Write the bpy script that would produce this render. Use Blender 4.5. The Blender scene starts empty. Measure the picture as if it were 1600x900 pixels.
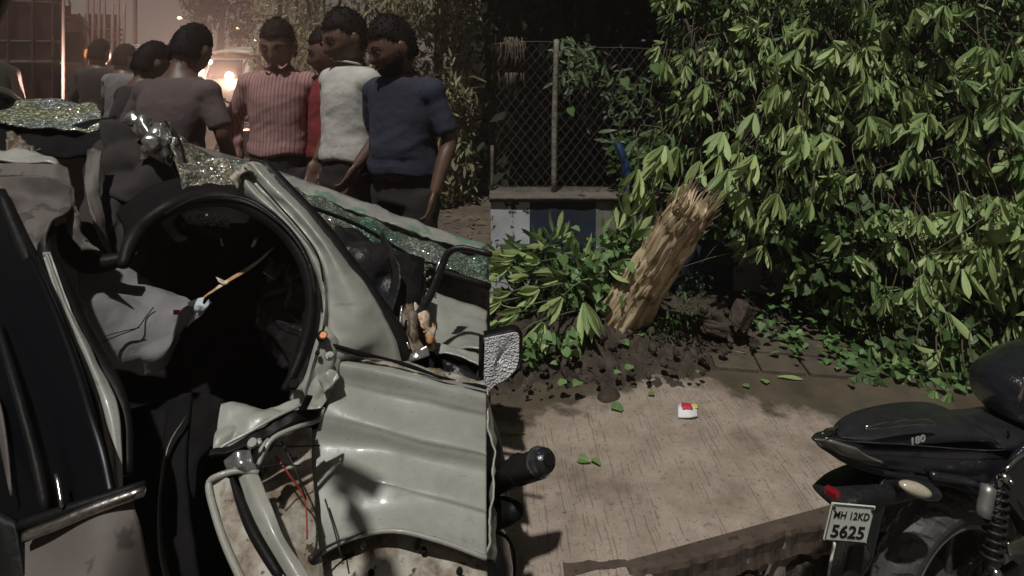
import bpy, bmesh, math, random
import numpy as np
from mathutils import Vector, Matrix, noise
R = math.radians
rnd = random.Random(7)
sc = bpy.context.scene
col = sc.collection

# ------------------------------------------------------------------ camera, world, sun, exposure
F, HY, EYE = 900.0, 90.0, 1.6            # focal length and horizon row in 1600 px units, eye height
cam_d = bpy.data.cameras.new('camera')
cam_d.sensor_width = 36; cam_d.lens = 36*F/1600; cam_d.shift_y = -(450-HY)/1600
cam_d.clip_start = 0.02; cam_d.clip_end = 2000
cam = bpy.data.objects.new('camera', cam_d); col.objects.link(cam)
cam.location = (0, 0, EYE); cam.rotation_euler = (R(90), 0, 0)
sc.camera = cam
sc.view_settings.view_transform = 'Standard'; sc.view_settings.look = 'None'
sc.view_settings.exposure = 0.0; sc.view_settings.gamma = 1.0
sc.view_settings.use_curve_mapping = False

SUN_FROM = Vector((-0.15, -0.40, 0.90)).normalized()
world = bpy.data.worlds.new('World'); sc.world = world; world.use_nodes = True
wt = world.node_tree; wn = wt.nodes; wn.clear()
wo = wn.new('ShaderNodeOutputWorld'); wb = wn.new('ShaderNodeBackground')
tc = wn.new('ShaderNodeTexCoord'); sp = wn.new('ShaderNodeSeparateXYZ'); cr = wn.new('ShaderNodeValToRGB')
wt.links.new(tc.outputs['Generated'], sp.inputs[0]); wt.links.new(sp.outputs['Z'], cr.inputs[0])
cr.color_ramp.elements[0].position = 0.0; cr.color_ramp.elements[0].color = (0.17, 0.135, 0.115, 1)
cr.color_ramp.elements[1].position = 0.55; cr.color_ramp.elements[1].color = (0.012, 0.012, 0.014, 1)
e = cr.color_ramp.elements.new(0.12); e.color = (0.15, 0.125, 0.108, 1)
e = cr.color_ramp.elements.new(0.25); e.color = (0.035, 0.032, 0.03, 1)
wt.links.new(cr.outputs[0], wb.inputs[0]); wb.inputs[1].default_value = 1.0
wt.links.new(wb.outputs[0], wo.inputs[0])
sun_d = bpy.data.lights.new('sun', 'SUN'); sun_d.energy = 2.9; sun_d.angle = R(1.2); sun_d.color = (1.0, 0.985, 0.93)
sun = bpy.data.objects.new('sun', sun_d); col.objects.link(sun)
sun.rotation_euler = (-SUN_FROM).to_track_quat('-Z', 'Y').to_euler()

# ------------------------------------------------------------------ helpers
def P(px, py, Y):
    return Vector(((px-800)*Y/F, Y, EYE-(py-HY)*Y/F))
def G(px, py, z=0.0):                      # point on the horizontal plane z
    Y = (EYE-z)*F/(py-HY)
    return Vector(((px-800)*Y/F, Y, z))

def tag(o, label=None, cat=None, group=None, kind=None):
    if label: o['label'] = label
    if cat: o['category'] = cat
    if group: o['group'] = group
    if kind: o['kind'] = kind
    return o
def thing(name, label, cat, loc, group=None):
    o = bpy.data.objects.new(name, None); col.objects.link(o); o.location = loc
    o.empty_display_size = 0.1
    return tag(o, label, cat, group)
def root_loc(p):
    v = Vector((0, 0, 0))
    while p is not None: v = v + Vector(p.location); p = p.parent
    return v
def link(name, me, mat, parent=None, at=None, smooth=True):
    """mesh given in world coordinates; its origin goes to the parent's base (or to `at`)"""
    off = root_loc(parent) if parent is not None else (Vector(at) if at is not None else Vector((0, 0, 0)))
    if off.length > 0: me.transform(Matrix.Translation(-off))
    if mat is not None:
        me.materials.clear(); me.materials.append(mat)
    if smooth: me.polygons.foreach_set('use_smooth', [True]*len(me.polygons))
    me.update()
    o = bpy.data.objects.new(name, me); col.objects.link(o)
    if parent is not None: o.parent = parent
    else: o.location = off
    return o
def mesh(verts, faces, name='m'):
    me = bpy.data.meshes.new(name); me.from_pydata([tuple(v) for v in verts], [], faces); me.update(); return me
def from_bm(bm, name='m'):
    bmesh.ops.recalc_face_normals(bm, faces=bm.faces)
    me = bpy.data.meshes.new(name); bm.to_mesh(me); bm.free(); return me

def cr_interp(pts, n):
    """Catmull-Rom resampling of a (k,3) array to n points"""
    p = np.asarray(pts, float); k = len(p)
    if k == 1: return np.repeat(p, n, 0)
    if k == 2:
        t = np.linspace(0, 1, n)[:, None]; return p[0]*(1-t)+p[1]*t
    e = np.vstack([2*p[0]-p[1], p, 2*p[-1]-p[-2]])
    out = []
    for u in np.linspace(0, k-1, n):
        i = min(int(u), k-2); t = u-i
        a, b, c, d = e[i], e[i+1], e[i+2], e[i+3]
        out.append(0.5*((2*b)+(-a+c)*t+(2*a-5*b+4*c-d)*t*t+(-a+3*b-3*c+d)*t**3))
    return np.array(out)

def loft_me(rows, nu=24, nv=16, thick=0.004, amp=0.0, scale=8.0, world=False, edge=0.0, seed=0.0):
    """a sheet through rows of (px, py, distance) points (or world points), with real thickness"""
    rr = []
    for r in rows:
        q = [tuple(p) if world else tuple(P(*p)) for p in r]
        rr.append(cr_interp(q, nu))
    rr = np.array(rr)
    g = np.stack([cr_interp(rr[:, j, :], nv) for j in range(nu)], axis=1)   # nv x nu x 3
    du = np.gradient(g, axis=1); dv = np.gradient(g, axis=0)
    n = np.cross(du, dv); ln = np.linalg.norm(n, axis=2, keepdims=True); n = n/np.maximum(ln, 1e-9)
    if amp:
        for i in range(nv):
            for j in range(nu):
                v = Vector(g[i, j])*scale+Vector((seed, seed*2, 0))
                d = noise.noise(v)+0.5*noise.noise(v*2.3) if amp < 0.009 else 0.9-2.4*abs(noise.noise(v*0.8))+0.35*noise.noise(v*2.6)
                g[i, j] += n[i, j]*amp*d
    if edge:
        for i in range(nv):
            for j in (0, nu-1):
                g[i, j] += (np.array(g[i, 1 if j == 0 else nu-2])-g[i, j])*edge*noise.noise(Vector((i*0.9, j, seed)))
        for j in range(nu):
            for i in (0, nv-1):
                g[i, j] += (np.array(g[1 if i == 0 else nv-2, j])-g[i, j])*edge*noise.noise(Vector((j*0.9, i, seed+5)))
    top = g.reshape(-1, 3)
    # thickness goes away from the camera
    cdir = np.array([0, 0, EYE])-top
    nn = n.reshape(-1, 3); sgn = np.sign((nn*cdir).sum(1)).mean(); sgn = 1.0 if sgn >= 0 else -1.0
    bot = top-nn*sgn*thick
    N = nu*nv; faces = []
    for i in range(nv-1):
        for j in range(nu-1):
            a = i*nu+j; b = a+1; c = a+nu+1; d = a+nu
            faces.append((a, b, c, d) if sgn > 0 else (d, c, b, a))
            faces.append((N+d, N+c, N+b, N+a) if sgn > 0 else (N+a, N+b, N+c, N+d))
    ring = [j for j in range(nu)]+[i*nu+nu-1 for i in range(1, nv)]+[(nv-1)*nu+j for j in range(nu-2, -1, -1)]+[i*nu for i in range(nv-2, 0, -1)]
    for k in range(len(ring)):
        a, b = ring[k], ring[(k+1) % len(ring)]
        faces.append((b, a, N+a, N+b) if sgn > 0 else (a, b, N+b, N+a))
    return mesh(np.vstack([top, bot]).tolist(), faces)
def loft(name, rows, mat, parent, **k):
    return link(name, loft_me(rows, **k), mat, parent)

def add_tube(bm, pts, radii, n=8, seg=None, cap=True, flat=1.0):
    """a swept tube through world points, its ends rounded"""
    p = [Vector(q) for q in pts]
    if not hasattr(radii, '__len__'): radii = [radii]*len(p)
    if seg is None: seg = (len(p)-1)*4+1
    arr = cr_interp([tuple(q)+(r,) for q, r in zip(p, radii)] if False else [list(q)+[r] for q, r in zip(p, radii)], seg)
    path = [Vector(a[:3]) for a in arr]; rad = [max(a[3], 1e-4) for a in arr]
    prev = None; rings = []
    for i, q in enumerate(path):
        t = (path[min(i+1, seg-1)]-path[max(i-1, 0)])
        if t.length < 1e-9: t = Vector((0, 0, 1))
        t.normalize()
        if prev is None:
            x = t.orthogonal().normalized()
        else:
            x = (prev-t*prev.dot(t))
            x = x.normalized() if x.length > 1e-6 else t.orthogonal().normalized()
        prev = x; y = t.cross(x)
        rings.append([bm.verts.new(q+(x*math.cos(2*math.pi*k/n)+y*flat*math.sin(2*math.pi*k/n))*rad[i]) for k in range(n)])
    for a, b in zip(rings, rings[1:]):
        for k in range(n):
            bm.faces.new((a[k], a[(k+1) % n], b[(k+1) % n], b[k]))
    if cap:
        for r, q, s in ((rings[0], path[0], path[0]-path[1]), (rings[-1], path[-1], path[-1]-path[-2])):
            s = s.normalized() if s.length > 1e-9 else Vector((0, 0, 1))
            rr = rad[0] if r is rings[0] else rad[-1]
            c = bm.verts.new(q+s*rr*0.35)
            for k in range(n): bm.faces.new((r[k], c, r[(k+1) % n]))
def tube(name, pts, radii, mat, parent=None, px=False, n=8, seg=None, flat=1.0, at=None):
    bm = bmesh.new()
    add_tube(bm, [P(*p) for p in pts] if px else pts, radii, n, seg, True, flat)
    return link(name, from_bm(bm), mat, parent, at)
def add_box(bm, c, s, rot=None, bev=0.0):
    m = Matrix.Translation(c) @ (rot.to_4x4() if rot is not None else Matrix.Identity(4)) @ Matrix.Diagonal((s[0], s[1], s[2], 1))
    g = bmesh.ops.create_cube(bm, size=1.0, matrix=m)
    if bev:
        es = list({e for v in g['verts'] for e in v.link_edges})
        bmesh.ops.bevel(bm, geom=es, offset=bev, segments=2, affect='EDGES', profile=0.5)
def box(name, c, s, mat, parent=None, rot=None, bev=0.0, at=None):
    bm = bmesh.new(); add_box(bm, Vector(c), s, rot, bev)
    return link(name, from_bm(bm), mat, parent, at, smooth=False)
def add_ball(bm, c, r, u=16, v=10, rot=None):
    if not hasattr(r, '__len__'): r = (r, r, r)
    m = Matrix.Translation(c) @ (rot.to_4x4() if rot is not None else Matrix.Identity(4)) @ Matrix.Diagonal((r[0], r[1], r[2], 1))
    return bmesh.ops.create_uvsphere(bm, u_segments=u, v_segments=v, radius=1.0, matrix=m)['verts']
def add_ring(bm, c, axis, R0, r, n=40, m=10, flat=1.0):
    """torus about an axis"""
    axis = Vector(axis).normalized(); x = axis.orthogonal().normalized(); y = axis.cross(x)
    rings = []
    for i in range(n):
        a = 2*math.pi*i/n; d = x*math.cos(a)+y*math.sin(a)
        rings.append([bm.verts.new(Vector(c)+d*(R0+r*math.cos(2*math.pi*k/m))+axis*r*flat*math.sin(2*math.pi*k/m)) for k in range(m)])
    for i in range(n):
        a, b = rings[i], rings[(i+1) % n]
        for k in range(m): bm.faces.new((a[k], a[(k+1) % m], b[(k+1) % m], b[k]))

# ------------------------------------------------------------------ materials
def new_mat(name):
    m = bpy.data.materials.new(name); m.use_nodes = True
    nt = m.node_tree; b = nt.nodes['Principled BSDF']
    return m, nt, b
def mat(name, c1, c2=None, scale=8.0, rough=0.6, metal=0.0, bump=0.0, bscale=40.0, coat=0.0, spot=None, spot_scale=60.0,
        spot_at=0.62, contrast=(0.35, 0.65), rough2=None, emit=None, emit_s=0.0, spec=0.5, bdist=0.01):
    m, nt, b = new_mat(name); N = nt.nodes; L = nt.links
    tc = N.new('ShaderNodeTexCoord')
    b.inputs['Roughness'].default_value = rough; b.inputs['Metallic'].default_value = metal
    b.inputs['Coat Weight'].default_value = coat; b.inputs['Coat Roughness'].default_value = 0.12
    b.inputs['Specular IOR Level'].default_value = spec
    if c2 is None: b.inputs['Base Color'].default_value = (*c1, 1)
    out = None
    if c2 is not None:
        nz = N.new('ShaderNodeTexNoise'); nz.inputs['Scale'].default_value = scale; nz.inputs['Detail'].default_value = 7
        nz.inputs['Roughness'].default_value = 0.62
        L.new(tc.outputs['Object'], nz.inputs['Vector'])
        r = N.new('ShaderNodeValToRGB'); r.color_ramp.elements[0].position = contrast[0]; r.color_ramp.elements[1].position = contrast[1]
        r.color_ramp.elements[0].color = (*c1, 1); r.color_ramp.elements[1].color = (*c2, 1)
        L.new(nz.outputs['Fac'], r.inputs[0]); out = r.outputs[0]
        if rough2 is not None:
            mr = N.new('ShaderNodeMapRange'); mr.inputs['To Min'].default_value = rough; mr.inputs['To Max'].default_value = rough2
            mr.inputs['From Min'].default_value = 0.35; mr.inputs['From Max'].default_value = 0.65
            L.new(nz.outputs['Fac'], mr.inputs['Value']); L.new(mr.outputs[0], b.inputs['Roughness'])
    if spot is not None:
        n2 = N.new('ShaderNodeTexNoise'); n2.inputs['Scale'].default_value = spot_scale; n2.inputs['Detail'].default_value = 3
        L.new(tc.outputs['Object'], n2.inputs['Vector'])
        r2 = N.new('ShaderNodeValToRGB'); r2.color_ramp.elements[0].position = spot_at; r2.color_ramp.elements[1].position = spot_at+0.04
        L.new(n2.outputs['Fac'], r2.inputs[0])
        mx = N.new('ShaderNodeMix'); mx.data_type = 'RGBA'
        L.new(r2.outputs[0], mx.inputs[0])
        if out is not None: L.new(out, mx.inputs[6])
        else: mx.inputs[6].default_value = (*c1, 1)
        mx.inputs[7].default_value = (*spot, 1); out = mx.outputs[2]
    if out is not None: L.new(out, b.inputs['Base Color'])
    if bump:
        n3 = N.new('ShaderNodeTexNoise'); n3.inputs['Scale'].default_value = bscale; n3.inputs['Detail'].default_value = 5
        L.new(tc.outputs['Object'], n3.inputs['Vector'])
        bp = N.new('ShaderNodeBump'); bp.inputs['Strength'].default_value = bump; bp.inputs['Distance'].default_value = bdist
        L.new(n3.outputs['Fac'], bp.inputs['Height']); L.new(bp.outputs[0], b.inputs['Normal'])
    if emit is not None:
        b.inputs['Emission Color'].default_value = (*emit, 1); b.inputs['Emission Strength'].default_value = emit_s
    return m

def leaf_mat(name, c1, c2, rib, rough=0.42, transl=0.25, dark=None):
    """leaf blade: UV u across, v along; pale midrib; colour varies per leaf through UV map 'tone'"""
    m, nt, b = new_mat(name); N = nt.nodes; L = nt.links
    uv = N.new('ShaderNodeUVMap'); uv.uv_map = 'blade'
    s = N.new('ShaderNodeSeparateXYZ'); L.new(uv.outputs[0], s.inputs[0])
    tone = N.new('ShaderNodeUVMap'); tone.uv_map = 'tone'
    s2 = N.new('ShaderNodeSeparateXYZ'); L.new(tone.outputs[0], s2.inputs[0])
    oi = N.new('ShaderNodeObjectInfo')
    ad = N.new('ShaderNodeMath'); ad.operation = 'ADD'; L.new(s2.outputs['X'], ad.inputs[0])
    m2 = N.new('ShaderNodeMath'); m2.operation = 'MULTIPLY'; m2.inputs[1].default_value = 0.55; L.new(oi.outputs['Random'], m2.inputs[0])
    L.new(m2.outputs[0], ad.inputs[1])
    geo = N.new('ShaderNodeNewGeometry'); mb = N.new('ShaderNodeMath'); mb.operation = 'MULTIPLY_ADD'; mb.inputs[1].default_value = 0.5; L.new(geo.outputs['Backfacing'], mb.inputs[0])
    mt = N.new('ShaderNodeMath'); mt.operation = 'MULTIPLY'; mt.inputs[1].default_value = 0.72; L.new(ad.outputs[0], mt.inputs[0]); L.new(mt.outputs[0], mb.inputs[2]); mb.use_clamp = True
    mx = N.new('ShaderNodeMix'); mx.data_type = 'RGBA'; L.new(mb.outputs[0], mx.inputs[0])
    mx.inputs[6].default_value = (*c1, 1); mx.inputs[7].default_value = (*c2, 1)
    a = N.new('ShaderNodeMath'); a.operation = 'SUBTRACT'; a.inputs[1].default_value = 0.5; L.new(s.outputs['X'], a.inputs[0])
    ab = N.new('ShaderNodeMath'); ab.operation = 'ABSOLUTE'; L.new(a.outputs[0], ab.inputs[0])
    lt = N.new('ShaderNodeMath'); lt.operation = 'LESS_THAN'; lt.inputs[1].default_value = 0.045; L.new(ab.outputs[0], lt.inputs[0])
    ml = N.new('ShaderNodeMath'); ml.operation = 'MULTIPLY'; ml.inputs[1].default_value = 0.6; L.new(lt.outputs[0], ml.inputs[0])
    mx2 = N.new('ShaderNodeMix'); mx2.data_type = 'RGBA'; L.new(ml.outputs[0], mx2.inputs[0]); L.new(mx.outputs[2], mx2.inputs[6])
    mx2.inputs[7].default_value = (*rib, 1)
    # side veins as fine relief
    wv = N.new('ShaderNodeTexWave'); wv.inputs['Scale'].default_value = 9.0; wv.bands_direction = 'Y'
    cmb = N.new('ShaderNodeCombineXYZ'); vy = N.new('ShaderNodeMath'); vy.operation = 'SUBTRACT'
    L.new(s.outputs['Y'], vy.inputs[0]); L.new(ab.outputs[0], vy.inputs[1]); L.new(vy.outputs[0], cmb.inputs['Y']); L.new(cmb.outputs[0], wv.inputs['Vector'])
    bp = N.new('ShaderNodeBump'); bp.inputs['Strength'].default_value = 0.25; bp.inputs['Distance'].default_value = 0.002
    L.new(wv.outputs['Fac'], bp.inputs['Height']); L.new(bp.outputs[0], b.inputs['Normal'])
    L.new(mx2.outputs[2], b.inputs['Base Color']); b.inputs['Roughness'].default_value = rough
    b.inputs['Specular IOR Level'].default_value = 0.35
    if transl > 0:
        tr = N.new('ShaderNodeBsdfTranslucent'); ms = N.new('ShaderNodeMixShader'); ms.inputs[0].default_value = transl
        L.new(mx2.outputs[2], tr.inputs['Color'])
        o = N['Material Output']; L.new(b.outputs[0], ms.inputs[1]); L.new(tr.outputs[0], ms.inputs[2]); L.new(ms.outputs[0], o.inputs['Surface'])
    return m

def glass_mat(name, ca, cb, scale=120.0, rough=0.18, k=1.0):
    """laminated safety glass crazed into little cubes, wet"""
    m, nt, b = new_mat(name); N = nt.nodes; L = nt.links
    tc = N.new('ShaderNodeTexCoord')
    v = N.new('ShaderNodeTexVoronoi'); v.inputs['Scale'].default_value = scale; L.new(tc.outputs['Object'], v.inputs['Vector'])
    v2 = N.new('ShaderNodeTexVoronoi'); v2.feature = 'DISTANCE_TO_EDGE'; v2.inputs['Scale'].default_value = scale; L.new(tc.outputs['Object'], v2.inputs['Vector'])
    n = N.new('ShaderNodeTexNoise'); n.inputs['Scale'].default_value = 7; n.inputs['Detail'].default_value = 6; L.new(tc.outputs['Object'], n.inputs['Vector'])
    r = N.new('ShaderNodeValToRGB'); r.color_ramp.elements[0].position = 0.40; r.color_ramp.elements[1].position = 0.60
    r.color_ramp.elements[0].color = (*ca, 1); r.color_ramp.elements[1].color = (*cb, 1); L.new(n.outputs['Fac'], r.inputs[0])
    sv = N.new('ShaderNodeSeparateXYZ'); L.new(v.outputs['Color'], sv.inputs[0])
    pw = N.new('ShaderNodeMath'); pw.operation = 'POWER'; pw.inputs[1].default_value = 3.0; L.new(sv.outputs['X'], pw.inputs[0])
    mul = N.new('ShaderNodeMath'); mul.operation = 'MULTIPLY_ADD'; mul.inputs[1].default_value = 1.5*k; mul.inputs[2].default_value = 0.35
    L.new(pw.outputs[0], mul.inputs[0])
    sc_ = N.new('ShaderNodeVectorMath'); sc_.operation = 'SCALE'; L.new(r.outputs[0], sc_.inputs[0]); L.new(mul.outputs[0], sc_.inputs['Scale'])
    L.new(sc_.outputs[0], b.inputs['Base Color'])
    b.inputs['Roughness'].default_value = rough; b.inputs['Specular IOR Level'].default_value = 0.8
    ad = N.new('ShaderNodeMath'); ad.operation = 'ADD'; L.new(sv.outputs['Y'], ad.inputs[0]); L.new(v2.outputs['Distance'], ad.inputs[1])
    bp = N.new('ShaderNodeBump'); bp.inputs['Strength'].default_value = 0.9; bp.inputs['Distance'].default_value = 0.006
    L.new(ad.outputs[0], bp.inputs['Height']); L.new(bp.outputs[0], b.inputs['Normal'])
    return m

M = {}
M['paint'] = mat('car_paint', (0.37, 0.37, 0.335), (0.28, 0.275, 0.24), 4, 0.34, bump=0.10, bscale=9, coat=0.4, spot=(0.16, 0.12, 0.085), spot_scale=150, spot_at=0.69)
M['paint_dirty'] = mat('dirty_car_paint', (0.40, 0.375, 0.32), (0.17, 0.12, 0.08), 16, 0.6, bump=0.35, bscale=60, spot=(0.07, 0.05, 0.035), spot_scale=40, spot_at=0.62, contrast=(0.42, 0.6))
M['paint_shaded'] = mat('shaded_car_paint', (0.135, 0.115, 0.105), (0.09, 0.075, 0.07), 6, 0.6, bump=0.2, bscale=16, spec=0.25, spot=(0.06, 0.05, 0.045), spot_scale=16, spot_at=0.60)  # off-white car paint again, with the left side's shade in its colour
def wear(m):
    '''scratches and grey road film over paint'''
    nt = m.node_tree; N = nt.nodes; L = nt.links; b = N['Principled BSDF']; src = b.inputs['Base Color'].links[0].from_socket
    tc = N.new('ShaderNodeTexCoord'); mp = N.new('ShaderNodeMapping'); mp.inputs['Scale'].default_value = (7, 30, 60); mp.inputs['Rotation'].default_value = (0.4, 0.3, 0.5)
    L.new(tc.outputs['Object'], mp.inputs[0]); n = N.new('ShaderNodeTexNoise'); n.inputs['Scale'].default_value = 1.0; n.inputs['Detail'].default_value = 9; n.inputs['Roughness'].default_value = 0.75; L.new(mp.outputs[0], n.inputs['Vector'])
    r = N.new('ShaderNodeValToRGB'); r.color_ramp.elements[0].position = 0.58; r.color_ramp.elements[1].position = 0.74; r.color_ramp.elements[1].color = (0.75, 0.75, 0.75, 1); L.new(n.outputs['Fac'], r.inputs[0])
    x = N.new('ShaderNodeMix'); x.data_type = 'RGBA'; L.new(r.outputs[0], x.inputs[0]); L.new(src, x.inputs[6]); x.inputs[7].default_value = (0.13, 0.115, 0.09, 1)
    n2 = N.new('ShaderNodeTexNoise'); n2.inputs['Scale'].default_value = 22; n2.inputs['Detail'].default_value = 8; n2.inputs['Roughness'].default_value = 0.8; L.new(tc.outputs['Object'], n2.inputs['Vector'])
    r2 = N.new('ShaderNodeValToRGB'); r2.color_ramp.elements[0].position = 0.45; r2.color_ramp.elements[1].position = 0.75; r2.color_ramp.elements[1].color = (0.5, 0.5, 0.5, 1); L.new(n2.outputs['Fac'], r2.inputs[0])
    y = N.new('ShaderNodeMix'); y.data_type = 'RGBA'; L.new(r2.outputs[0], y.inputs[0]); L.new(x.outputs[2], y.inputs[6]); y.inputs[7].default_value = (0.20, 0.185, 0.15, 1)
    L.new(y.outputs[2], b.inputs['Base Color'])
    mr = N.new('ShaderNodeMapRange'); mr.inputs['To Min'].default_value = 0.26; mr.inputs['To Max'].default_value = 0.6; mr.inputs['From Min'].default_value = 0.35; mr.inputs['From Max'].default_value = 0.65
    L.new(n2.outputs['Fac'], mr.inputs['Value']); L.new(mr.outputs[0], b.inputs['Roughness']); b.inputs['Coat Weight'].default_value = 0.15
wear(M['paint'])
M['silver'] = mat('bare_metal', (0.62, 0.63, 0.64), (0.42, 0.38, 0.35), 14, 0.25, metal=0.85, bump=0.6, bscale=22)
M['rubber'] = mat('black_rubber', (0.006, 0.006, 0.0065), (0.012, 0.011, 0.011), 10, 0.5, bump=0.15, bscale=60, spec=0.14)
M['black'] = mat('black_plastic', (0.012, 0.012, 0.014), (0.022, 0.021, 0.021), 12, 0.35, bump=0.4, bscale=60, spec=0.3, spot=(0.12, 0.12, 0.12), spot_scale=190, spot_at=0.72)  # pale specks painted in for wet highlights
M['inner'] = mat('dark_trim_shade', (0.006, 0.006, 0.007), (0.012, 0.011, 0.011), 9, 0.8, bump=0.2, bscale=20, spec=0.08)  # dark trim; near black so the cabin's shade lies in its colour
M['lining'] = mat('roof_lining', (0.028, 0.022, 0.020), (0.017, 0.013, 0.012), 6, 0.9, bump=0.4, bscale=18)
M['airbag'] = mat('airbag_cloth', (0.21, 0.20, 0.205), (0.16, 0.152, 0.155), 7, 0.85, bump=0.5, bscale=26)
M['airbag_tip'] = mat('torn_airbag_cloth', (0.62, 0.66, 0.70), (0.5, 0.54, 0.6), 12, 0.7, bump=0.4, bscale=40)
M['tape'] = mat('brown_strip', (0.42, 0.22, 0.09), (0.62, 0.56, 0.46), 22, 0.6, bump=0.3, bscale=60, contrast=(0.45, 0.55))
M['chrome'] = mat('chrome', (0.62, 0.60, 0.56), (0.30, 0.27, 0.23), 20, 0.22, metal=1.0, bump=0.1, bscale=60)
M['wire'] = mat('cable', (0.015, 0.013, 0.013)); M['wire_red'] = mat('red_cable', (0.25, 0.02, 0.015))
M['orange'] = mat('orange_plug', (0.75, 0.22, 0.04), rough=0.4)
M['red_ink'] = mat('red_print', (0.35, 0.04, 0.05), rough=0.7)
M['rust'] = mat('rusty_bracket', (0.085, 0.055, 0.038), (0.20, 0.155, 0.115), 30, 0.55, bump=0.5, bscale=60)
M['glass_green'] = glass_mat('crazed_green_glass', (0.10, 0.19, 0.13), (0.24, 0.27, 0.225), 130, k=0.7)
M['glass_grey'] = glass_mat('crazed_grey_glass', (0.20, 0.19, 0.15), (0.33, 0.31, 0.24), 110)
M['glass_roof'] = glass_mat('crazed_rear_glass', (0.30, 0.31, 0.19), (0.27, 0.30, 0.29), 130, k=1.1)
M['glass_pale'] = mat('fogged_glass', (0.34, 0.33, 0.30), (0.20, 0.20, 0.18), 8, 0.3, bump=0.2, bscale=40, spot=(0.14, 0.22, 0.16), spot_scale=14, spot_at=0.60)
M['tint'] = mat('dark_window_glass', (0.004, 0.0045, 0.006), rough=0.3, spec=0.12)
M['gloss'] = mat('black_gloss_paint', (0.010, 0.011, 0.016), (0.018, 0.018, 0.023), 10, 0.2, coat=0.6, bump=0.5, bscale=160, spot=(0.10, 0.10, 0.11), spot_scale=190, spot_at=0.68, bdist=0.004)  # grey specks stand for wet glints, put into the colour
M['seat'] = mat('seat_leatherette', (0.014, 0.014, 0.017), (0.024, 0.024, 0.028), 30, 0.38, bump=0.5, bscale=220, coat=0.2, bdist=0.002)
M['tyre'] = mat('tyre_rubber', (0.05, 0.049, 0.05), (0.09, 0.085, 0.08), 14, 0.55, bump=0.2, bscale=80)
M['alloy'] = mat('grey_alloy', (0.30, 0.29, 0.28), (0.18, 0.16, 0.14), 14, 0.42, metal=0.6, bump=0.2, bscale=50)
M['alloy_dark'] = mat('dark_alloy', (0.07, 0.068, 0.066), (0.12, 0.11, 0.10), 18, 0.4, metal=0.6, bump=0.2, bscale=50)
M['lens_red'] = mat('red_lens', (0.22, 0.008, 0.015), rough=0.2, coat=0.5)
M['lens_amber'] = mat('indicator_lens', (0.36, 0.30, 0.20), (0.48, 0.43, 0.34), 30, 0.2, coat=0.6)
M['plate'] = mat('plate_white', (0.72, 0.73, 0.68), (0.62, 0.63, 0.57), 30, 0.35)
M['ink'] = mat('black_letters', (0.008, 0.008, 0.008), rough=0.5)
M['decal'] = mat('silver_decal', (0.55, 0.57, 0.60), rough=0.3, metal=0.3)
M['skin'] = mat('skin', (0.115, 0.062, 0.043), (0.085, 0.046, 0.032), 12, 0.5, bump=0.1, bscale=80)
M['skin2'] = mat('skin_tan', (0.16, 0.092, 0.066), (0.12, 0.068, 0.048), 12, 0.5, bump=0.1, bscale=80)
M['hair'] = mat('black_hair', (0.005, 0.004, 0.0035), (0.010, 0.008, 0.007), 60, 0.7, bump=0.25, bscale=60, spec=0.12)
M['eye'] = mat('eye_white', (0.20, 0.18, 0.17), rough=0.5, spec=0.2); M['iris'] = mat('dark_iris', (0.01, 0.006, 0.004), rough=0.5, spec=0.2)
M['lip'] = mat('lips', (0.13, 0.05, 0.042), rough=0.45)

# ------------------------------------------------------------------ ground
def kerbY(x): return 1.672+0.296*x
M['asphalt'] = mat('wet_asphalt', (0.045, 0.042, 0.038), (0.075, 0.065, 0.055), 3, 0.75, bump=0.5, bscale=60, rough2=0.45)
M['soil'] = mat('brown_soil', (0.13, 0.098, 0.07), (0.075, 0.058, 0.043), 2.2, 0.85, bump=0.9, bscale=14, spot=(0.05, 0.04, 0.03), spot_scale=9, spot_at=0.6)
M['mud'] = mat('dark_wet_mud', (0.036, 0.028, 0.022), (0.072, 0.056, 0.043), 9, 0.85, bump=0.8, bscale=50, rough2=0.6, bdist=0.01, spec=0.2)

def ground_mesh():
    pts = [(-300, -60), (-0.10, -60), (-0.10, kerbY(-0.10)+0.06)]
    pts += [(4, kerbY(4)+0.06), (60, kerbY(60)+0.06), (300, 60), (300, 400), (-300, 400)]
    n = len(pts); v = [(x, y, -0.012) for x, y in pts]+[(x, y, -0.5) for x, y in pts]
    f = [tuple(range(n))]+[(i, i+n, (i+1) % n+n, (i+1) % n) for i in range(n)]
    return mesh(v, f)
tag(link('ground', ground_mesh(), M['soil'], smooth=False), kind='structure')
tag(link('road', mesh([(-1, -60, -0.42), (300, -60, -0.42), (300, 88, -0.42), (-1, 3, -0.42)], [(0, 1, 2, 3)]), M['asphalt'], smooth=False), kind='structure')

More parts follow.
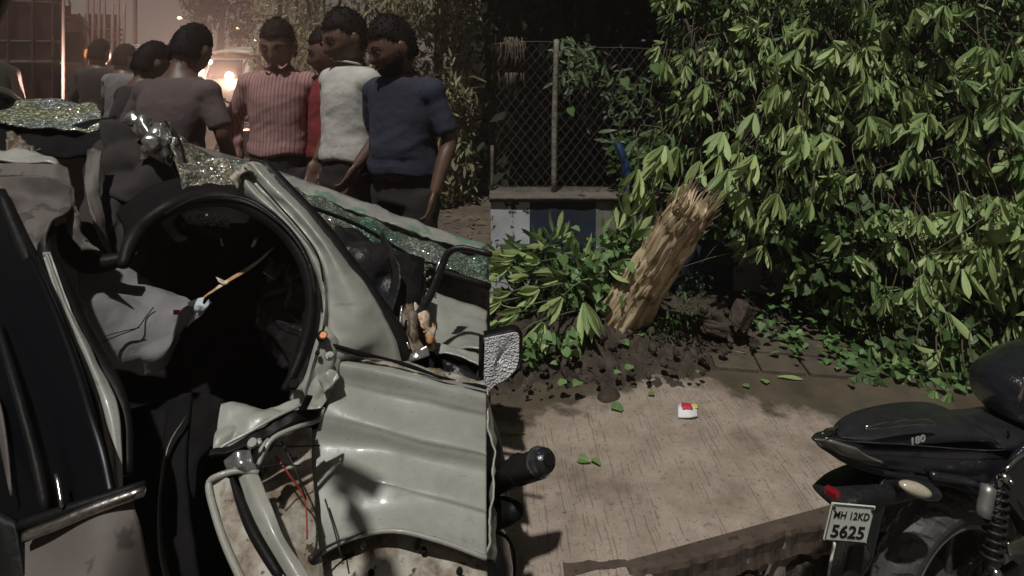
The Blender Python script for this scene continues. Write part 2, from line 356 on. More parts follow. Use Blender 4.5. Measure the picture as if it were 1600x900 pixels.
def pavement_material():
    m, nt, b = new_mat('grooved_concrete'); N = nt.nodes; L = nt.links
    tc = N.new('ShaderNodeTexCoord'); s = N.new('ShaderNodeSeparateXYZ'); L.new(tc.outputs['Object'], s.inputs[0])
    def math_(op, a, c, clamp=False):
        q = N.new('ShaderNodeMath'); q.operation = op; q.use_clamp = clamp
        for i, v in enumerate((a, c)):
            if v is None: continue
            if isinstance(v, (int, float)): q.inputs[i].default_value = v
            else: L.new(v, q.inputs[i])
        return q.outputs[0]
    def noise_(scale, detail=6, rough=0.6):
        q = N.new('ShaderNodeTexNoise'); q.inputs['Scale'].default_value = scale; q.inputs['Detail'].default_value = detail
        q.inputs['Roughness'].default_value = rough; L.new(tc.outputs['Object'], q.inputs['Vector']); return q.outputs['Fac']
    def ramp(fac, stops):
        q = N.new('ShaderNodeValToRGB'); els = q.color_ramp.elements
        els[0].position, els[0].color = stops[0][0], (*stops[0][1], 1); els[1].position, els[1].color = stops[-1][0], (*stops[-1][1], 1)
        for p, c in stops[1:-1]:
            e = els.new(p); e.color = (*c, 1)
        L.new(fac, q.inputs[0]); return q.outputs[0]
    def mix(f, a, c):
        q = N.new('ShaderNodeMix'); q.data_type = 'RGBA'
        L.new(f, q.inputs[0])
        for i, v in ((6, a), (7, c)):
            if isinstance(v, tuple): q.inputs[i].default_value = (*v, 1)
            else: L.new(v, q.inputs[i])
        return q.outputs[2]
    big = noise_(2.6); fine = noise_(38, 8); mid = noise_(8)
    base = ramp(mid, [(0.3, (0.255, 0.205, 0.165)), (0.7, (0.405, 0.335, 0.28))])
    # broom grooves running away from the kerb, worn away in places
    warp = math_('MULTIPLY', math_('SUBTRACT', big, 0.5), 0.05)
    xx = math_('ADD', math_('ADD', s.outputs['X'], math_('MULTIPLY', s.outputs['Y'], 0.03)), warp)
    wave = math_('SINE', math_('MULTIPLY', xx, 470.0), None)
    wv2 = math_('SINE', math_('MULTIPLY', xx, 291.0), None)
    groove = math_('GREATER_THAN', math_('ADD', wave, math_('MULTIPLY', wv2, 0.6)), 0.75)
    strk = N.new('ShaderNodeTexNoise'); mp = N.new('ShaderNodeMapping'); mp.inputs['Scale'].default_value = (20, 2.6, 1)
    L.new(tc.outputs['Object'], mp.inputs[0]); L.new(mp.outputs[0], strk.inputs['Vector']); strk.inputs['Scale'].default_value = 1.0; strk.inputs['Detail'].default_value = 5
    worn = math_('MULTIPLY', math_('GREATER_THAN', strk.outputs['Fac'], 0.50), math_('GREATER_THAN', noise_(14, 6), 0.47))
    groove = math_('MULTIPLY', groove, worn)
    c = mix(math_('MULTIPLY', groove, 0.5), base, (0.12, 0.082, 0.058))
    # damp patches and dark specks
    c = mix(ramp(big, [(0.54, (0, 0, 0)), (0.66, (0.6, 0.6, 0.6))]), c, (0.135, 0.098, 0.072))
    c = mix(ramp(noise_(52, 6, 0.7), [(0.56, (0, 0, 0)), (0.68, (0.85, 0.85, 0.85))]), c, (0.085, 0.062, 0.048))
    c = mix(ramp(noise_(15, 7, 0.7), [(0.60, (0, 0, 0)), (0.70, (0.7, 0.7, 0.7))]), c, (0.11, 0.075, 0.055))
    c = mix(ramp(noise_(150, 3, 0.5), [(0.3, (0.35, 0.35, 0.35)), (0.6, (0, 0, 0))]), c, (0.16, 0.11, 0.08))
    # crown shade painted as a silty brown over the far side, its edge wandering along the slab
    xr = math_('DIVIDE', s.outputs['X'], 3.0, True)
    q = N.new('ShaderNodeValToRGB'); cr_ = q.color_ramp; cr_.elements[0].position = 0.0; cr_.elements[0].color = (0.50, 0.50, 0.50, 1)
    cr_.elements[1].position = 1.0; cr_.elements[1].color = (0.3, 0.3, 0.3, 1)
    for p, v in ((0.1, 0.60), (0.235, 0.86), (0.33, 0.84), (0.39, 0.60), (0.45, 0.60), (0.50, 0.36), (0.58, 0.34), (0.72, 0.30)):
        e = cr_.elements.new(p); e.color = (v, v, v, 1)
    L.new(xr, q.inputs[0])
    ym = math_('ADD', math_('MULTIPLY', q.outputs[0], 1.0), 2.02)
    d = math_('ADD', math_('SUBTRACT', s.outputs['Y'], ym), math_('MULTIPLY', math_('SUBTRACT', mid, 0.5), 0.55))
    silt_shade = ramp(math_('MULTIPLY', math_('ADD', d, 0.06), 9.0, True), [(0.0, (0, 0, 0)), (1.0, (1, 1, 1))])
    silt_shade_col = ramp(noise_(6, 8), [(0.35, (0.060, 0.047, 0.031)), (0.7, (0.105, 0.082, 0.054))])
    c = mix(silt_shade, c, silt_shade_col)
    L.new(c, b.inputs['Base Color'])
    rr = N.new('ShaderNodeMapRange'); rr.inputs['From Min'].default_value = 0.4; rr.inputs['From Max'].default_value = 0.65
    rr.inputs['To Min'].default_value = 0.85; rr.inputs['To Max'].default_value = 0.5; L.new(big, rr.inputs['Value']); L.new(rr.outputs[0], b.inputs['Roughness'])
    h = math_('SUBTRACT', math_('MULTIPLY', fine, 0.5), math_('MULTIPLY', groove, 0.9))
    bp = N.new('ShaderNodeBump'); bp.inputs['Strength'].default_value = 0.7; bp.inputs['Distance'].default_value = 0.006
    L.new(h, bp.inputs['Height']); L.new(bp.outputs[0], b.inputs['Normal'])
    return m
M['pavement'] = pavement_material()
def pavement_mesh():
    nu = 200; prof = [(-0.42, 0.05), (-0.30, 0.0), (-0.16, 0.02), (-0.06, 0.0), (-0.015, 0.008), (0.0, 0.03)]
    V = []
    for k in range(nu):
        x = -0.10+4.6*k/(nu-1)
        for z, d in prof:
            a = 0.016 if z < -0.1 else (0.014 if z < 0 else 0.0)
            n1 = noise.noise(Vector((x*9, z*9, 1)))+0.6*noise.noise(Vector((x*26, z*26, 4)))
            dz = 0.012*noise.noise(Vector((x*6, 3, 3))) if -0.1 < z < 0 else 0
            V.append((x, kerbY(x)+d+a*n1*2.0, z+dz))
        for j in range(1, 13):
            V.append((x, kerbY(x)+0.03+2.4*j/12, 0.0))
    m = len(prof)+12; Fc = []
    for k in range(nu-1):
        for j in range(m-1):
            a = k*m+j; Fc.append((a, a+m, a+m+1, a+1))
    return mesh(V, Fc)
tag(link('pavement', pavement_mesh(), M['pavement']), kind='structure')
M['kerbstone'] = mat('worn_kerb', (0.115, 0.086, 0.066), (0.06, 0.044, 0.034), 5, 0.5, bump=0.5, bscale=30, bdist=0.01, spot=(0.05, 0.038, 0.03), spot_scale=30, spot_at=0.62)
def kerb_band():
    n = 330; V = []; prof = ((0.060, 0.0035), (0.030, 0.0045), (0.006, 0.002), (0.0, -0.012), (0.004, -0.05), (0.0, -0.085), (0.03, -0.10), (0.09, -0.105))
    for k in range(n):
        x = 0.16+3.1*k/(n-1)
        e = 0.014*noise.noise(Vector((x*5, 0, 4)))+0.008*noise.noise(Vector((x*19, 0, 4)))+0.004*noise.noise(Vector((x*60, 0, 4)))
        if x < 0.6: e += (0.6-x)**2*0.45
        for i, (d, z) in enumerate(prof):
            dn = 0.005*noise.noise(Vector((x*30, i*2.0, 1)))
            zz = z+(0.010*noise.noise(Vector((x*8, i, 7)))+0.006*noise.noise(Vector((x*28, i, 7))) if i > 3 else 0)
            V.append((x, kerbY(x)+d-0.012+(e if i > 0 else 0)+(dn if i > 1 else 0), zz))
    m = len(prof); return mesh(V, [(k*m+j, (k+1)*m+j, (k+1)*m+j+1, k*m+j+1) for k in range(n-1) for j in range(m-1)])
tag(link('kerb', kerb_band(), M['kerbstone'], smooth=False), kind='structure')

M['dirt_face'] = mat('dark_dirt_bank', (0.028, 0.021, 0.016), (0.075, 0.055, 0.038), 7, 0.85, bump=1.0, bscale=26, bdist=0.03, spot=(0.012, 0.01, 0.008), spot_scale=12, spot_at=0.58)
def bank_mesh():
    rows = []
    for off, z in ((0.04, -0.05), (0.03, -0.10), (0.012, -0.18), (-0.01, -0.28), (-0.05, -0.38), (-0.16, -0.43)):
        rows.append([(x, kerbY(x)+off, z) for x in [0.0+0.15*i for i in range(24)]])
    me = loft_me(rows, nu=260, nv=40, thick=0.01, world=True)
    for v in me.vertices:
        c = v.co; d = 0.05*noise.noise(Vector((c.x*5, c.z*4, 0)))+0.03*abs(noise.noise(Vector((c.x*16, c.z*10, 3))))+0.012*noise.noise(Vector((c.x*50, c.z*40, 3)))
        v.co.y -= max(-0.03, d)*min(1, (-c.z-0.04)*12)
    return me
tag(link('dirt_bank', bank_mesh(), M['dirt_face']), kind='structure')
def mud_mesh():
    """a heap of torn up soil round the root"""
    V = []; nx, ny = 260, 190
    for j in range(ny):
        for i in range(nx):
            x = -0.12+2.5*i/(nx-1); y = 2.35+1.85*j/(ny-1)
            e = 2.62+0.18*x+0.16*noise.noise(Vector((x*3, y*3, 7)))+0.05*noise.noise(Vector((x*12, y*12, 7)))
            if x > 0.9: e += (x-0.9)*0.45
            e += 0.05*noise.noise(Vector((x*26, y*26, 2))); k = max(0, min(1, (y-e)/0.5)); k = k*k*(3-2*k)
            hp = 0.05+0.16*math.exp(-((x-0.45)**2/0.25+(y-3.45)**2/0.12))
            v = Vector((x, y, 0))
            lump = 0.040*noise.noise(v*6)+0.030*noise.noise(v*17)+0.022*(0.5-abs(noise.noise(v*30)))+0.012*noise.noise(v*70)
            z = -0.012+min(1, k*4)*(0.012+0.8*abs(lump)+0.3*lump)+k*hp*0.7
            V.append((x, y, z))
    Fc = [(j*nx+i, j*nx+i+1, (j+1)*nx+i+1, (j+1)*nx+i) for j in range(ny-1) for i in range(nx-1)]
    return mesh(V, Fc)
tag(link('mud', mud_mesh(), M['mud']), kind='structure')

# ------------------------------------------------------------------ the wrecked car
car = thing('wrecked_car', 'crushed off-white car with its front door torn away, black door opening and crazed green windscreen', 'car', (-1.0, 1.5, 0))
def cl(name, rows, m, parent=car, **k): return loft(name, rows, M[m], parent, **k)

# front wing: smooth pressed panel, two creases, falling to the wheel arch
wing = cl('front_wing', [
    [(512, 556, 1.36), (580, 566, 1.375), (650, 580, 1.385), (700, 592, 1.395), (760, 606, 1.40)],
    [(520, 566, 1.335), (590, 580, 1.345), (655, 594, 1.35), (705, 606, 1.36), (760, 618, 1.365)],
    [(514, 588, 1.325), (590, 606, 1.338), (660, 618, 1.342), (710, 630, 1.345), (760, 642, 1.352)],
    [(512, 600, 1.315), (590, 622, 1.328), (660, 636, 1.332), (710, 648, 1.335), (760, 658, 1.342)],
    [(508, 640, 1.280), (590, 660, 1.272), (660, 680, 1.270), (710, 690, 1.270), (760, 702, 1.272)],
    [(500, 655, 1.272), (590, 676, 1.262), (660, 696, 1.262), (710, 706, 1.262), (760, 716, 1.264)],
    [(492, 690, 1.262), (590, 704, 1.252), (660, 722, 1.252), (710, 732, 1.252), (760, 742, 1.254)],
    [(482, 730, 1.225), (590, 748, 1.200), (660, 764, 1.196), (710, 776, 1.194), (760, 790, 1.194)],
    [(480, 765, 1.200), (590, 762, 1.190), (660, 780, 1.184), (710, 793, 1.184), (760, 808, 1.184)],
    [(484, 820, 1.155), (545, 808, 1.155), (620, 806, 1.150), (690, 822, 1.145), (760, 846, 1.145)],
    [(488, 868, 1.135), (545, 838, 1.130), (615, 826, 1.126), (690, 842, 1.120), (760, 868, 1.115)],
], 'paint', nu=70, nv=80, thick=0.006, amp=0.0030, scale=9)
tube('arch_lip', [(488, 872, 1.132), (545, 842, 1.127), (615, 829, 1.122), (690, 846, 1.116), (760, 872, 1.111)], 0.0045, M['paint'], wing, px=True)
# ragged white flange at the torn front end
cl('torn_flange', [[(755, 604, 1.402), (764, 700, 1.30), (762, 800, 1.20), (758, 866, 1.12)],
                   [(766, 612, 1.43), (768, 700, 1.34), (767, 800, 1.25), (766, 880, 1.16)]], 'paint', nu=60, nv=5, thick=0.004, amp=0.016, scale=16)
# wing top edge, torn brown lip
cl('torn_lip', [[(528, 540, 1.40), (580, 556, 1.41), (640, 566, 1.42), (700, 582, 1.43), (760, 596, 1.44)],
                [(534, 560, 1.365), (580, 566, 1.372), (645, 581, 1.382), (700, 594, 1.392), (760, 607, 1.398)]],
   'paint_dirty', nu=50, nv=6, thick=0.004, amp=0.008, scale=26, edge=0.6)
# bonnet beyond
cl('bonnet', [[(640, 438, 1.92), (690, 462, 1.93), (730, 474, 1.94), (762, 486, 1.95)],
              [(660, 490, 1.80), (700, 500, 1.80), (730, 510, 1.80), (762, 520, 1.80)],
              [(668, 548, 1.66), (700, 545, 1.65), (730, 538, 1.64), (764, 545, 1.63)]], 'paint', nu=30, nv=20, thick=0.006, amp=0.01, scale=8)
cl('bonnet_edge', [[(668, 536, 1.62), (700, 540, 1.61), (735, 546, 1.60), (766, 560, 1.58)],
                   [(680, 552, 1.58), (705, 552, 1.575), (735, 560, 1.56), (766, 585, 1.54)]], 'paint', nu=24, nv=8, thick=0.005, amp=0.008, scale=16)
cl('engine_bay', [[(640, 540, 1.62), (700, 552, 1.62), (764, 570, 1.62)], [(640, 600, 1.50), (700, 612, 1.50), (764, 620, 1.50)]], 'inner', nu=16, nv=8, thick=0.01, amp=0.02, scale=14)
cl('bent_bracket', [[(690, 560, 1.52), (720, 572, 1.51), (752, 590, 1.50)], [(700, 585, 1.50), (725, 592, 1.49), (752, 600, 1.49)]], 'black', nu=12, nv=6, thick=0.004, amp=0.012, scale=24)
# windscreen: fogged far strip, green crazed band, grey crazed near part
screen = cl('windscreen', [
    [(284, 220, 2.02), (330, 238, 2.05), (400, 262, 2.10), (470, 290, 2.14), (540, 316, 2.17), (610, 344, 2.18), (680, 370, 2.18), (762, 396, 2.16)],
    [(290, 262, 1.92), (330, 270, 1.95), (410, 284, 1.99), (480, 312, 2.03), (550, 338, 2.06), (610, 364, 2.07), (680, 388, 2.07), (762, 422, 2.06)],
    [(292, 302, 1.80), (330, 302, 1.84), (410, 308, 1.90), (480, 334, 1.94), (550, 362, 1.96), (610, 390, 1.98), (680, 412, 1.99), (762, 452, 1.98)],
], 'glass_green', nu=90, nv=26, thick=0.006, amp=0.016, scale=11, edge=0.5)
cl('fogged_glass_strip', [
    [(440, 272, 2.150), (500, 290, 2.165), (560, 312, 2.175), (620, 334, 2.18), (700, 362, 2.185), (762, 384, 2.18)],
    [(452, 291, 2.10), (505, 312, 2.10), (560, 332, 2.11), (620, 352, 2.115), (690, 378, 2.115), (740, 392, 2.115)]],
   'glass_pale', screen, nu=50, nv=8, thick=0.005, amp=0.008, scale=14, edge=0.9)
cl('crazed_edge', [
    [(268, 196, 1.90), (292, 214, 1.92), (330, 238, 1.95), (372, 256, 1.96), (392, 268, 1.95)],
    [(276, 230, 1.80), (300, 250, 1.82), (335, 266, 1.84), (365, 280, 1.84), (385, 290, 1.84)],
    [(286, 300, 1.70), (310, 302, 1.71), (340, 302, 1.72), (362, 304, 1.72), (384, 306, 1.72)]],
   'glass_grey', screen, nu=40, nv=24, thick=0.006, amp=0.02, scale=16, edge=0.6)
for pts, r in (([(636, 404, 1.95), (690, 424, 1.95), (766, 448, 1.94)], 0.012), ([(470, 318, 1.75), (560, 352, 1.85), (640, 400, 1.90)], 0.006)):
    tube('screen_seal', pts, r, M['rubber'], screen, px=True)
# A-pillar: three pressed ribs of white steel
pil = cl('windscreen_pillar', [
    [(364, 262, 1.56), (376, 300, 1.53), (430, 345, 1.49), (470, 395, 1.45), (492, 440, 1.42), (496, 490, 1.38), (484, 545, 1.33), (466, 605, 1.28)],
    [(372, 258, 1.535), (392, 296, 1.505), (440, 340, 1.465), (482, 390, 1.43), (503, 440, 1.395), (506, 490, 1.355), (494, 545, 1.31), (474, 612, 1.265)],
    [(380, 256, 1.57), (402, 290, 1.54), (452, 335, 1.50), (494, 385, 1.46), (512, 430, 1.42), (515, 490, 1.38), (506, 545, 1.33), (486, 618, 1.28)],
    [(392, 254, 1.55), (424, 290, 1.52), (470, 335, 1.48), (512, 388, 1.44), (538, 436, 1.41), (560, 490, 1.38), (566, 540, 1.36), (530, 566, 1.35)],
    [(412, 258, 1.58), (446, 296, 1.55), (492, 345, 1.51), (540, 405, 1.48), (575, 450, 1.45), (600, 492, 1.43), (618, 530, 1.42), (628, 566, 1.41)],
], 'paint', nu=80, nv=34, thick=0.006, amp=0.0035, scale=18)
cl('pillar_fold', [[(360, 276, 1.52), (366, 258, 1.55), (392, 252, 1.58), (420, 262, 1.60)], [(366, 300, 1.50), (372, 276, 1.50), (396, 266, 1.53), (430, 290, 1.56)]],
   'paint_dirty', pil, nu=24, nv=8, thick=0.005, amp=0.012, scale=26, edge=0.4)
tube('pillar_crease', [(382, 262, 1.525), (430, 315, 1.475), (470, 360, 1.44), (497, 400, 1.415), (505, 440, 1.388)], 0.0022, M['inner'], pil, px=True)
# hinge pillar foot with holes, plug and bolt
foot = cl('hinge_plate', [
    [(500, 500, 1.36), (490, 530, 1.33), (474, 570, 1.30), (456, 600, 1.27), (452, 622, 1.255)],
    [(520, 520, 1.345), (514, 550, 1.32), (505, 590, 1.30), (490, 625, 1.27), (478, 650, 1.25)],
    [(536, 548, 1.36), (530, 575, 1.33), (524, 600, 1.31), (512, 622, 1.28), (492, 652, 1.25)]], 'paint', nu=40, nv=24, thick=0.005, amp=0.0065, scale=30)
def disc(name, px, py, Y, r, m, parent, h=0.006):
    c = P(px, py, Y); d = (Vector((0, 0, EYE))-c).normalized(); d = (d+Vector((0, 0, 0.6))).normalized()
    bm = bmesh.new()
    bmesh.ops.create_cone(bm, cap_ends=True, segments=18, radius1=r, radius2=r*0.85, depth=h, matrix=Matrix.Translation(c) @ d.to_track_quat('Z', 'Y').to_matrix().to_4x4())
    return link(name, from_bm(bm), M[m], parent, smooth=False)
disc('hole', 503, 524, 1.315, 0.0125, 'inner', foot); disc('plug', 505, 524, 1.305, 0.0085, 'orange', foot)
disc('hole', 496, 551, 1.30, 0.0055, 'inner', foot); disc('hole', 459, 600, 1.245, 0.011, 'inner', foot)
disc('bolt', 515, 556, 1.29, 0.010, 'paint', foot); disc('bolt', 516, 556, 1.283, 0.006, 'paint_dirty', foot)
cl('pressed_hollow', [[(497, 592, 1.29), (510, 582, 1.29), (522, 570, 1.30)], [(502, 612, 1.265), (516, 600, 1.27), (528, 588, 1.28)]], 'paint', foot, nu=14, nv=8, thick=0.004, amp=0.01, scale=30)
tube('seam_tear', [(516, 538, 1.335), (560, 552, 1.35), (600, 560, 1.365), (640, 572, 1.372), (690, 590, 1.375)], [0.004, 0.006, 0.003, 0.005, 0.002], M['inner'], wing, px=True)
tube('seam_tear', [(655, 578, 1.362), (690, 590, 1.362), (712, 594, 1.364)], [0.001, 0.0035, 0.001], M['inner'], wing, px=True)
tube('seam_tear', [(722, 598, 1.365), (745, 602, 1.367), (760, 606, 1.368)], [0.001, 0.004, 0.004], M['inner'], wing, px=True)

# screen rubber, cowl and torn black trim
tube('screen_rubber', [(410, 252, 1.62), (446, 294, 1.59), (500, 356, 1.55), (548, 420, 1.52), (590, 476, 1.49), (620, 520, 1.47), (640, 566, 1.45)], [0.012, 0.018, 0.022, 0.022, 0.02, 0.02, 0.014], M['rubber'], car, px=True, n=10, flat=0.5)
cl('cowl_trim', [
    [(458, 312, 1.66), (520, 340, 1.72), (580, 366, 1.76), (625, 388, 1.78), (662, 402, 1.78)],
    [(490, 355, 1.62), (540, 372, 1.62), (590, 402, 1.62), (630, 420, 1.66), (668, 430, 1.72)],
    [(530, 415, 1.57), (560, 430, 1.56), (600, 450, 1.58), (640, 462, 1.62), (664, 470, 1.68)],
    [(572, 470, 1.53), (590, 485, 1.53), (612, 500, 1.54), (636, 500, 1.58), (655, 505, 1.62)],
    [(608, 510, 1.50), (615, 530, 1.50), (622, 548, 1.50), (634, 558, 1.52), (644, 566, 1.54)]], 'black', nu=50, nv=40, thick=0.006, amp=0.022, scale=9, edge=0.3)
cl('cowl_tape', [[(492, 338, 1.66), (520, 345, 1.69), (545, 360, 1.71)], [(512, 352, 1.655), (530, 362, 1.67), (545, 374, 1.68)], [(524, 368, 1.65), (538, 374, 1.655), (550, 378, 1.66)]],
   'glass_grey', nu=20, nv=12, thick=0.003, amp=0.006, scale=20)
cl('trim_fold', [[(590, 366, 1.74), (602, 392, 1.66), (612, 430, 1.60), (606, 470, 1.56), (600, 490, 1.54)], [(598, 362, 1.72), (616, 400, 1.62), (626, 432, 1.57), (618, 470, 1.54), (608, 500, 1.52)]],
   'black', nu=30, nv=5, thick=0.004, amp=0.008, scale=22)
cl('cowl_end', [[(640, 398, 1.76), (652, 400, 1.77), (664, 404, 1.78)], [(636, 440, 1.66), (648, 442, 1.67), (660, 446, 1.68)], [(630, 490, 1.57), (642, 496, 1.58), (655, 500, 1.60)]], 'rubber', nu=10, nv=20, thick=0.02)
# bent wiper frame
tube('wiper_frame', [(648, 500, 1.58), (672, 462, 1.60), (690, 418, 1.63), (700, 396, 1.64), (722, 388, 1.64), (768, 398, 1.63)], [0.014, 0.013, 0.0125, 0.0125, 0.0115, 0.011], M['black'], car, px=True, n=8, seg=26, flat=0.7)
cl('wiper_bracket', [[(686, 402, 1.68), (694, 398, 1.68), (702, 396, 1.68)], [(682, 416, 1.66), (690, 414, 1.66), (696, 412, 1.66)], [(680, 430, 1.65), (686, 430, 1.65), (690, 428, 1.65)]], 'silver', nu=8, nv=10, thick=0.004, amp=0.003, scale=30)
bmj = bmesh.new()
for i in range(26):
    q = P(rnd.uniform(652, 676), rnd.uniform(405, 438), rnd.uniform(1.84, 1.90)); add_ball(bmj, q, rnd.uniform(0.003, 0.008), 6, 4)
tag(link('glass_crumbs', from_bm(bmj), M['glass_roof'], car), kind='stuff')
# crushed lamp bracket in the corner
cl('crushed_bracket', [[(622, 486, 1.56), (632, 474, 1.57), (646, 470, 1.58)], [(628, 520, 1.52), (640, 516, 1.50), (656, 512, 1.52)], [(636, 560, 1.47), (652, 556, 1.46), (668, 556, 1.48)]], 'rust', nu=20, nv=24, thick=0.006, amp=0.02, scale=26, edge=0.4)
cl('crushed_lamp', [[(646, 476, 1.60), (662, 484, 1.60), (680, 508, 1.60)], [(652, 500, 1.55), (668, 512, 1.54), (684, 524, 1.56)], [(664, 530, 1.53), (674, 540, 1.52), (682, 550, 1.54)]], 'tape', nu=16, nv=16, thick=0.006, amp=0.014, scale=30)
cl('bracket_edge', [[(634, 556, 1.455), (652, 546, 1.455), (668, 540, 1.46)], [(640, 566, 1.44), (656, 560, 1.44), (672, 556, 1.45)]], 'silver', nu=12, nv=5, thick=0.006, amp=0.006, scale=30)
tube('bracket_wire', [(628, 478, 1.52), (626, 510, 1.49), (640, 545, 1.455)], 0.0035, M['silver'], car, px=True)

# door opening: seal, inside
tube('door_seal', [(192, 416, 1.33), (206, 378, 1.38), (232, 346, 1.44), (275, 320, 1.48), (330, 309, 1.47), (380, 318, 1.455), (432, 350, 1.43), (466, 392, 1.405), (484, 440, 1.375), (486, 495, 1.34), (474, 545, 1.305), (458, 585, 1.27), (444, 610, 1.25)],
     [0.012, 0.02, 0.022, 0.022, 0.022, 0.020, 0.017, 0.016, 0.015, 0.015, 0.014, 0.012, 0.009], M['rubber'], car, px=True, n=12, seg=90)
tube('seal_lip', [(240, 345, 1.455), (300, 312, 1.445), (350, 306, 1.435), (400, 318, 1.42), (452, 362, 1.395), (482, 410, 1.365), (493, 460, 1.335)], 0.003, M['black'], car, px=True, seg=50)
cl('cabin_floor', [[(150, 300, 2.15), (300, 300, 2.2), (480, 330, 2.15)], [(120, 560, 1.95), (300, 600, 1.95), (520, 600, 1.8)], [(150, 960, 1.35), (330, 960, 1.3), (500, 940, 1.28)]], 'inner', nu=30, nv=30, thick=0.02, amp=0.04, scale=4)
cl('dashboard', [[(410, 400, 1.85), (440, 410, 1.75), (480, 420, 1.60)], [(400, 470, 1.75), (435, 470, 1.62), (478, 480, 1.50)], [(400, 500, 1.70), (440, 505, 1.60), (476, 510, 1.48)], [(420, 580, 1.62), (445, 580, 1.55), (468, 585, 1.42)]], 'black', nu=30, nv=40, thick=0.01, amp=0.03, scale=11)
cl('dash_vent', [[(430, 500, 1.50), (450, 505, 1.48), (470, 515, 1.45)], [(434, 515, 1.49), (452, 520, 1.47), (470, 530, 1.44)]], 'black', nu=10, nv=6, thick=0.005, amp=0.008, scale=24)
cl('far_window', [[(282, 330, 2.06), (330, 332, 2.06), (358, 338, 2.05)], [(290, 342, 2.0), (330, 348, 2.0), (358, 352, 2.0)]], 'glass_roof', nu=24, nv=6, thick=0.004, amp=0.012, scale=18, edge=0.4)
tube('far_trim', [(284, 352, 1.94), (320, 362, 1.94), (348, 372, 1.93)], 0.006, M['black'], car, px=True)
tube('far_trim', [(345, 370, 1.93), (348, 384, 1.92)], 0.004, M['silver'], car, px=True)
tube('pillar_rod', [(400, 372, 1.80), (395, 386, 1.79)], 0.005, M['silver'], car, px=True)
tube('pillar_rod', [(412, 425, 1.75), (442, 444, 1.72)], 0.003, M['silver'], car, px=True)
cl('far_seat', [[(195, 350, 1.98), (230, 345, 2.0), (262, 356, 2.0)], [(200, 400, 1.92), (230, 410, 1.92), (258, 400, 1.93)], [(215, 440, 1.85), (240, 446, 1.85), (262, 436, 1.86)]], 'lining', nu=18, nv=18, thick=0.03, amp=0.04, scale=8)
cl('seat_cushion', [[(196, 640, 1.50), (240, 620, 1.52), (300, 612, 1.50), (340, 622, 1.48)], [(200, 760, 1.36), (245, 740, 1.38), (290, 730, 1.40), (330, 740, 1.38)], [(210, 960, 1.22), (250, 960, 1.2), (300, 960, 1.2), (340, 960, 1.2)]], 'inner', nu=24, nv=24, thick=0.04, amp=0.03, scale=7)
cl('sill_trim', [[(262, 640, 1.34), (282, 628, 1.34), (300, 622, 1.35)], [(246, 740, 1.24), (262, 730, 1.24), (290, 720, 1.25)], [(250, 860, 1.13), (268, 860, 1.12), (300, 850, 1.12)], [(262, 960, 1.05), (285, 960, 1.05), (320, 960, 1.05)]], 'inner', nu=12, nv=30, thick=0.02, amp=0.006, scale=14)
tube('sill_edge', [(290, 652, 1.30), (262, 700, 1.25), (250, 780, 1.18), (252, 860, 1.10), (268, 930, 1.04)], [0.004, 0.006, 0.007, 0.008, 0.008], M['alloy_dark'], car, px=True, flat=0.5)
cl('roof_inner_skin', [
    [(190, 400, 1.54), (206, 370, 1.53), (240, 336, 1.51), (280, 316, 1.50), (330, 306, 1.485), (380, 312, 1.475), (432, 342, 1.45), (470, 386, 1.425), (490, 440, 1.40)],
    [(190, 350, 1.70), (215, 330, 1.68), (250, 312, 1.67), (285, 304, 1.66), (330, 300, 1.65), (370, 300, 1.64), (420, 318, 1.60), (470, 350, 1.58), (510, 410, 1.54)],
    [(150, 300, 1.95), (200, 280, 1.95), (250, 270, 1.95), (290, 262, 1.96), (330, 268, 1.97), (370, 280, 1.97), (430, 300, 1.95), (480, 330, 1.93), (560, 400, 1.80)]], 'inner', nu=50, nv=16, thick=0.01, amp=0.004)
# airbag and the strip it hangs from
bag = cl('airbag', [
    [(118, 402, 1.56), (175, 412, 1.60), (225, 425, 1.62), (262, 452, 1.62), (300, 466, 1.60)],
    [(125, 440, 1.47), (180, 452, 1.52), (232, 462, 1.55), (275, 470, 1.56), (308, 474, 1.57)],
    [(140, 490, 1.42), (190, 505, 1.46), (235, 510, 1.49), (275, 500, 1.52), (302, 490, 1.55)],
    [(160, 545, 1.42), (200, 552, 1.44), (235, 556, 1.46), (268, 540, 1.48), (292, 512, 1.53)],
    [(178, 580, 1.46), (200, 586, 1.47), (228, 586, 1.48), (258, 568, 1.50), (286, 530, 1.54)]], 'airbag', nu=50, nv=44, thick=0.004, amp=0.014, scale=9)
cl('torn_tip', [[(290, 474, 1.56), (302, 468, 1.54), (312, 462, 1.53)], [(296, 492, 1.55), (306, 484, 1.53), (316, 478, 1.50)], [(290, 512, 1.55), (308, 496, 1.53), (324, 482, 1.50)]], 'airbag_tip', bag, nu=16, nv=16, thick=0.003, amp=0.016, scale=26)
cl('torn_tip', [[(306, 500, 1.53), (318, 478, 1.50), (326, 468, 1.50)], [(312, 492, 1.52), (322, 482, 1.50), (327, 476, 1.50)]], 'airbag_tip', bag, nu=10, nv=6, thick=0.003, amp=0.008, scale=26)
tube('stitching', [(160, 534, 1.405), (190, 522, 1.435), (215, 512, 1.46), (228, 495, 1.50), (240, 480, 1.525)], 0.0016, M['wire'], bag, px=True)
tube('stitching', [(165, 525, 1.41), (190, 518, 1.435), (218, 512, 1.46)], 0.0013, M['wire'], bag, px=True)
box('print_mark', P(276, 488, 1.515), (0.016, 0.003, 0.012), M['red_ink'], bag)
cl('hanging_strip', [[(318, 464, 1.50), (350, 440, 1.52), (392, 414, 1.56), (428, 386, 1.60)], [(319, 466, 1.495), (353, 444, 1.515), (396, 417, 1.555), (429, 387, 1.60)]], 'tape', nu=30, nv=5, thick=0.0015, amp=0.003, scale=24)
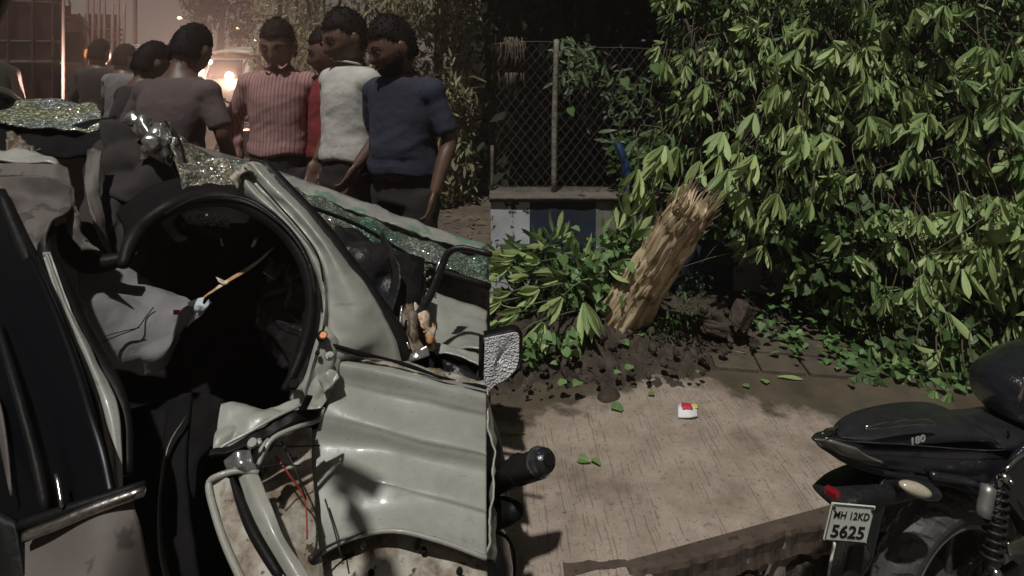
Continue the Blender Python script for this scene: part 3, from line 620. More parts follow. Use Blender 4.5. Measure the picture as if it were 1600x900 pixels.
cl('strip_flap', [[(337, 432, 1.52), (346, 436, 1.52), (356, 440, 1.53)], [(342, 440, 1.51), (350, 444, 1.51), (358, 443, 1.52)]], 'tape', nu=8, nv=5, thick=0.002)

# collapsed roof lining seen through the opening
cl('roof_lining', [
    [(120, 200, 2.02), (170, 215, 2.0), (220, 230, 2.0), (282, 240, 2.0)],
    [(125, 270, 1.88), (175, 280, 1.84), (225, 285, 1.86), (288, 295, 1.88)],
    [(116, 340, 1.70), (170, 348, 1.70), (205, 350, 1.74), (256, 336, 1.80)],
    [(108, 410, 1.62), (150, 412, 1.64), (180, 408, 1.68), (215, 398, 1.72)]], 'lining', nu=40, nv=40, thick=0.01, amp=0.05, scale=6)
cl('curtain_trim', [[(136, 235, 1.80), (146, 232, 1.80), (158, 235, 1.80)], [(132, 290, 1.72), (146, 296, 1.72), (156, 300, 1.73)], [(150, 350, 1.66), (165, 380, 1.66), (176, 400, 1.67)]], 'paint_shaded', nu=10, nv=24, thick=0.008, amp=0.008, scale=16)
cl('ceiling_panel', [[(158, 190, 1.96), (200, 196, 1.94), (262, 220, 1.92)], [(154, 240, 1.86), (200, 248, 1.84), (270, 262, 1.84)], [(160, 300, 1.78), (210, 318, 1.78), (275, 300, 1.80)]], 'lining', nu=30, nv=24, thick=0.008, amp=0.04, scale=7)
# roof: crazed rear glass, crumpled edge
cl('rear_glass', [
    [(-60, 142, 2.30), (20, 148, 2.32), (80, 152, 2.32), (140, 158, 2.28), (156, 168, 2.22)],
    [(-60, 165, 2.10), (20, 170, 2.12), (80, 172, 2.12), (130, 176, 2.10), (160, 182, 2.08)],
    [(-60, 180, 1.95), (15, 188, 1.96), (60, 196, 1.96), (110, 200, 1.96), (156, 196, 1.98)]], 'glass_roof', nu=60, nv=20, thick=0.008, amp=0.02, scale=10, edge=0.5)
cl('roof_cavity', [[(-60, 182, 2.0), (60, 196, 2.0), (180, 180, 2.04)], [(-60, 235, 1.86), (60, 240, 1.88), (180, 240, 1.94)]], 'inner', nu=20, nv=10, thick=0.01, amp=0.02, scale=9)
cl('roof_debris', [[(10, 206, 1.80), (40, 210, 1.80), (66, 226, 1.80)], [(8, 232, 1.72), (40, 236, 1.73), (64, 236, 1.73)]], 'rust', nu=20, nv=12, thick=0.006, amp=0.03, scale=22, edge=0.5)
crum = cl('crumpled_roof_skin', [
    [(186, 182, 1.98), (212, 176, 2.0), (240, 180, 2.0), (262, 196, 1.98)],
    [(208, 196, 1.92), (226, 190, 1.88), (246, 196, 1.88), (272, 222, 1.90)],
    [(208, 228, 1.86), (222, 222, 1.80), (244, 226, 1.82), (270, 244, 1.86)],
    [(206, 250, 1.84), (220, 246, 1.80), (242, 248, 1.82), (266, 262, 1.86)]], 'silver', nu=36, nv=34, thick=0.005, amp=0.032, scale=16, edge=0.3)
cl('bent_skin_lip', [[(250, 190, 1.86), (264, 204, 1.86), (276, 234, 1.86)], [(252, 226, 1.82), (262, 244, 1.82), (270, 262, 1.83)]], 'silver', crum, nu=16, nv=10, thick=0.005, amp=0.01, scale=18)
tube('roof_rim', [(258, 190, 1.92), (276, 214, 1.88), (286, 250, 1.82), (288, 290, 1.76), (286, 316, 1.72)], [0.004, 0.006, 0.007, 0.007, 0.006], M['rubber'], car, px=True)
cl('roof_rail', [
    [(-40, 228, 1.62), (20, 232, 1.62), (60, 236, 1.62), (88, 242, 1.62), (104, 256, 1.62)],
    [(-40, 246, 1.56), (20, 248, 1.56), (60, 248, 1.56), (90, 252, 1.57), (106, 262, 1.58)]], 'paint', nu=30, nv=8, thick=0.006, amp=0.012, scale=14)
cl('roof_gutter', [
    [(-40, 252, 1.57), (30, 252, 1.57), (80, 252, 1.57), (106, 262, 1.58)],
    [(-40, 276, 1.53), (30, 276, 1.53), (80, 278, 1.53), (112, 292, 1.54)]], 'paint_shaded', nu=30, nv=8, thick=0.008, amp=0.006, scale=14)
# centre pillar, pale and narrow, leaning forward
cp = cl('centre_pillar', [
    [(-40, 276, 1.47), (40, 276, 1.46), (80, 276, 1.46), (110, 290, 1.46)],
    [(-40, 290, 1.45), (30, 300, 1.44), (80, 312, 1.44), (112, 322, 1.45)],
    [(2, 300, 1.42), (30, 320, 1.41), (70, 340, 1.40), (104, 330, 1.42)],
    [(24, 340, 1.38), (42, 352, 1.37), (60, 356, 1.37), (76, 346, 1.37)],
    [(44, 400, 1.33), (52, 402, 1.32), (60, 402, 1.32), (70, 396, 1.32)],
    [(66, 460, 1.28), (72, 462, 1.275), (80, 460, 1.275), (88, 452, 1.275)]], 'paint_shaded', nu=30, nv=60, thick=0.008, amp=0.008, scale=12)
cl('pillar_torn_corner', [[(106, 290, 1.45), (114, 300, 1.45), (124, 330, 1.45)], [(100, 340, 1.44), (116, 344, 1.44), (130, 360, 1.44)], [(126, 392, 1.42), (140, 390, 1.42), (156, 392, 1.42)]], 'paint_shaded', cp, nu=14, nv=20, thick=0.006, amp=0.012, scale=20)
cl('pillar_blade', [
    [(62, 396, 1.325), (72, 394, 1.31), (80, 400, 1.32)],
    [(92, 480, 1.24), (102, 478, 1.225), (112, 482, 1.24)],
    [(122, 560, 1.17), (136, 556, 1.15), (148, 556, 1.165)],
    [(146, 640, 1.11), (164, 632, 1.09), (182, 626, 1.105)],
    [(160, 700, 1.07), (176, 698, 1.05), (190, 690, 1.06)],
    [(168, 768, 1.03), (182, 766, 1.01), (192, 760, 1.02)]], 'paint', nu=12, nv=60, thick=0.01, amp=0.002, scale=12)
tube('pillar_seal', [(78, 350, 1.40), (72, 392, 1.34), (92, 440, 1.30), (118, 500, 1.25), (150, 560, 1.20), (182, 610, 1.15), (198, 660, 1.11), (200, 740, 1.05)], [0.01, 0.017, 0.017, 0.017, 0.017, 0.013, 0.010, 0.010], M['rubber'], car, px=True, n=10)
tube('hanging_cover', [(98, 352, 1.48), (112, 392, 1.48), (150, 412, 1.50), (196, 404, 1.52)], [0.020, 0.028, 0.026, 0.018], M['rubber'], car, px=True, n=10)
# rear door: black frame, tinted glass, lower skin, chrome strip
rd = cl('rear_door_glass', [
    [(-120, 300, 1.44), (-40, 300, 1.42), (0, 310, 1.41)],
    [(-120, 500, 1.22), (-20, 490, 1.20), (84, 470, 1.20)],
    [(-120, 700, 1.06), (0, 690, 1.04), (150, 660, 1.02)],
    [(-120, 860, 0.98), (20, 830, 0.965), (176, 770, 0.95)]], 'tint', nu=24, nv=40, thick=0.008, amp=0.002, scale=5)
tube('window_frame', [(0, 300, 1.40), (30, 372, 1.33), (66, 450, 1.25), (100, 530, 1.18), (128, 600, 1.11), (146, 660, 1.06), (158, 762, 0.985)], [0.012, 0.016, 0.018, 0.019, 0.018, 0.015, 0.012], M['rubber'], car, px=True, n=10)
tube('window_frame', [(-6, 500, 1.16), (26, 610, 1.05), (56, 720, 0.98), (72, 800, 0.94)], [0.006, 0.008, 0.008, 0.008], M['rubber'], car, px=True)
cl('quarter_reflection_trim', [[(-20, 600, 1.08), (0, 640, 1.05), (20, 772, 0.97)], [(-20, 640, 1.07), (-4, 690, 1.03), (16, 776, 0.965)]], 'paint_shaded', nu=12, nv=4, thick=0.004)
tube('glass_channel', [(88, 740, 0.95), (97, 792, 0.92)], 0.003, M['chrome'], car, px=True)
cl('rear_door_skin', [
    [(-60, 860, 0.93), (40, 840, 0.925), (140, 800, 0.935), (205, 778, 0.955)],
    [(-60, 960, 0.86), (60, 940, 0.86), (150, 900, 0.88), (218, 820, 0.94)],
    [(-60, 1100, 0.80), (60, 1080, 0.80), (160, 1020, 0.84), (236, 900, 0.93)]], 'paint_shaded', nu=36, nv=26, thick=0.008, amp=0.008, scale=7)
cl('lower_shadow_panel', [[(-60, 770, 0.93), (0, 800, 0.925), (24, 815, 0.92)], [(-60, 1000, 0.85), (20, 980, 0.85), (50, 960, 0.86)]], 'rubber', nu=10, nv=10, thick=0.01)
tube('door_strip', [(38, 838, 0.905), (90, 818, 0.915), (150, 793, 0.93), (226, 766, 0.95)], [0.009, 0.0095, 0.0095, 0.009], M['chrome'], car, px=True, n=12, flat=0.75)
tube('door_strip_shadow_gap', [(30, 822, 0.92), (110, 796, 0.93), (226, 756, 0.96)], [0.008, 0.010, 0.006], M['rubber'], car, px=True)

# crumpled inner wing in front of the door opening
cl('bent_hinge_panel', [
    [(346, 634, 1.17), (372, 628, 1.18), (420, 632, 1.19), (468, 620, 1.21)],
    [(336, 668, 1.12), (372, 656, 1.13), (420, 648, 1.15), (470, 632, 1.19)],
    [(332, 702, 1.08), (368, 690, 1.10), (412, 668, 1.13), (470, 640, 1.18)]], 'paint', nu=50, nv=26, thick=0.005, amp=0.010, scale=16, edge=0.3)
cl('folded_edge', [
    [(328, 706, 1.07), (366, 690, 1.09), (412, 664, 1.12), (450, 644, 1.15), (506, 638, 1.18)],
    [(326, 712, 1.06), (370, 700, 1.075), (412, 684, 1.10), (452, 664, 1.13), (496, 656, 1.17)]], 'rubber', nu=40, nv=6, thick=0.006, amp=0.008, scale=20)
tube('folded_rim', [(506, 638, 1.185), (498, 656, 1.16), (462, 668, 1.13), (428, 684, 1.10), (412, 706, 1.08), (404, 726, 1.06)], [0.003, 0.004, 0.0045, 0.005, 0.005, 0.004], M['paint'], car, px=True)
tube('folded_rim', [(330, 712, 1.07), (352, 695, 1.085), (390, 675, 1.105), (430, 652, 1.13), (468, 634, 1.16)], 0.0035, M['paint'], car, px=True)
cl('torn_hook', [[(462, 646, 1.15), (472, 630, 1.15), (478, 618, 1.15)], [(476, 646, 1.15), (486, 626, 1.15), (488, 620, 1.15)]], 'rubber', nu=8, nv=4, thick=0.004)
cl('spring_block', [[(346, 718, 1.07), (368, 706, 1.06), (392, 700, 1.07)], [(350, 734, 1.05), (372, 726, 1.04), (396, 722, 1.05)], [(358, 744, 1.05), (380, 742, 1.04), (402, 736, 1.05)]], 'silver', nu=16, nv=14, thick=0.01, amp=0.008, scale=24)
disc('bolt', 394, 692, 1.06, 0.009, 'paint', car); disc('bolt', 404, 690, 1.07, 0.006, 'silver', car)
cl('gusset', [[(404, 702, 1.09), (412, 690, 1.10), (418, 684, 1.10)], [(402, 730, 1.06), (414, 712, 1.08), (420, 690, 1.09)]], 'paint', nu=8, nv=10, thick=0.004)
cl('wheelhouse_strip', [
    [(328, 752, 1.04), (344, 742, 1.04), (358, 748, 1.035)],
    [(336, 800, 1.00), (358, 792, 1.00), (384, 800, 0.995)],
    [(352, 850, 0.96), (378, 842, 0.96), (408, 846, 0.955)],
    [(384, 920, 0.91), (412, 908, 0.91), (448, 905, 0.905)]], 'paint_dirty', nu=26, nv=50, thick=0.006, amp=0.008, scale=16)
tube('strip_rim', [(404, 738, 1.05), (372, 736, 1.045), (340, 744, 1.035), (326, 758, 1.03), (336, 804, 0.99), (354, 856, 0.95), (386, 925, 0.90)], [0.004, 0.005, 0.0055, 0.006, 0.006, 0.006, 0.006], M['paint'], car, px=True)
cl('wheelhouse_strip_inner', [
    [(372, 744, 1.05), (384, 740, 1.045), (402, 740, 1.05)],
    [(386, 790, 1.005), (402, 784, 1.00), (420, 780, 1.005)],
    [(410, 840, 0.965), (428, 836, 0.96), (444, 836, 0.965)],
    [(450, 910, 0.92), (466, 905, 0.915), (486, 905, 0.92)]], 'paint', nu=16, nv=40, thick=0.006, amp=0.004, scale=14)
tube('strip_gap', [(362, 748, 1.035), (378, 790, 0.998), (398, 836, 0.958), (440, 905, 0.908)], [0.004, 0.008, 0.009, 0.008], M['rubber'], car, px=True)
hp = cl('hinge_post', [
    [(420, 690, 1.22), (450, 678, 1.23), (486, 668, 1.24)],
    [(408, 740, 1.17), (445, 736, 1.18), (488, 730, 1.20)],
    [(430, 800, 1.10), (460, 800, 1.12), (492, 800, 1.14)],
    [(460, 880, 1.03), (480, 880, 1.04), (500, 870, 1.07)],
    [(480, 940, 0.98), (500, 940, 0.99), (520, 935, 1.02)]], 'paint_dirty', nu=24, nv=40, thick=0.006, amp=0.008, scale=12)
cl('wheel_arch_liner', [
    [(476, 862, 1.19), (540, 836, 1.18), (615, 828, 1.175), (690, 842, 1.17), (762, 868, 1.165)],
    [(480, 920, 1.12), (540, 900, 1.11), (615, 890, 1.10), (690, 900, 1.10), (762, 915, 1.09)],
    [(480, 1000, 1.05), (540, 990, 1.04), (615, 980, 1.03), (690, 985, 1.03), (762, 990, 1.02)]], 'paint_dirty', nu=50, nv=24, thick=0.006, amp=0.010, scale=9)
for x, y, Y in ((580, 895, 1.10), (662, 860, 1.135), (568, 852, 1.15), (540, 872, 1.14), (718, 892, 1.095)): disc('bolt', x, y, Y, 0.0065, 'inner' if x != 568 else 'paint', car)
for pts, r, m in (([(440, 690, 1.14), (462, 735, 1.10), (478, 780, 1.09)], 0.0016, 'wire'), ([(430, 712, 1.12), (452, 742, 1.10), (476, 780, 1.09), (480, 842, 1.04)], 0.0016, 'wire_red'),
                  ([(420, 694, 1.12), (450, 698, 1.15), (500, 696, 1.19)], 0.0014, 'wire'), ([(508, 780, 1.16), (520, 820, 1.12), (534, 872, 1.09)], 0.0016, 'wire'),
                  ([(474, 868, 1.06), (500, 860, 1.09), (540, 842, 1.12), (600, 828, 1.125), (680, 840, 1.118)], [0.0045, 0.003, 0.002, 0.002, 0.002], 'wire'),
                  ([(484, 874, 1.04), (500, 862, 1.06)], 0.006, 'wire'), ([(410, 730, 1.06), (440, 726, 1.10), (470, 728, 1.13)], 0.0013, 'wire')):
    tube('cable', pts, r, M[m], car, px=True)
tube('door_gap', [(482, 668, 1.25), (478, 720, 1.215), (476, 775, 1.185), (482, 830, 1.14), (488, 872, 1.12)], 0.004, M['inner'], car, px=True)
# body below: sill and closed far side, so that the wreck stands on the ground
cl('body_side', [[(-200, 900, 1.35), (200, 940, 1.40), (500, 940, 1.35), (762, 940, 1.25)], [(-200, 1350, 1.30), (200, 1350, 1.35), (500, 1350, 1.32), (762, 1350, 1.22)], [(-200, 1900, 1.0), (200, 1900, 1.0), (500, 1900, 1.0), (758, 1900, 1.0)]], 'paint_shaded', nu=30, nv=16, thick=0.02, amp=0.01, scale=4)
cl('far_side', [[(-60, 150, 2.36), (200, 200, 2.32), (450, 275, 2.26), (762, 392, 2.24)], [(-60, 500, 2.40), (200, 520, 2.40), (450, 540, 2.34), (766, 560, 2.28)], [(-60, 760, 2.35), (200, 760, 2.35), (450, 760, 2.3), (764, 700, 2.2)]], 'paint_shaded', nu=30, nv=16, thick=0.01, amp=0.01, scale=4)
# back of the car beyond the left edge of the view: the roof stands up there
def wpanel(name, rows, m, **k): return link(name, loft_me(rows, world=True, **k), M[m], car)
wpanel('rear_roof', [[(-2.7, 1.15, 1.45), (-2.1, 1.2, 1.55), (-1.72, 1.3, 1.50)], [(-2.8, 1.7, 1.50), (-2.2, 1.7, 1.60), (-1.80, 1.75, 1.52)], [(-2.7, 2.3, 1.45), (-2.3, 2.3, 1.50), (-1.95, 2.3, 1.42)]], 'paint', nu=20, nv=20, thick=0.02, amp=0.03, scale=5)
wpanel('rear_side', [[(-2.7, 1.13, 1.45), (-2.1, 1.18, 1.55), (-1.70, 1.28, 1.50)], [(-2.9, 0.85, 0.9), (-2.2, 0.84, 0.9), (-1.5, 0.86, 0.9)], [(-2.9, 0.8, 0.3), (-2.2, 0.8, 0.3), (-1.4, 0.85, 0.3)]], 'paint', nu=20, nv=20, thick=0.02, amp=0.02, scale=5)

# ------------------------------------------------------------------ leaves
LEAF_N = 5
def leaf_template(w=0.16, fold=0.35, droop=0.25, n=LEAF_N, obov=1.5, point=0.7):
    """blade along +y, unit length; three vertices per station"""
    V = []; UV = []
    for i in range(n+1):
        t = i/n
        ww = w*math.sin(math.pi*min(1, t**obov*0.97+0.03))**point
        if i == n: ww = 0.004
        z = -droop*t*t
        V += [(-ww, t, z+fold*ww), (0, t, z), (ww, t, z+fold*ww)]
        UV += [(0, t), (0.5, t), (1, t)]
    Fc = []
    for i in range(n):
        a = i*3; Fc += [(a, a+1, a+4, a+3), (a+1, a+2, a+5, a+4)]
    return np.array(V), Fc, np.array(UV)
def heart_template():
    V = [(0, 0, 0), (-0.36, -0.06, 0.03), (-0.46, 0.28, 0.06), (-0.26, 0.66, 0.0), (0, 1.0, -0.10), (0.26, 0.66, 0.0), (0.46, 0.28, 0.06), (0.36, -0.06, 0.03), (0, 0.4, -0.03)]
    Fc = [(0, 8, 2, 1), (8, 3, 2), (8, 4, 3), (8, 5, 4), (8, 6, 5), (0, 7, 6, 8)]
    UV = [(v[0]+0.5, v[1]) for v in V]
    return np.array(V), Fc, np.array(UV)
LONG = leaf_template(0.115, 0.3, 0.22, point=0.6); LONG_FLAT = leaf_template(0.112, 0.15, 0.12); LONG_CURL = leaf_template(0.105, 0.5, 0.42); SMALL = leaf_template(0.2, 0.3, 0.2, n=3, obov=1.1)
HEART = heart_template()
def frame(d, roll=0.0, up=Vector((0, 0, 1))):
    """rotation matrix taking +y to d, +z as near to `up` as it can"""
    y = Vector(d).normalized(); z = up-y*up.dot(y)
    z = z.normalized() if z.length > 1e-3 else y.orthogonal().normalized()
    x = y.cross(z)
    m = Matrix((x, y, z)).transposed()
    return m @ Matrix.Rotation(roll, 3, 'Y')
def leaves_me(items, template):
    """items: (position, 3x3 frame, length, tone)"""
    V0, F0, UV0 = template; k = len(V0); nf = len(F0)
    V = np.empty((len(items)*k, 3))
    for i, (p, m, l, t) in enumerate(items):
        V[i*k:(i+1)*k] = V0 @ (np.array(m).T*l)+np.array(p)
    Fc = []
    for i in range(len(items)):
        o = i*k; Fc += [tuple(o+a for a in f) for f in F0]
    me = mesh(V.tolist(), Fc)
    loops = [a for f in F0 for a in f]
    uv = me.uv_layers.new(name='blade'); uv.data.foreach_set('uv', np.tile(UV0[loops], (len(items), 1)).ravel())
    tn = me.uv_layers.new(name='tone')
    tn.data.foreach_set('uv', np.repeat(np.array([[t, 0.0] for *_, t in items]), len(loops), 0).ravel())
    return me
def join_me(meshes):
    bm = bmesh.new()
    for m in meshes: bm.from_mesh(m)
    me = bpy.data.meshes.new('joined'); bm.to_mesh(me); bm.free(); return me
def rv(s=1.0): return Vector((rnd.gauss(0, 1), rnd.gauss(0, 1), rnd.gauss(0, 1))).normalized()*s
def whorl(p, axis, n, L, spread, out, tone=None):
    """a fan of leaves round a drooping shoot tip"""
    axis = Vector(axis).normalized(); x = axis.orthogonal().normalized(); y = axis.cross(x)
    a0 = rnd.uniform(0, 6.28); tn = rnd.random() if tone is None else tone
    for i in range(n):
        a = a0+2*math.pi*i/n+rnd.uniform(-0.3, 0.3); s = spread*rnd.uniform(0.6, 1.2)
        d = axis*math.cos(s)+(x*math.cos(a)+y*math.sin(a))*math.sin(s)
        d = (d+Vector((0, 0, -0.25))).normalized()
        outv = (x*math.cos(a)+y*math.sin(a))
        f = frame(d, rnd.uniform(-0.5, 0.5), up=(outv*-0.2-axis+rv(0.35)))
        out.append((p+d*0.012, f, L*rnd.uniform(0.75, 1.15), min(1, max(0, tn*0.65+rnd.uniform(-0.15, 0.3)))))
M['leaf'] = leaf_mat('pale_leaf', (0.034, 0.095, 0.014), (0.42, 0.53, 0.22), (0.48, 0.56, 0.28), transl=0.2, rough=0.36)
M['leaf_dark'] = leaf_mat('deep_and_shaded_leaf', (0.022, 0.05, 0.014), (0.07, 0.12, 0.035), (0.10, 0.15, 0.06), transl=0.15, rough=0.35)  # deep green creepers; inner tree leaves take their shade from this colour
M['leaf_shaded'] = leaf_mat('shaded_tree_leaf', (0.022, 0.06, 0.010), (0.20, 0.30, 0.09), (0.24, 0.32, 0.13), transl=0.2)  # same tree leaf, shade inside the crown put into its colour
M['leaf_bright'] = leaf_mat('fresh_green_leaf', (0.045, 0.12, 0.030), (0.20, 0.32, 0.12), (0.24, 0.36, 0.16), transl=0.25, rough=0.35)
M['leaf_street'] = leaf_mat('dusty_leaf', (0.09, 0.09, 0.04), (0.27, 0.25, 0.13), (0.2, 0.18, 0.1), transl=0.2)
M['leaf_night'] = leaf_mat('dusk_leaf', (0.010, 0.014, 0.006), (0.022, 0.028, 0.012), (0.025, 0.03, 0.014), transl=0.0, rough=0.8)  # night darkness put into the leaf colour
M['bark'] = mat('grey_brown_bark', (0.085, 0.065, 0.048), (0.045, 0.035, 0.026), 14, 0.85, bump=0.8, bscale=40)
M['twig'] = mat('brown_twig', (0.10, 0.075, 0.04), (0.06, 0.048, 0.026), 20, 0.7)
M['vine'] = mat('green_stem', (0.11, 0.15, 0.05), (0.08, 0.09, 0.04), 20, 0.6)

# ------------------------------------------------------------------ people
def joint(me_list_bm, voxel, smooth_it=4):
    """one continuous surface out of overlapping shapes"""
    me = bpy.data.meshes.new('raw'); me_list_bm.to_mesh(me); me_list_bm.free()
    o = bpy.data.objects.new('raw', me); col.objects.link(o)
    m = o.modifiers.new('r', 'REMESH'); m.mode = 'VOXEL'; m.voxel_size = voxel
    s = o.modifiers.new('s', 'SMOOTH'); s.factor = 0.5; s.iterations = smooth_it
    dg = bpy.context.evaluated_depsgraph_get()
    out = bpy.data.meshes.new_from_object(o.evaluated_get(dg))
    bpy.data.objects.remove(o); bpy.data.meshes.remove(me)
    return out
def rings(bm, secs, n=24):
    """closed tube of elliptical sections: (centre, rx, ry)"""
    rr = []
    for c, rx, ry in secs:
        rr.append([bm.verts.new((c[0]+rx*math.cos(2*math.pi*k/n), c[1]+ry*math.sin(2*math.pi*k/n), c[2])) for k in range(n)])
    for a, b in zip(rr, rr[1:]):
        for k in range(n): bm.faces.new((a[k], a[(k+1) % n], b[(k+1) % n], b[k]))
    bm.faces.new(rr[0][::-1]); bm.faces.new(rr[-1])
def head_verts(bm, c, s=1.0, pitch=0.0, yaw=0.0):
    """a face looking to -y: brow, sockets, nose, lips, chin, ears"""
    rot = Matrix.Rotation(yaw, 3, 'Z') @ Matrix.Rotation(pitch, 3, 'X')
    vs = add_ball(bm, Vector((0, 0, 0)), 1.0, 40, 30)
    for v in vs:
        x, y, z = v.co
        w = 0.074; d = 0.094; h = 0.118
        jaw = 1.0-0.36*max(0, -z)**1.3
        px, py, pz = x*w*jaw, y*d*(1.0-0.12*max(0, -z)), z*h
        fr = max(0, -y)
        def g(cx, cz, sx, sz): return math.exp(-((px-cx)/sx)**2-((pz-cz)/sz)**2)
        if y < 0:
            py -= 0.022*g(0, -0.022, 0.011, 0.016)+0.011*g(0, 0.002, 0.007, 0.022)   # nose
            py += 0.014*(g(0.031, 0.010, 0.016, 0.011)+g(-0.031, 0.010, 0.016, 0.011))
            py -= 0.006*(g(0.028, 0.030, 0.026, 0.008)+g(-0.028, 0.030, 0.026, 0.008))
            py -= 0.008*g(0, -0.055, 0.022, 0.010)-0.005*g(0, -0.054, 0.022, 0.003)
            py -= 0.012*g(0, -0.096, 0.020, 0.014)
            py -= 0.004*(g(0.045, -0.02, 0.02, 0.02)+g(-0.045, -0.02, 0.02, 0.02))
        q = rot @ (Vector((px, py, pz))*s)
        v.co = Vector(c)+q
    for e in (-1, 1):
        add_ball(bm, Vector(c)+rot @ Vector((e*0.077*s, 0.006*s, 0.0)), (0.011*s, 0.02*s, 0.032*s), 10, 8, rot)
    return rot
def hand(bm, wrist, d, palm_n, side, curl=0.5):
    """palm, four unequal curled fingers, thumb from the side of the palm"""
    d = Vector(d).normalized(); nrm = Vector(palm_n); nrm = (nrm-d*nrm.dot(d)).normalized(); x = d.cross(nrm)*side
    rot = Matrix((x, d, nrm)).transposed()
    add_ball(bm, Vector(wrist)+d*0.045, (0.041, 0.052, 0.017), 14, 10, rot)
    for i, (o, l) in enumerate(((-0.030, 0.070), (-0.010, 0.080), (0.010, 0.076), (0.028, 0.060))):
        b = Vector(wrist)+d*0.082+x*o
        c1 = curl*(0.7+0.12*i)
        a = d*math.cos(c1*0.5)+nrm*math.sin(c1*0.5); b1 = b+a*l*0.45
        a2 = d*math.cos(c1*1.3)+nrm*math.sin(c1*1.3); b2 = b1+a2*l*0.32
        a3 = d*math.cos(c1*2.0)+nrm*math.sin(c1*2.0); b3 = b2+a3*l*0.24
        add_tube(bm, [b-d*0.02, b1, b2, b3], [0.0095, 0.009, 0.0082, 0.0068], 8, 10)
    t = Vector(wrist)+d*0.022-x*0.034
    add_tube(bm, [t+x*0.012, t-x*0.014+d*0.028+nrm*0.006, t-x*0.016+d*0.056+nrm*0.016, t-x*0.008+d*0.074+nrm*0.024], [0.013, 0.0115, 0.010, 0.008], 8, 10)

def person(X, Y, top, yaw, label, shirt, trousers, skin, sleeve='short', arms=None, head_yaw=0.0, head_pitch=0.25, lean=0.0, wide=1.0,
           voxel=0.009, hair_s=1.0, z0=0.0, feet='shoe', belly=0.0, hunch=0.0, stripes=False, beard=False, group='people standing round the wreck'):
    t = thing('person', label, 'person', (X, Y, z0), group)
    H = top-z0; k = H/1.75
    Rz = Matrix.Rotation(yaw, 4, 'Z')
    W = Matrix.Translation((X, Y, z0)) @ Rz @ Matrix.Scale(k, 4)
    def fin(me): me.transform(W); return me
    sh = 0.185*wide
    def ln(z): return -lean*max(0, z-0.95)-hunch*max(0, z-1.25)
    def torso(bm, g, lo=0.84, hi=1.49):
        S = [(0.84, 0.155, 0.115, 0), (0.92, 0.172, 0.125, 0), (0.98, 0.168, 0.124+belly*0.5, -belly*0.4), (1.02, 0.165, 0.122+belly*0.6, -belly*0.5), (1.10, 0.160, 0.120+belly, -belly), (1.22, 0.170, 0.122+belly*0.5, -belly*0.5),
             (1.31, 0.180, 0.120, 0), (1.37, 0.170, 0.108, 0.004), (1.41, 0.140, 0.096, 0.006), (1.44, 0.100, 0.080, 0.008), (1.475, 0.070, 0.066, 0.008)]
        rings(bm, [((0, y+ln(z), z), rx*wide+g, ry+g) for z, rx, ry, y in S if lo <= z <= hi])
        for e in (-1, 1): add_ball(bm, Vector((e*(sh-0.012), 0.004+ln(1.37), 1.362)), (0.064+g, 0.062+g, 0.060+g), 14, 10)
    if arms is None: arms = {}
    A = {}
    for e, key in ((-1, 'r'), (1, 'l')):
        A[e] = arms.get(key, [(e*(sh+0.06), 0.02, 1.12), (e*(sh+0.065), -0.05, 0.88)])
    def arm(bm, e, g, upto):
        s = Vector((e*(sh-0.004), ln(1.37), 1.365)); el = Vector(A[e][0])+Vector((0, ln(1.1), 0)); wr = Vector(A[e][1])+Vector((0, ln(1.0), 0))
        if upto == 'full': add_tube(bm, [s, s.lerp(el, 0.5)+Vector((e*0.008, 0, 0)), el, el.lerp(wr, 0.4), wr], [0.052+g, 0.047+g, 0.038+g, 0.038+g, 0.026+g], 14)
        elif upto == 'short': add_tube(bm, [s, s.lerp(el, 0.5), s.lerp(el, 0.82)], [0.056+g, 0.056+g, 0.056+g], 16)
        elif upto == 'long': add_tube(bm, [s, s.lerp(el, 0.5), el, el.lerp(wr, 0.5), wr], [0.056+g, 0.053+g, 0.047+g, 0.045+g, 0.036+g], 16)
    def leg(bm, e, g, full=True):
        h = Vector((e*0.09, 0, 0.88)); kn = Vector((e*0.105, -0.02, 0.49)); an = Vector((e*0.11, 0.02, 0.09))
        add_tube(bm, [h, h.lerp(kn, 0.5), kn, kn.lerp(an, 0.4), an], [0.085+g, 0.075+g, 0.055+g, 0.054+g, 0.036+g*1.5], 16)
    bm = bmesh.new(); torso(bm, 0)
    add_tube(bm, [(0, 0.01+ln(1.44), 1.44), (0, 0.0+ln(1.5), 1.51), (0, -0.006+ln(1.56), 1.57)], [0.066, 0.058, 0.056], 16)
    hc = Vector((0, -0.022+ln(1.62), 1.575))
    HS = 1.24; rot = head_verts(bm, hc, HS, head_pitch, head_yaw)
    for e in (-1, 1):
        arm(bm, e, 0, 'full'); leg(bm, e, 0)
        el, wr = Vector(A[e][0]), Vector(A[e][1])+Vector((0, ln(1.0), 0))
        hand(bm, wr, (wr-el-Vector((0, ln(1.1), 0))).normalized()+Vector((0, 0, -0.3)), (-e, -0.5, 0), -e, 0.55)
        add_ball(bm, Vector((e*0.115, -0.05, 0.045)), (0.045, 0.125, 0.045), 14, 8)
    link('body', fin(joint(bm, voxel, 3)), M[skin], t)
    bm = bmesh.new(); torso(bm, 0.013, 0.97, 1.47)
    for e in (-1, 1): arm(bm, e, 0.004, sleeve)
    bm2 = joint(bm, 0.011, 4)
    for v in bm2.vertices:
        c = v.co
        f = 0.007*noise.noise(Vector((c.x*9+c.z*5, c.y*7, c.z*7+X*3)))+0.006*(0.4-abs(noise.noise(Vector((c.x*8-c.z*9, c.y*8, c.z*13+X)))))+0.002*noise.noise(Vector((c.x*30, c.y*30, c.z*40)))
        f *= 1.3-0.6*min(1, max(0, (c.z-1.0)/0.4))
        v.co += v.normal*f
        if c.z < 1.03: v.co += Vector((c.x*0.06, c.y*0.06, -0.015+0.008*math.sin(c.x*30)))
    shirt_o = link('shirt', fin(bm2), M[shirt], t)
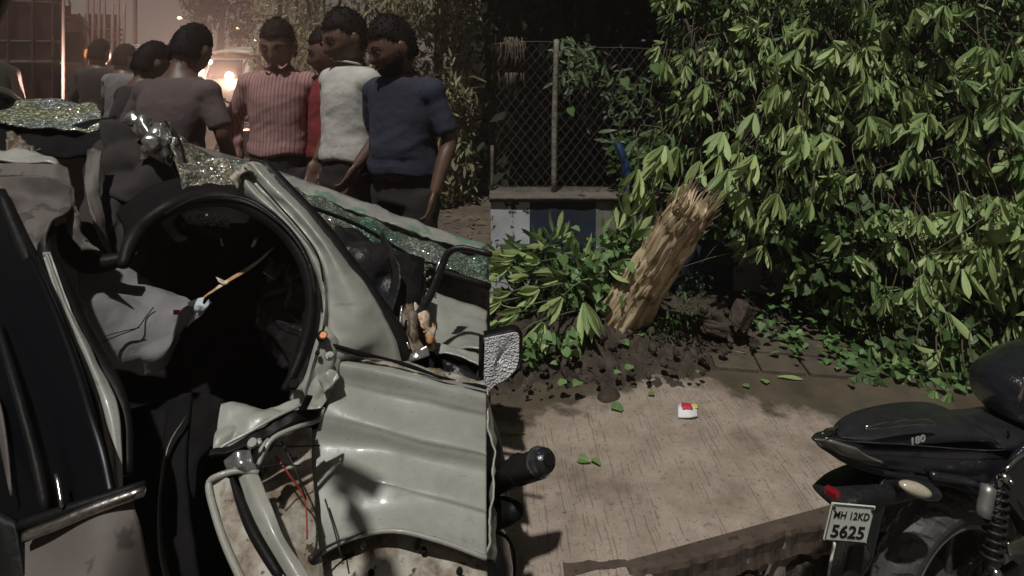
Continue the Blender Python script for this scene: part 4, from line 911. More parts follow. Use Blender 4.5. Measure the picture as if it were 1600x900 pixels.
    if stripes:
        bmc = bmesh.new()
        for e in (-1, 1): add_tube(bmc, [(e*0.012, -0.088+ln(1.45), 1.485), (e*0.04, -0.105+ln(1.42), 1.455), (e*0.065, -0.09+ln(1.43), 1.48)], [0.006, 0.012, 0.008], 8, flat=0.5)
        link('collar', fin(from_bm(bmc)), M[shirt], shirt_o)
    else:
        bmc = bmesh.new(); add_ring(bmc, (0, -0.002+ln(1.455), 1.452), (0, 0.22, 1), 0.078, 0.006, 28, 8)
        link('collar', fin(from_bm(bmc)), M[shirt], shirt_o)
    bm = bmesh.new()
    rings(bm, [((0, 0, z), rx, ry) for z, rx, ry in ((0.82, 0.17*wide, 0.125), (0.92, 0.180*wide, 0.132), (1.02, 0.170*wide, 0.127))])
    for e in (-1, 1): leg(bm, e, 0.016)
    tm = joint(bm, 0.013, 3)
    for v in tm.vertices: v.co += v.normal*0.008*noise.noise(Vector((v.co.x*9, v.co.y*9, v.co.z*14)))
    link('trousers', fin(tm), M[trousers], t)
    # hair: a cap with an uneven edge
    bm = bmesh.new(); vs = add_ball(bm, Vector((0, 0, 0)), 1.0, 36, 24)
    for v in list(vs):
        x, y, z = v.co
        r = 0.965+0.05*noise.noise(Vector((x*3, y*3, z*3+X)))+0.05*noise.noise(Vector((x*12, y*12, z*7)))+0.03*noise.noise(Vector((x*30, y*30, z*12)))+0.11*max(0, z)+0.04*max(0, -y)*max(0, z)
        v.co = Vector(((x*0.079)*r, (y*0.1+0.006)*r, (z*0.124+0.004)*r))
    low = [v for v in bm.verts if v.co.z < 0.006*noise.noise(v.co*70)+(0.056-0.0*abs(v.co.x) if v.co.y < -0.055 else (0.02+0.036*(-v.co.y-0.01)/0.045 if v.co.y < -0.01 else (-0.012 if v.co.y < 0.02 else -0.062)))]
    bmesh.ops.delete(bm, geom=low, context='VERTS')
    g = bmesh.ops.extrude_face_region(bm, geom=bm.faces[:])
    for v in [q for q in g['geom'] if isinstance(q, bmesh.types.BMVert)]: v.co *= 0.93
    bm.normal_update(); roots = rnd.sample([f for f in bm.faces], min(260, len(bm.faces)))
    roots = [(f.calc_center_median(), f.normal.copy()) for f in roots]
    for c_, n_ in roots:
        if c_.length < 0.07: continue
        o_ = c_.normalized(); d_ = (o_*0.6+Vector((rnd.gauss(0.3, 0.4), -0.4+rnd.gauss(0, 0.3), 0.2-0.8*(c_.z < 0.05)))).normalized()
        add_tube(bm, [c_-o_*0.004, c_+d_*0.007, c_+d_*0.012+Vector((0, 0, -0.004))], [0.004, 0.0028, 0.0004], 4, 4, False)
    for v in bm.verts: v.co = hc+rot @ (v.co*hair_s*HS)
    link('hair', fin(from_bm(bm)), M['hair'], t)
    for e in (-1, 1):
        bm = bmesh.new(); add_ball(bm, hc+HS*rot @ Vector((e*0.031, -0.074, 0.010)), 0.0095, 12, 8)
        eo = link('eye', fin(from_bm(bm)), M['eye'], t)
        bm = bmesh.new(); add_ball(bm, hc+HS*rot @ Vector((e*0.031, -0.0825, 0.007)), 0.0055, 8, 6)
        link('iris', fin(from_bm(bm)), M['iris'], eo)
        bm = bmesh.new(); add_tube(bm, [hc+HS*rot @ Vector((e*0.014, -0.090, 0.030)), hc+HS*rot @ Vector((e*0.032, -0.088, 0.036)), hc+HS*rot @ Vector((e*0.050, -0.074, 0.030))], [0.003, 0.004, 0.002], 6)
        link('eyebrow', fin(from_bm(bm)), M['hair'], t)
    bm = bmesh.new(); add_tube(bm, [hc+HS*rot @ Vector((-0.023, -0.083, -0.053)), hc+HS*rot @ Vector((0, -0.096, -0.053)), hc+HS*rot @ Vector((0.023, -0.083, -0.053))], [0.001, 0.0035, 0.001], 8, flat=0.8)
    if beard:
        bm3 = bmesh.new(); add_ball(bm3, Vector((0, 0, 0)), 1.0, 32, 24)
        for v in bm3.verts:
            x, y, z = v.co; jaw = 1.0-0.36*max(0, -z)**1.3; r = 1.03+0.02*noise.noise(Vector((x*20, y*20, z*20)))
            v.co = Vector((x*0.0755*jaw*r, y*0.098*(1.0-0.12*max(0, -z))*r-(0.010*math.exp(-((z+0.75)/0.35)**2) if y < 0 else 0), z*0.121*r))
        bmesh.ops.delete(bm3, geom=[v for v in bm3.verts if v.co.z > -0.030-0.012*math.exp(-(v.co.x/0.03)**2)+0.030*min(1, max(0, v.co.y+0.07)/0.05) or v.co.y > 0.012], context='VERTS')
        bmesh.ops.solidify(bm3, geom=bm3.faces[:], thickness=0.004)
        for v in bm3.verts: v.co = hc+rot @ (v.co*HS)
        link('beard', fin(from_bm(bm3)), M['hair'], t)
    link('lips', fin(from_bm(bm)), M['lip'], t)
    for e in (-1, 1):
        bm = bmesh.new(); vs = add_ball(bm, Vector((e*0.115, -0.05, 0.042)), (0.052, 0.145, 0.05), 16, 10)
        for v in bm.verts: v.co.z = max(v.co.z, 0.004)
        link('shoe', fin(from_bm(bm)), M['black'], t)
    return t, W, shirt_o
def stripe_mat():
    m, nt, b = new_mat('striped_cotton'); N = nt.nodes; L = nt.links
    tc = N.new('ShaderNodeTexCoord'); s = N.new('ShaderNodeSeparateXYZ'); L.new(tc.outputs['Object'], s.inputs[0])
    a = N.new('ShaderNodeMath'); a.operation = 'MULTIPLY'; a.inputs[1].default_value = 300; L.new(s.outputs['X'], a.inputs[0])
    c = N.new('ShaderNodeMath'); c.operation = 'SINE'; L.new(a.outputs[0], c.inputs[0])
    r = N.new('ShaderNodeValToRGB'); r.color_ramp.elements[0].position = 0.4; r.color_ramp.elements[1].position = 0.75
    r.color_ramp.elements[0].color = (0.34, 0.19, 0.18, 1); r.color_ramp.elements[1].color = (0.20, 0.10, 0.10, 1)
    L.new(c.outputs[0], r.inputs[0]); L.new(r.outputs[0], b.inputs['Base Color']); b.inputs['Roughness'].default_value = 0.9
    return m
M['striped'] = stripe_mat()
M['white_cotton'] = mat('white_cotton', (0.52, 0.50, 0.47), (0.42, 0.40, 0.37), 8, 0.9, bump=0.3, bscale=40)
M['red_cotton'] = mat('red_cotton', (0.22, 0.022, 0.026), (0.15, 0.016, 0.018), 8, 0.9, bump=0.3, bscale=40)
M['navy_cotton'] = mat('navy_cotton', (0.018, 0.020, 0.038), (0.026, 0.028, 0.050), 6, 0.9, bump=0.3, bscale=40)
M['brown_cotton'] = mat('brown_pink_cotton', (0.095, 0.068, 0.068), (0.066, 0.048, 0.05), 5, 0.9, bump=0.3, bscale=30)
M['black_cotton'] = mat('black_cotton', (0.016, 0.013, 0.014), (0.028, 0.022, 0.022), 6, 0.9, bump=0.3, bscale=40)
M['grey_cotton'] = mat('grey_cotton', (0.16, 0.155, 0.16), (0.10, 0.10, 0.105), 6, 0.9, bump=0.3, bscale=40)
M['jeans'] = mat('blue_grey_jeans', (0.10, 0.11, 0.15), (0.07, 0.075, 0.10), 10, 0.9, bump=0.3, bscale=60)
def at_px(px, Y): return (px-800)*Y/F
def topz(py, Y): return EYE-(py-HY)*Y/F
PEOPLE = True
if PEOPLE:
    Y = 3.02
    nav, Wn, so = person(at_px(633, Y), Y, topz(22, Y), R(-28), 'man in a dark navy T-shirt with beard, nearest of the onlookers', 'navy_cotton', 'black_cotton', 'skin',
           'short', {'r': [(-0.255, 0.03, 1.13), (-0.265, -0.10, 0.90)], 'l': [(0.255, 0.02, 1.13), (0.25, -0.10, 0.90)]}, head_yaw=R(-25), head_pitch=0.35, wide=1.0, belly=0.02, hunch=0.2, voxel=0.008, beard=True)
    # beard shadow and a small white print on the chest
    bm = bmesh.new()
    for pts in ([(-0.020, -0.148, 1.262), (0.0, -0.150, 1.272), (0.022, -0.148, 1.262)], [(-0.012, -0.150, 1.250), (0.006, -0.150, 1.256), (0.02, -0.150, 1.250)]):
        add_tube(bm, pts, 0.0035, 6, flat=0.4)
    mm = from_bm(bm); mm.transform(Wn); link('chest_print', mm, M['grey_cotton'], so)
    Y = 3.22
    person(at_px(546, Y), Y, topz(10, Y), R(-38), 'young man in a white short-sleeved shirt between the red and the navy shirt', 'white_cotton', 'black_cotton', 'skin',
           'short', {'l': [(0.23, 0.05, 1.13), (0.19, -0.10, 0.96)], 'r': [(-0.22, 0.06, 1.14), (-0.20, -0.06, 0.94)]}, head_yaw=R(-10), head_pitch=0.30, wide=0.88, voxel=0.009)
    Y = 3.5
    person(at_px(520, Y), Y, topz(38, Y), R(-50), 'man in a red shirt mostly hidden behind the man in white', 'red_cotton', 'jeans', 'skin',
           'short', head_yaw=R(-15), head_pitch=0.2, wide=0.9, voxel=0.012)
    Y = 3.5
    person(at_px(436, Y), Y, topz(26, Y), R(8), 'man in a pink pinstriped shirt with long sleeves, looking down with hands behind his back', 'striped', 'black_cotton', 'skin2',
           'long', {'r': [(-0.27, 0.06, 1.13), (-0.23, 0.02, 0.90)], 'l': [(0.27, 0.06, 1.13), (0.23, 0.02, 0.90)]}, head_yaw=R(-5), head_pitch=0.32, wide=0.9, stripes=True)
    Y = 3.15
    person(at_px(268, Y), Y, topz(30, Y), R(172), 'broad-backed man in a dull pink-brown shirt with his back to the viewer', 'brown_cotton', 'black_cotton', 'skin',
           'short', {'r': [(-0.28, -0.02, 1.14), (-0.25, -0.16, 0.95)], 'l': [(0.28, -0.02, 1.14), (0.25, -0.16, 0.95)]}, head_pitch=0.5, wide=1.0, hunch=0.35, voxel=0.012)
    Y = 3.8
    person(at_px(214, Y), Y, topz(62, Y), R(150), 'man in a black shirt behind the left shoulder of the broad-backed man', 'black_cotton', 'black_cotton', 'skin',
           'short', head_pitch=0.4, wide=1.0, hunch=0.2, voxel=0.018)
    Y = 6.3
    person(at_px(153, Y), Y, topz(60, Y), R(178), 'distant man all in black standing beside the truck cab', 'black_cotton', 'black_cotton', 'skin', 'long', wide=1.0, voxel=0.018)
    Y = 6.0
    person(at_px(192, Y), Y, topz(68, Y), R(160), 'distant man in a pale grey shirt seen from behind', 'grey_cotton', 'black_cotton', 'skin', 'short',
           {'r': [(-0.26, -0.02, 1.14), (-0.22, -0.15, 1.0)], 'l': [(0.26, -0.02, 1.14), (0.24, -0.15, 1.0)]}, wide=1.1, voxel=0.018)

# added man, unseen left of the viewpoint: his raised arm and phone throw the shadow across the wing
    HX, HYY = -0.50, 0.08
    def loc(x, y, z): return (-(x-HX), -(y-HYY), z)
    person(HX, HYY, 1.75, math.pi, 'added man in black, out of view, reaching over the wing with a phone to shade it', 'black_cotton', 'black_cotton', 'skin', 'long',
           {'r': [loc(-0.31, 0.29, 1.665), loc(-0.47, 0.575, 1.84)]}, head_pitch=0.4, voxel=0.012)
    ph_ = box('phone', (-0.525, 0.68, 1.90), (0.120, 0.012, 0.075), M['black'], None, Matrix.Rotation(R(-25), 3, 'Z') @ Matrix.Rotation(R(50), 3, 'X'), 0.003, at=(-0.525, 0.68, 1.90))
    tag(ph_, 'black phone of the added man, out of view, shading the white wing', 'phone')

# ------------------------------------------------------------------ street behind the wreck
M['truck_red'] = mat('oxblood_truck_panel', (0.060, 0.022, 0.020), (0.030, 0.013, 0.012), 3, 0.45, bump=0.2, bscale=20, coat=0.2)
M['rail'] = mat('scuffed_rail', (0.16, 0.13, 0.12), (0.07, 0.05, 0.045), 12, 0.5, metal=0.3)
M['cab'] = mat('grey_white_cab', (0.42, 0.38, 0.36), (0.28, 0.24, 0.22), 5, 0.45, coat=0.2)
M['orange_paint'] = mat('orange_cab_paint', (0.42, 0.15, 0.07), (0.30, 0.10, 0.05), 6, 0.5)
M['lamp'] = mat('lit_headlamp', (1, 0.8, 0.6), emit=(1.0, 0.70, 0.46), emit_s=40.0)
M['lamp_small'] = mat('lit_street_light', (1, 0.8, 0.6), emit=(1.0, 0.60, 0.34), emit_s=8.0)
M['lamp_amber'] = mat('amber_marker', (0.9, 0.4, 0.1), emit=(1.0, 0.35, 0.1), emit_s=0.8)
M['bamboo'] = mat('bamboo_pole', (0.22, 0.12, 0.10), (0.14, 0.075, 0.06), 6, 0.6)
M['tarp_dark'] = mat('dark_green_paint', (0.018, 0.026, 0.022), (0.03, 0.038, 0.033), 6, 0.4, coat=0.3)
def wheel(parent, c, axis, r, w, rim='alloy_dark'):
    bm = bmesh.new(); add_ring(bm, c, axis, r-w*0.5, w*0.5, 36, 10)
    ty = link('tyre', from_bm(bm), M['tyre'], parent)
    bm = bmesh.new(); a = Vector(axis).normalized()
    bmesh.ops.create_cone(bm, cap_ends=True, segments=24, radius1=r-w*0.8, radius2=r-w*0.9, depth=w*0.5, matrix=Matrix.Translation(c) @ a.to_track_quat('Z', 'Y').to_matrix().to_4x4())
    add_ring(bm, Vector(c), axis, r-w*0.9, w*0.16, 30, 6)
    link('rim', from_bm(bm), M[rim], ty)
    return ty
# box truck whose tall body fills the left
Y = 6.4; xr = at_px(97, Y)
tr = thing('box_truck', 'tall oxblood red truck body with bright side rails at the far left', 'truck', (xr, Y, 0)); tr.rotation_euler.z = R(37)
box('cargo_body', (xr-2.2, Y+1.1, 1.75), (4.4, 2.2, 2.5), M['truck_red'], tr, bev=0.02)
for zz, rr_ in ((topz(66, Y), 0.018), (topz(98, Y), 0.03), (topz(6, Y), 0.02)):
    tube('side_rail', [(xr-4.3, Y-0.02, zz), (xr-0.02, Y-0.02, zz)], rr_, M['rail'], tr)
for px in (10, 34, 62, 86):
    tube('side_stake', [(at_px(px, Y), Y-0.03, 0.6), (at_px(px, Y), Y-0.03, 3.0)], 0.014, M['truck_red'], tr)
for px, py in ((10, 84), (85, 82), (86, 66), (32, 98), (34, 110)):
    box('hook', (at_px(px, Y), Y-0.05, topz(py, Y)), (0.018, 0.02, 0.10), M['rail'], tr)
box('chassis', (xr-2.2, Y+1.1, 0.45), (4.2, 1.0, 0.16), M['black'], tr)
for x in (xr-0.8, xr-3.4): wheel(tr, Vector((x, Y+0.2, 0.45)), (0, 1, 0), 0.45, 0.25); wheel(tr, Vector((x, Y+2.0, 0.45)), (0, 1, 0), 0.45, 0.25)
# dark green car roof in the corner
Y = 4.9
gc = thing('parked_car', 'dark green car whose rounded wing shows in front of the red truck', 'car', (at_px(34, Y), Y, 0)); gc.rotation_euler.z = R(35)
gc_rows = [[(at_px(-330, Y), Y, topz(150, Y)), (at_px(-60, Y), Y, topz(104, Y)), (at_px(8, Y), Y, topz(112, Y)), (at_px(22, Y), Y, topz(148, Y)), (at_px(34, Y), Y, 0.75)],
           [(at_px(-330, Y), Y+0.8, topz(140, Y)), (at_px(-60, Y), Y+0.8, topz(96, Y)), (at_px(8, Y), Y+0.8, topz(104, Y)), (at_px(22, Y), Y+0.8, topz(140, Y)), (at_px(34, Y), Y+0.8, 0.75)]]
link('body', loft_me(gc_rows, nu=30, nv=8, thick=0.02, world=True), M['tarp_dark'], gc)
link('side_panel', loft_me([[(x, y, z) for x, y, z in gc_rows[0]], [(x, y, 0.2) for x, y, z in gc_rows[0]]], nu=30, nv=8, thick=0.02, world=True), M['tarp_dark'], gc)
wheel(gc, Vector((at_px(-20, Y), Y-0.02, 0.32)), (0, 1, 0), 0.32, 0.2)
# second truck: cab with door, orange edge, front wheel
Y = 8.2; x0, x1 = at_px(99, Y), at_px(136, Y)
tk = thing('truck_cab', 'narrow grey truck cab with orange trim and a door window beside the red truck body', 'truck', ((x0+x1)/2, Y, 0)); tk.rotation_euler.z = R(37)
rows = []
for z, a in ((0.45, 1.0), (1.0, 1.0), (1.5, 1.0), (1.95, 0.96), (2.15, 0.84), (2.22, 0.6)):
    rows.append([(x0, Y, z), ((x0+x1)/2, Y, z), (x0+(x1-x0)*a, Y+0.02, z), (x0+(x1-x0)*a+0.02, Y+0.9, z), (x0+(x1-x0)*a, Y+1.9, z)])
link('cab_shell', loft_me(rows, nu=30, nv=24, thick=0.03, world=True), M['cab'], tk)
dr = box('door', ((x0+x1)/2-0.02, Y-0.02, 1.35), (0.26, 0.03, 1.35), M['cab'], tk, bev=0.01)
box('window', ((x0+x1)/2-0.02, Y-0.04, 1.75), (0.20, 0.012, 0.42), M['tint'], dr); box('handle', ((x0+x1)/2+0.06, Y-0.05, 1.32), (0.09, 0.03, 0.03), M['chrome'], dr)
tube('orange_trim', [(x0+0.01, Y-0.03, 0.5), (x0+0.01, Y-0.03, 2.45)], 0.022, M['orange_paint'], tk)
tube('roof_trim', [(x0, Y-0.03, 2.16), (x0+0.15, Y-0.03, 2.12), (x1-0.02, Y-0.03, 2.0), (x1, Y-0.03, 1.75), (x1, Y-0.03, 1.0)], 0.016, M['orange_paint'], tk)
box('roof_board', (x0+0.06, Y-0.05, topz(18, Y)), (0.12, 0.1, 0.14), M['orange_paint'], tk)
bm = bmesh.new(); add_ball(bm, Vector((x1-0.04, Y-0.06, topz(84, Y))), (0.03, 0.02, 0.07), 10, 8); link('marker_light', from_bm(bm), M['lamp_amber'], tk)
wheel(tk, Vector(((x0+x1)/2+0.06, Y-0.02, 0.95)), (0.25, 1, 0), 0.30, 0.12); tube('wheel_arch', [((x0+x1)/2-0.12, Y-0.06, 0.8), ((x0+x1)/2-0.10, Y-0.06, 1.15), ((x0+x1)/2+0.06, Y-0.06, 1.32), ((x0+x1)/2+0.22, Y-0.06, 1.2)], 0.018, M['cab'], tk)
tube('mirror_arm', [(x0+0.1, Y-0.1, topz(2, Y)), (x0+0.12, Y-0.1, topz(12, Y))], 0.012, M['chrome'], tk)
# bundled pipes and crate lattice on a lorry behind
Y = 10.5
lf = thing('lattice_lorry', 'lorry with a reddish lattice side and tall upright poles', 'lorry', (at_px(165, Y), Y, 0)); lf.rotation_euler.z = R(34)
x0, x1 = at_px(134, Y), at_px(188, Y)
box('bed', ((x0+x1)/2, Y+1.4, 0.7), (x1-x0, 2.8, 0.25), M['truck_red'], lf)
for i in range(7):
    tube('slat', [(x0, Y, topz(94-8*i, Y)), (x1, Y, topz(94-8*i, Y))], 0.022, M['bamboo'], lf, seg=2, n=6)
for i in range(8):
    x = x0+(x1-x0)*i/7; tube('upright', [(x, Y-0.05, 0.7), (x+rnd.uniform(-0.05, 0.05), Y-0.05, topz(rnd.choice((-20, 5, 38)), Y))], 0.026, M['bamboo'], lf, seg=2, n=6)
box('load', ((x0+x1)/2, Y+1.3, 1.6), (x1-x0-0.1, 2.3, 1.6), M['truck_red'], lf)
for x in (x0+0.2, x1-0.2): wheel(lf, Vector((x, Y+1.5, 0.42)), (1, 0, 0), 0.42, 0.22)
# small van, windscreen to us
Y = 13.0; xc = at_px(208, Y)
vn = thing('small_van', 'small pale van with a slanting windscreen facing the wreck', 'van', (xc, Y, 0)); vn.rotation_euler.z = R(30)
rows = [[(xc-0.42+0.10*k, Y+0.1*k, z) for k in (0,)]+[(xc, Y+0.1*a-0.02, z), (xc+0.42-s_, Y+0.1*a, z), (xc+0.42-s_, Y+1.6, z)] for z, a, s_ in ((0.35, 0, 0), (0.9, 0, 0), (1.25, 1.5, 0.0), (1.75, 4.5, 0.10), (1.86, 6, 0.16))]
link('van_body', loft_me(rows, nu=24, nv=20, thick=0.03, world=True), M['cab'], vn)
link('windscreen', loft_me([[(xc-0.36, Y+0.12, 1.30), (xc+0.36, Y+0.12, 1.30)], [(xc-0.28, Y+0.42, 1.72), (xc+0.28, Y+0.42, 1.72)]], nu=8, nv=6, thick=0.01, world=True), M['tint'], vn)
tube('screen_edge', [(xc-0.30, Y+0.3, 1.86), (xc+0.30, Y+0.3, 1.84), (xc+0.44, Y+0.1, 1.36), (xc+0.2, Y+0.05, 1.22)], 0.02, M['silver'], vn)
for e in (-1, 1):
    bm = bmesh.new(); add_ball(bm, Vector((xc+e*0.3, Y-0.03, 0.85)), (0.09, 0.04, 0.07), 12, 8); link('headlamp', from_bm(bm), M['lens_amber'], vn)
wheel(vn, Vector((xc-0.36, Y+0.5, 0.28)), (1, 0, 0), 0.28, 0.16); wheel(vn, Vector((xc+0.36, Y+0.5, 0.28)), (1, 0, 0), 0.28, 0.16)
# three-wheeler with its lamps lit
Y = 11.0; xc = at_px(346, Y)
ar = thing('auto_rickshaw', 'auto rickshaw with lit headlamps and a pale roof coming towards the wreck', 'rickshaw', (xc, Y+1, 0))
rows = []
for z, w, d in ((0.30, 0.34, 0.10), (0.7, 0.42, 0.0), (1.1, 0.46, 0.05), (1.45, 0.45, 0.30), (1.66, 0.40, 0.42)):
    rows.append([(xc-w, Y+d+1.4, z), (xc-w, Y+d+0.15, z), (xc-w*0.6, Y+d, z), (xc+w*0.6, Y+d, z), (xc+w, Y+d+0.15, z), (xc+w, Y+d+1.4, z)])
link('body', loft_me(rows, nu=36, nv=20, thick=0.02, world=True), M['cab'], ar)
link('roof', loft_me([[(xc-0.42, Y+0.35, 1.66), (xc, Y+0.3, 1.70), (xc+0.42, Y+0.35, 1.66)], [(xc-0.44, Y+1.0, 1.70), (xc, Y+1.0, 1.78), (xc+0.44, Y+1.0, 1.70)], [(xc-0.42, Y+1.8, 1.64), (xc, Y+1.8, 1.70), (xc+0.42, Y+1.8, 1.64)]], nu=16, nv=12, thick=0.05, world=True), M['paint'], ar)
link('windscreen', loft_me([[(xc-0.34, Y+0.05, 1.2), (xc+0.34, Y+0.05, 1.2)], [(xc-0.30, Y+0.24, 1.56), (xc+0.30, Y+0.24, 1.56)]], nu=8, nv=6, thick=0.01, world=True), M['tint'], ar)
for px, py, r in ((314, 113, 0.055), (358, 119, 0.075), (359, 132, 0.05), (328, 97, 0.04)):
    bm = bmesh.new(); add_ball(bm, Vector((at_px(px, Y-0.05), Y-0.05, topz(py, Y-0.05))), (r, r*0.5, r), 14, 10); link('headlamp', from_bm(bm), M['lamp'], ar)
wheel(ar, Vector((xc, Y+0.1, 0.24)), (1, 0, 0), 0.24, 0.12)
for e in (-1, 1): wheel(ar, Vector((xc+e*0.38, Y+1.5, 0.24)), (1, 0, 0), 0.24, 0.12)
for px, py, yaw in ((316, 113, -3), (358, 119, 3)):
    ld = bpy.data.lights.new('headlamp_beam', 'SPOT'); ld.energy = 520; ld.color = (1.0, 0.60, 0.46); ld.spot_size = R(60); ld.spot_blend = 0.8; ld.shadow_soft_size = 0.05
    lo = bpy.data.objects.new('headlamp_beam', ld); col.objects.link(lo); lo.location = (at_px(px, Y-0.16), Y-0.16, topz(py, Y-0.16))
    lo.rotation_euler = (Vector((0.30, -1, -0.04))).to_track_quat('-Z', 'Y').to_euler()
# motorcycle seen head on between two men
Y = 7.0; xc = at_px(356, Y)
mc = thing('motorcycle', 'wet motorcycle seen from the front between the broad back and the pinstriped shirt', 'motorcycle', (xc, Y+0.6, 0))
wheel(mc, Vector((xc, Y, 0.30)), (1, 0.15, 0), 0.30, 0.10)
for e in (-1, 1):
    tube('fork', [(xc+e*0.07, Y, 0.30), (xc+e*0.09, Y+0.12, 0.62), (xc+e*0.10, Y+0.26, 0.98)], 0.022, M['chrome'], mc)
    tube('grip', [(xc+e*0.20, Y+0.32, 1.07), (xc+e*0.34, Y+0.40, 1.04)], 0.022, M['rubber'], mc)
    bm = bmesh.new(); add_ball(bm, Vector((xc+e*0.30, Y+0.24, 1.20)), (0.065, 0.012, 0.045), 14, 8); mi = link('mirror', from_bm(bm), M['chrome'], mc)
    tube('mirror_stem', [(xc+e*0.22, Y+0.3, 1.06), (xc+e*0.28, Y+0.26, 1.18)], 0.007, M['black'], mi)
    bm = bmesh.new(); add_ball(bm, Vector((xc+e*0.17, Y+0.08, 0.86)), (0.035, 0.04, 0.028), 12, 8); link('indicator', from_bm(bm), M['lens_amber'], mc)
tube('handlebar', [(xc-0.24, Y+0.34, 1.07), (xc-0.08, Y+0.26, 1.02), (xc+0.08, Y+0.26, 1.02), (xc+0.24, Y+0.34, 1.07)], 0.013, M['chrome'], mc)
link('mudguard', loft_me([[(xc-0.055, Y-0.24, 0.50), (xc-0.06, Y-0.05, 0.64), (xc-0.055, Y+0.18, 0.58)], [(xc, Y-0.25, 0.53), (xc, Y-0.05, 0.67), (xc, Y+0.18, 0.60)], [(xc+0.055, Y-0.24, 0.50), (xc+0.06, Y-0.05, 0.64), (xc+0.055, Y+0.18, 0.58)]], nu=14, nv=8, thick=0.006, world=True), M['gloss'], mc)
bm = bmesh.new(); add_ball(bm, Vector((xc, Y+0.08, 0.90)), (0.105, 0.09, 0.11), 20, 14); hl = link('headlamp_shell', from_bm(bm), M['gloss'], mc)
bm = bmesh.new(); add_ball(bm, Vector((xc, Y+0.02, 0.90)), (0.085, 0.045, 0.085), 20, 10); link('headlamp_glass', from_bm(bm), M['silver'], hl)
bm = bmesh.new(); add_ball(bm, Vector((xc, Y+0.60, 0.88)), (0.15, 0.28, 0.14), 20, 14); link('tank', from_bm(bm), M['gloss'], mc)
link('seat', loft_me([[(xc-0.11, Y+0.85, 0.84), (xc-0.12, Y+1.2, 0.84), (xc-0.09, Y+1.5, 0.9)], [(xc, Y+0.85, 0.88), (xc, Y+1.2, 0.87), (xc, Y+1.5, 0.94)], [(xc+0.11, Y+0.85, 0.84), (xc+0.12, Y+1.2, 0.84), (xc+0.09, Y+1.5, 0.9)]], nu=12, nv=8, thick=0.06, world=True), M['seat'], mc)
box('engine', (xc, Y+0.6, 0.48), (0.30, 0.34, 0.34), M['alloy_dark'], mc, bev=0.04)
wheel(mc, Vector((xc, Y+1.3, 0.30)), (1, 0, 0), 0.30, 0.12)
# far street lights and their poles
for px, py, Yl, lab in ((281, 28, 30, 'distant lit street lamp above the head of the broad-backed man'), (372, 44, 34, 'faint distant street lamp above the pale rickshaw roof')):
    X = at_px(px, Yl); zt = topz(py, Yl)
    sl = thing('street_lamp', lab, 'lamp', (X, Yl, 0), 'street lamps down the road')
    tube('pole', [(X+0.6, Yl, 0), (X+0.6, Yl, zt-0.2), (X+0.3, Yl, zt+0.05), (X, Yl, zt+0.06)], 0.05, M['rail'], sl)
    bm = bmesh.new(); add_ball(bm, Vector((X, Yl, zt)), (0.13 if px == 281 else 0.07, 0.1, 0.07), 12, 8); link('lamp_head', from_bm(bm), M['lamp_small'], sl)
# hoarding pole thin and upright
tube_o = tube('utility_pole', [(at_px(211, 20), 20, 0), (at_px(211, 20), 20, 9)], 0.07, M['bamboo'], None, at=(at_px(211, 20), 20, 0))
tag(tube_o, 'tall thin tan pole rising behind the small van', 'pole')

def crown(cx, cy, cz, rx, ry, rz, n, L, bias=0.0):
    it = []
    cl_ = [(rnd.uniform(-1, 1), rnd.uniform(-1, 1), rnd.uniform(-1, 1)) for _ in range(26)]
    for _ in range(n):
        c = rnd.choice(cl_); d = rv(rnd.uniform(0.05, 0.42))
        p = Vector((cx+(c[0]*0.8+d.x)*rx, cy+(c[1]*0.8+d.y)*ry, cz+(c[2]*0.8+d.z)*rz))
        if p.z < 0.05: continue
        it.append((p, frame((rv(0.8)+Vector((0, 0, -0.6))), rnd.uniform(-1, 1)), L*rnd.uniform(0.7, 1.3), rnd.random()))
    return it
# leafy bushes along the far side of the street
def bush(label, X0, X1, Y0, Y1, Z1, n, L, m, thr=0.0):
    t = thing('roadside_bush', label, 'bush', ((X0+X1)/2, (Y0+Y1)/2, 0), 'bushes along the street')
    for i in range(5):
        x = X0+(X1-X0)*(i+0.5)/5; y = (Y0+Y1)/2
        tube('stem', [(x, y, 0), (x+rnd.uniform(-0.15, 0.15), y, Z1*0.4), (x+rnd.uniform(-0.3, 0.3), y+rnd.uniform(-0.2, 0.2), Z1*0.85)], [0.04, 0.03, 0.012], M['bark'], t)
    it = []
    while len(it) < n:
        x = rnd.uniform(X0, X1); z = rnd.uniform(0.04, Z1); u = rnd.random()**1.6
        y = Y0+(Y1-Y0)*u+0.30*noise.noise(Vector((x*1.6, z*1.6, 5)))
        if noise.noise(Vector((x*1.9, z*1.9, y*1.2))) < thr-0.28: continue
        if z > Z1*(0.86+0.18*noise.noise(Vector((x*1.3, 0, 9)))): continue
        p = Vector((x, y, z))
        it.append((p, frame(Vector((rnd.uniform(-1, 1), rnd.uniform(-1.2, 0.2), rnd.uniform(-1.4, 0.4))), rnd.uniform(-0.8, 0.8)), L*rnd.uniform(0.6, 1.3), rnd.random()))
    tag(link('foliage', leaves_me(it, LONG_FLAT if L > 0.1 else SMALL), m, t), kind='stuff')
    return t
bush('tall leafy bush with drooping leaves right of the man in navy', -1.55, -0.42, 6.2, 7.6, 3.6, 5200, 0.15, M['leaf_street'])
bush('dense small-leaved bush behind the heads of the red and white shirts', -3.3, -1.5, 7.2, 8.8, 4.0, 6500, 0.12, M['leaf_street'])
bush('far dim bush closing the street behind the pinstriped man', -5.2, -3.9, 11.5, 13.5, 6.0, 3600, 0.17, M['leaf_street'], 0.05)
ft = thing('street_tree', 'dark distant tree rising beyond the rickshaw', 'tree', (at_px(346, 24), 24, 0))
tube('trunk', [(at_px(346, 24), 24, 0), (at_px(344, 24), 24, 2.0), (at_px(350, 24), 24, 3.6)], [0.2, 0.15, 0.08], M['bark'], ft)
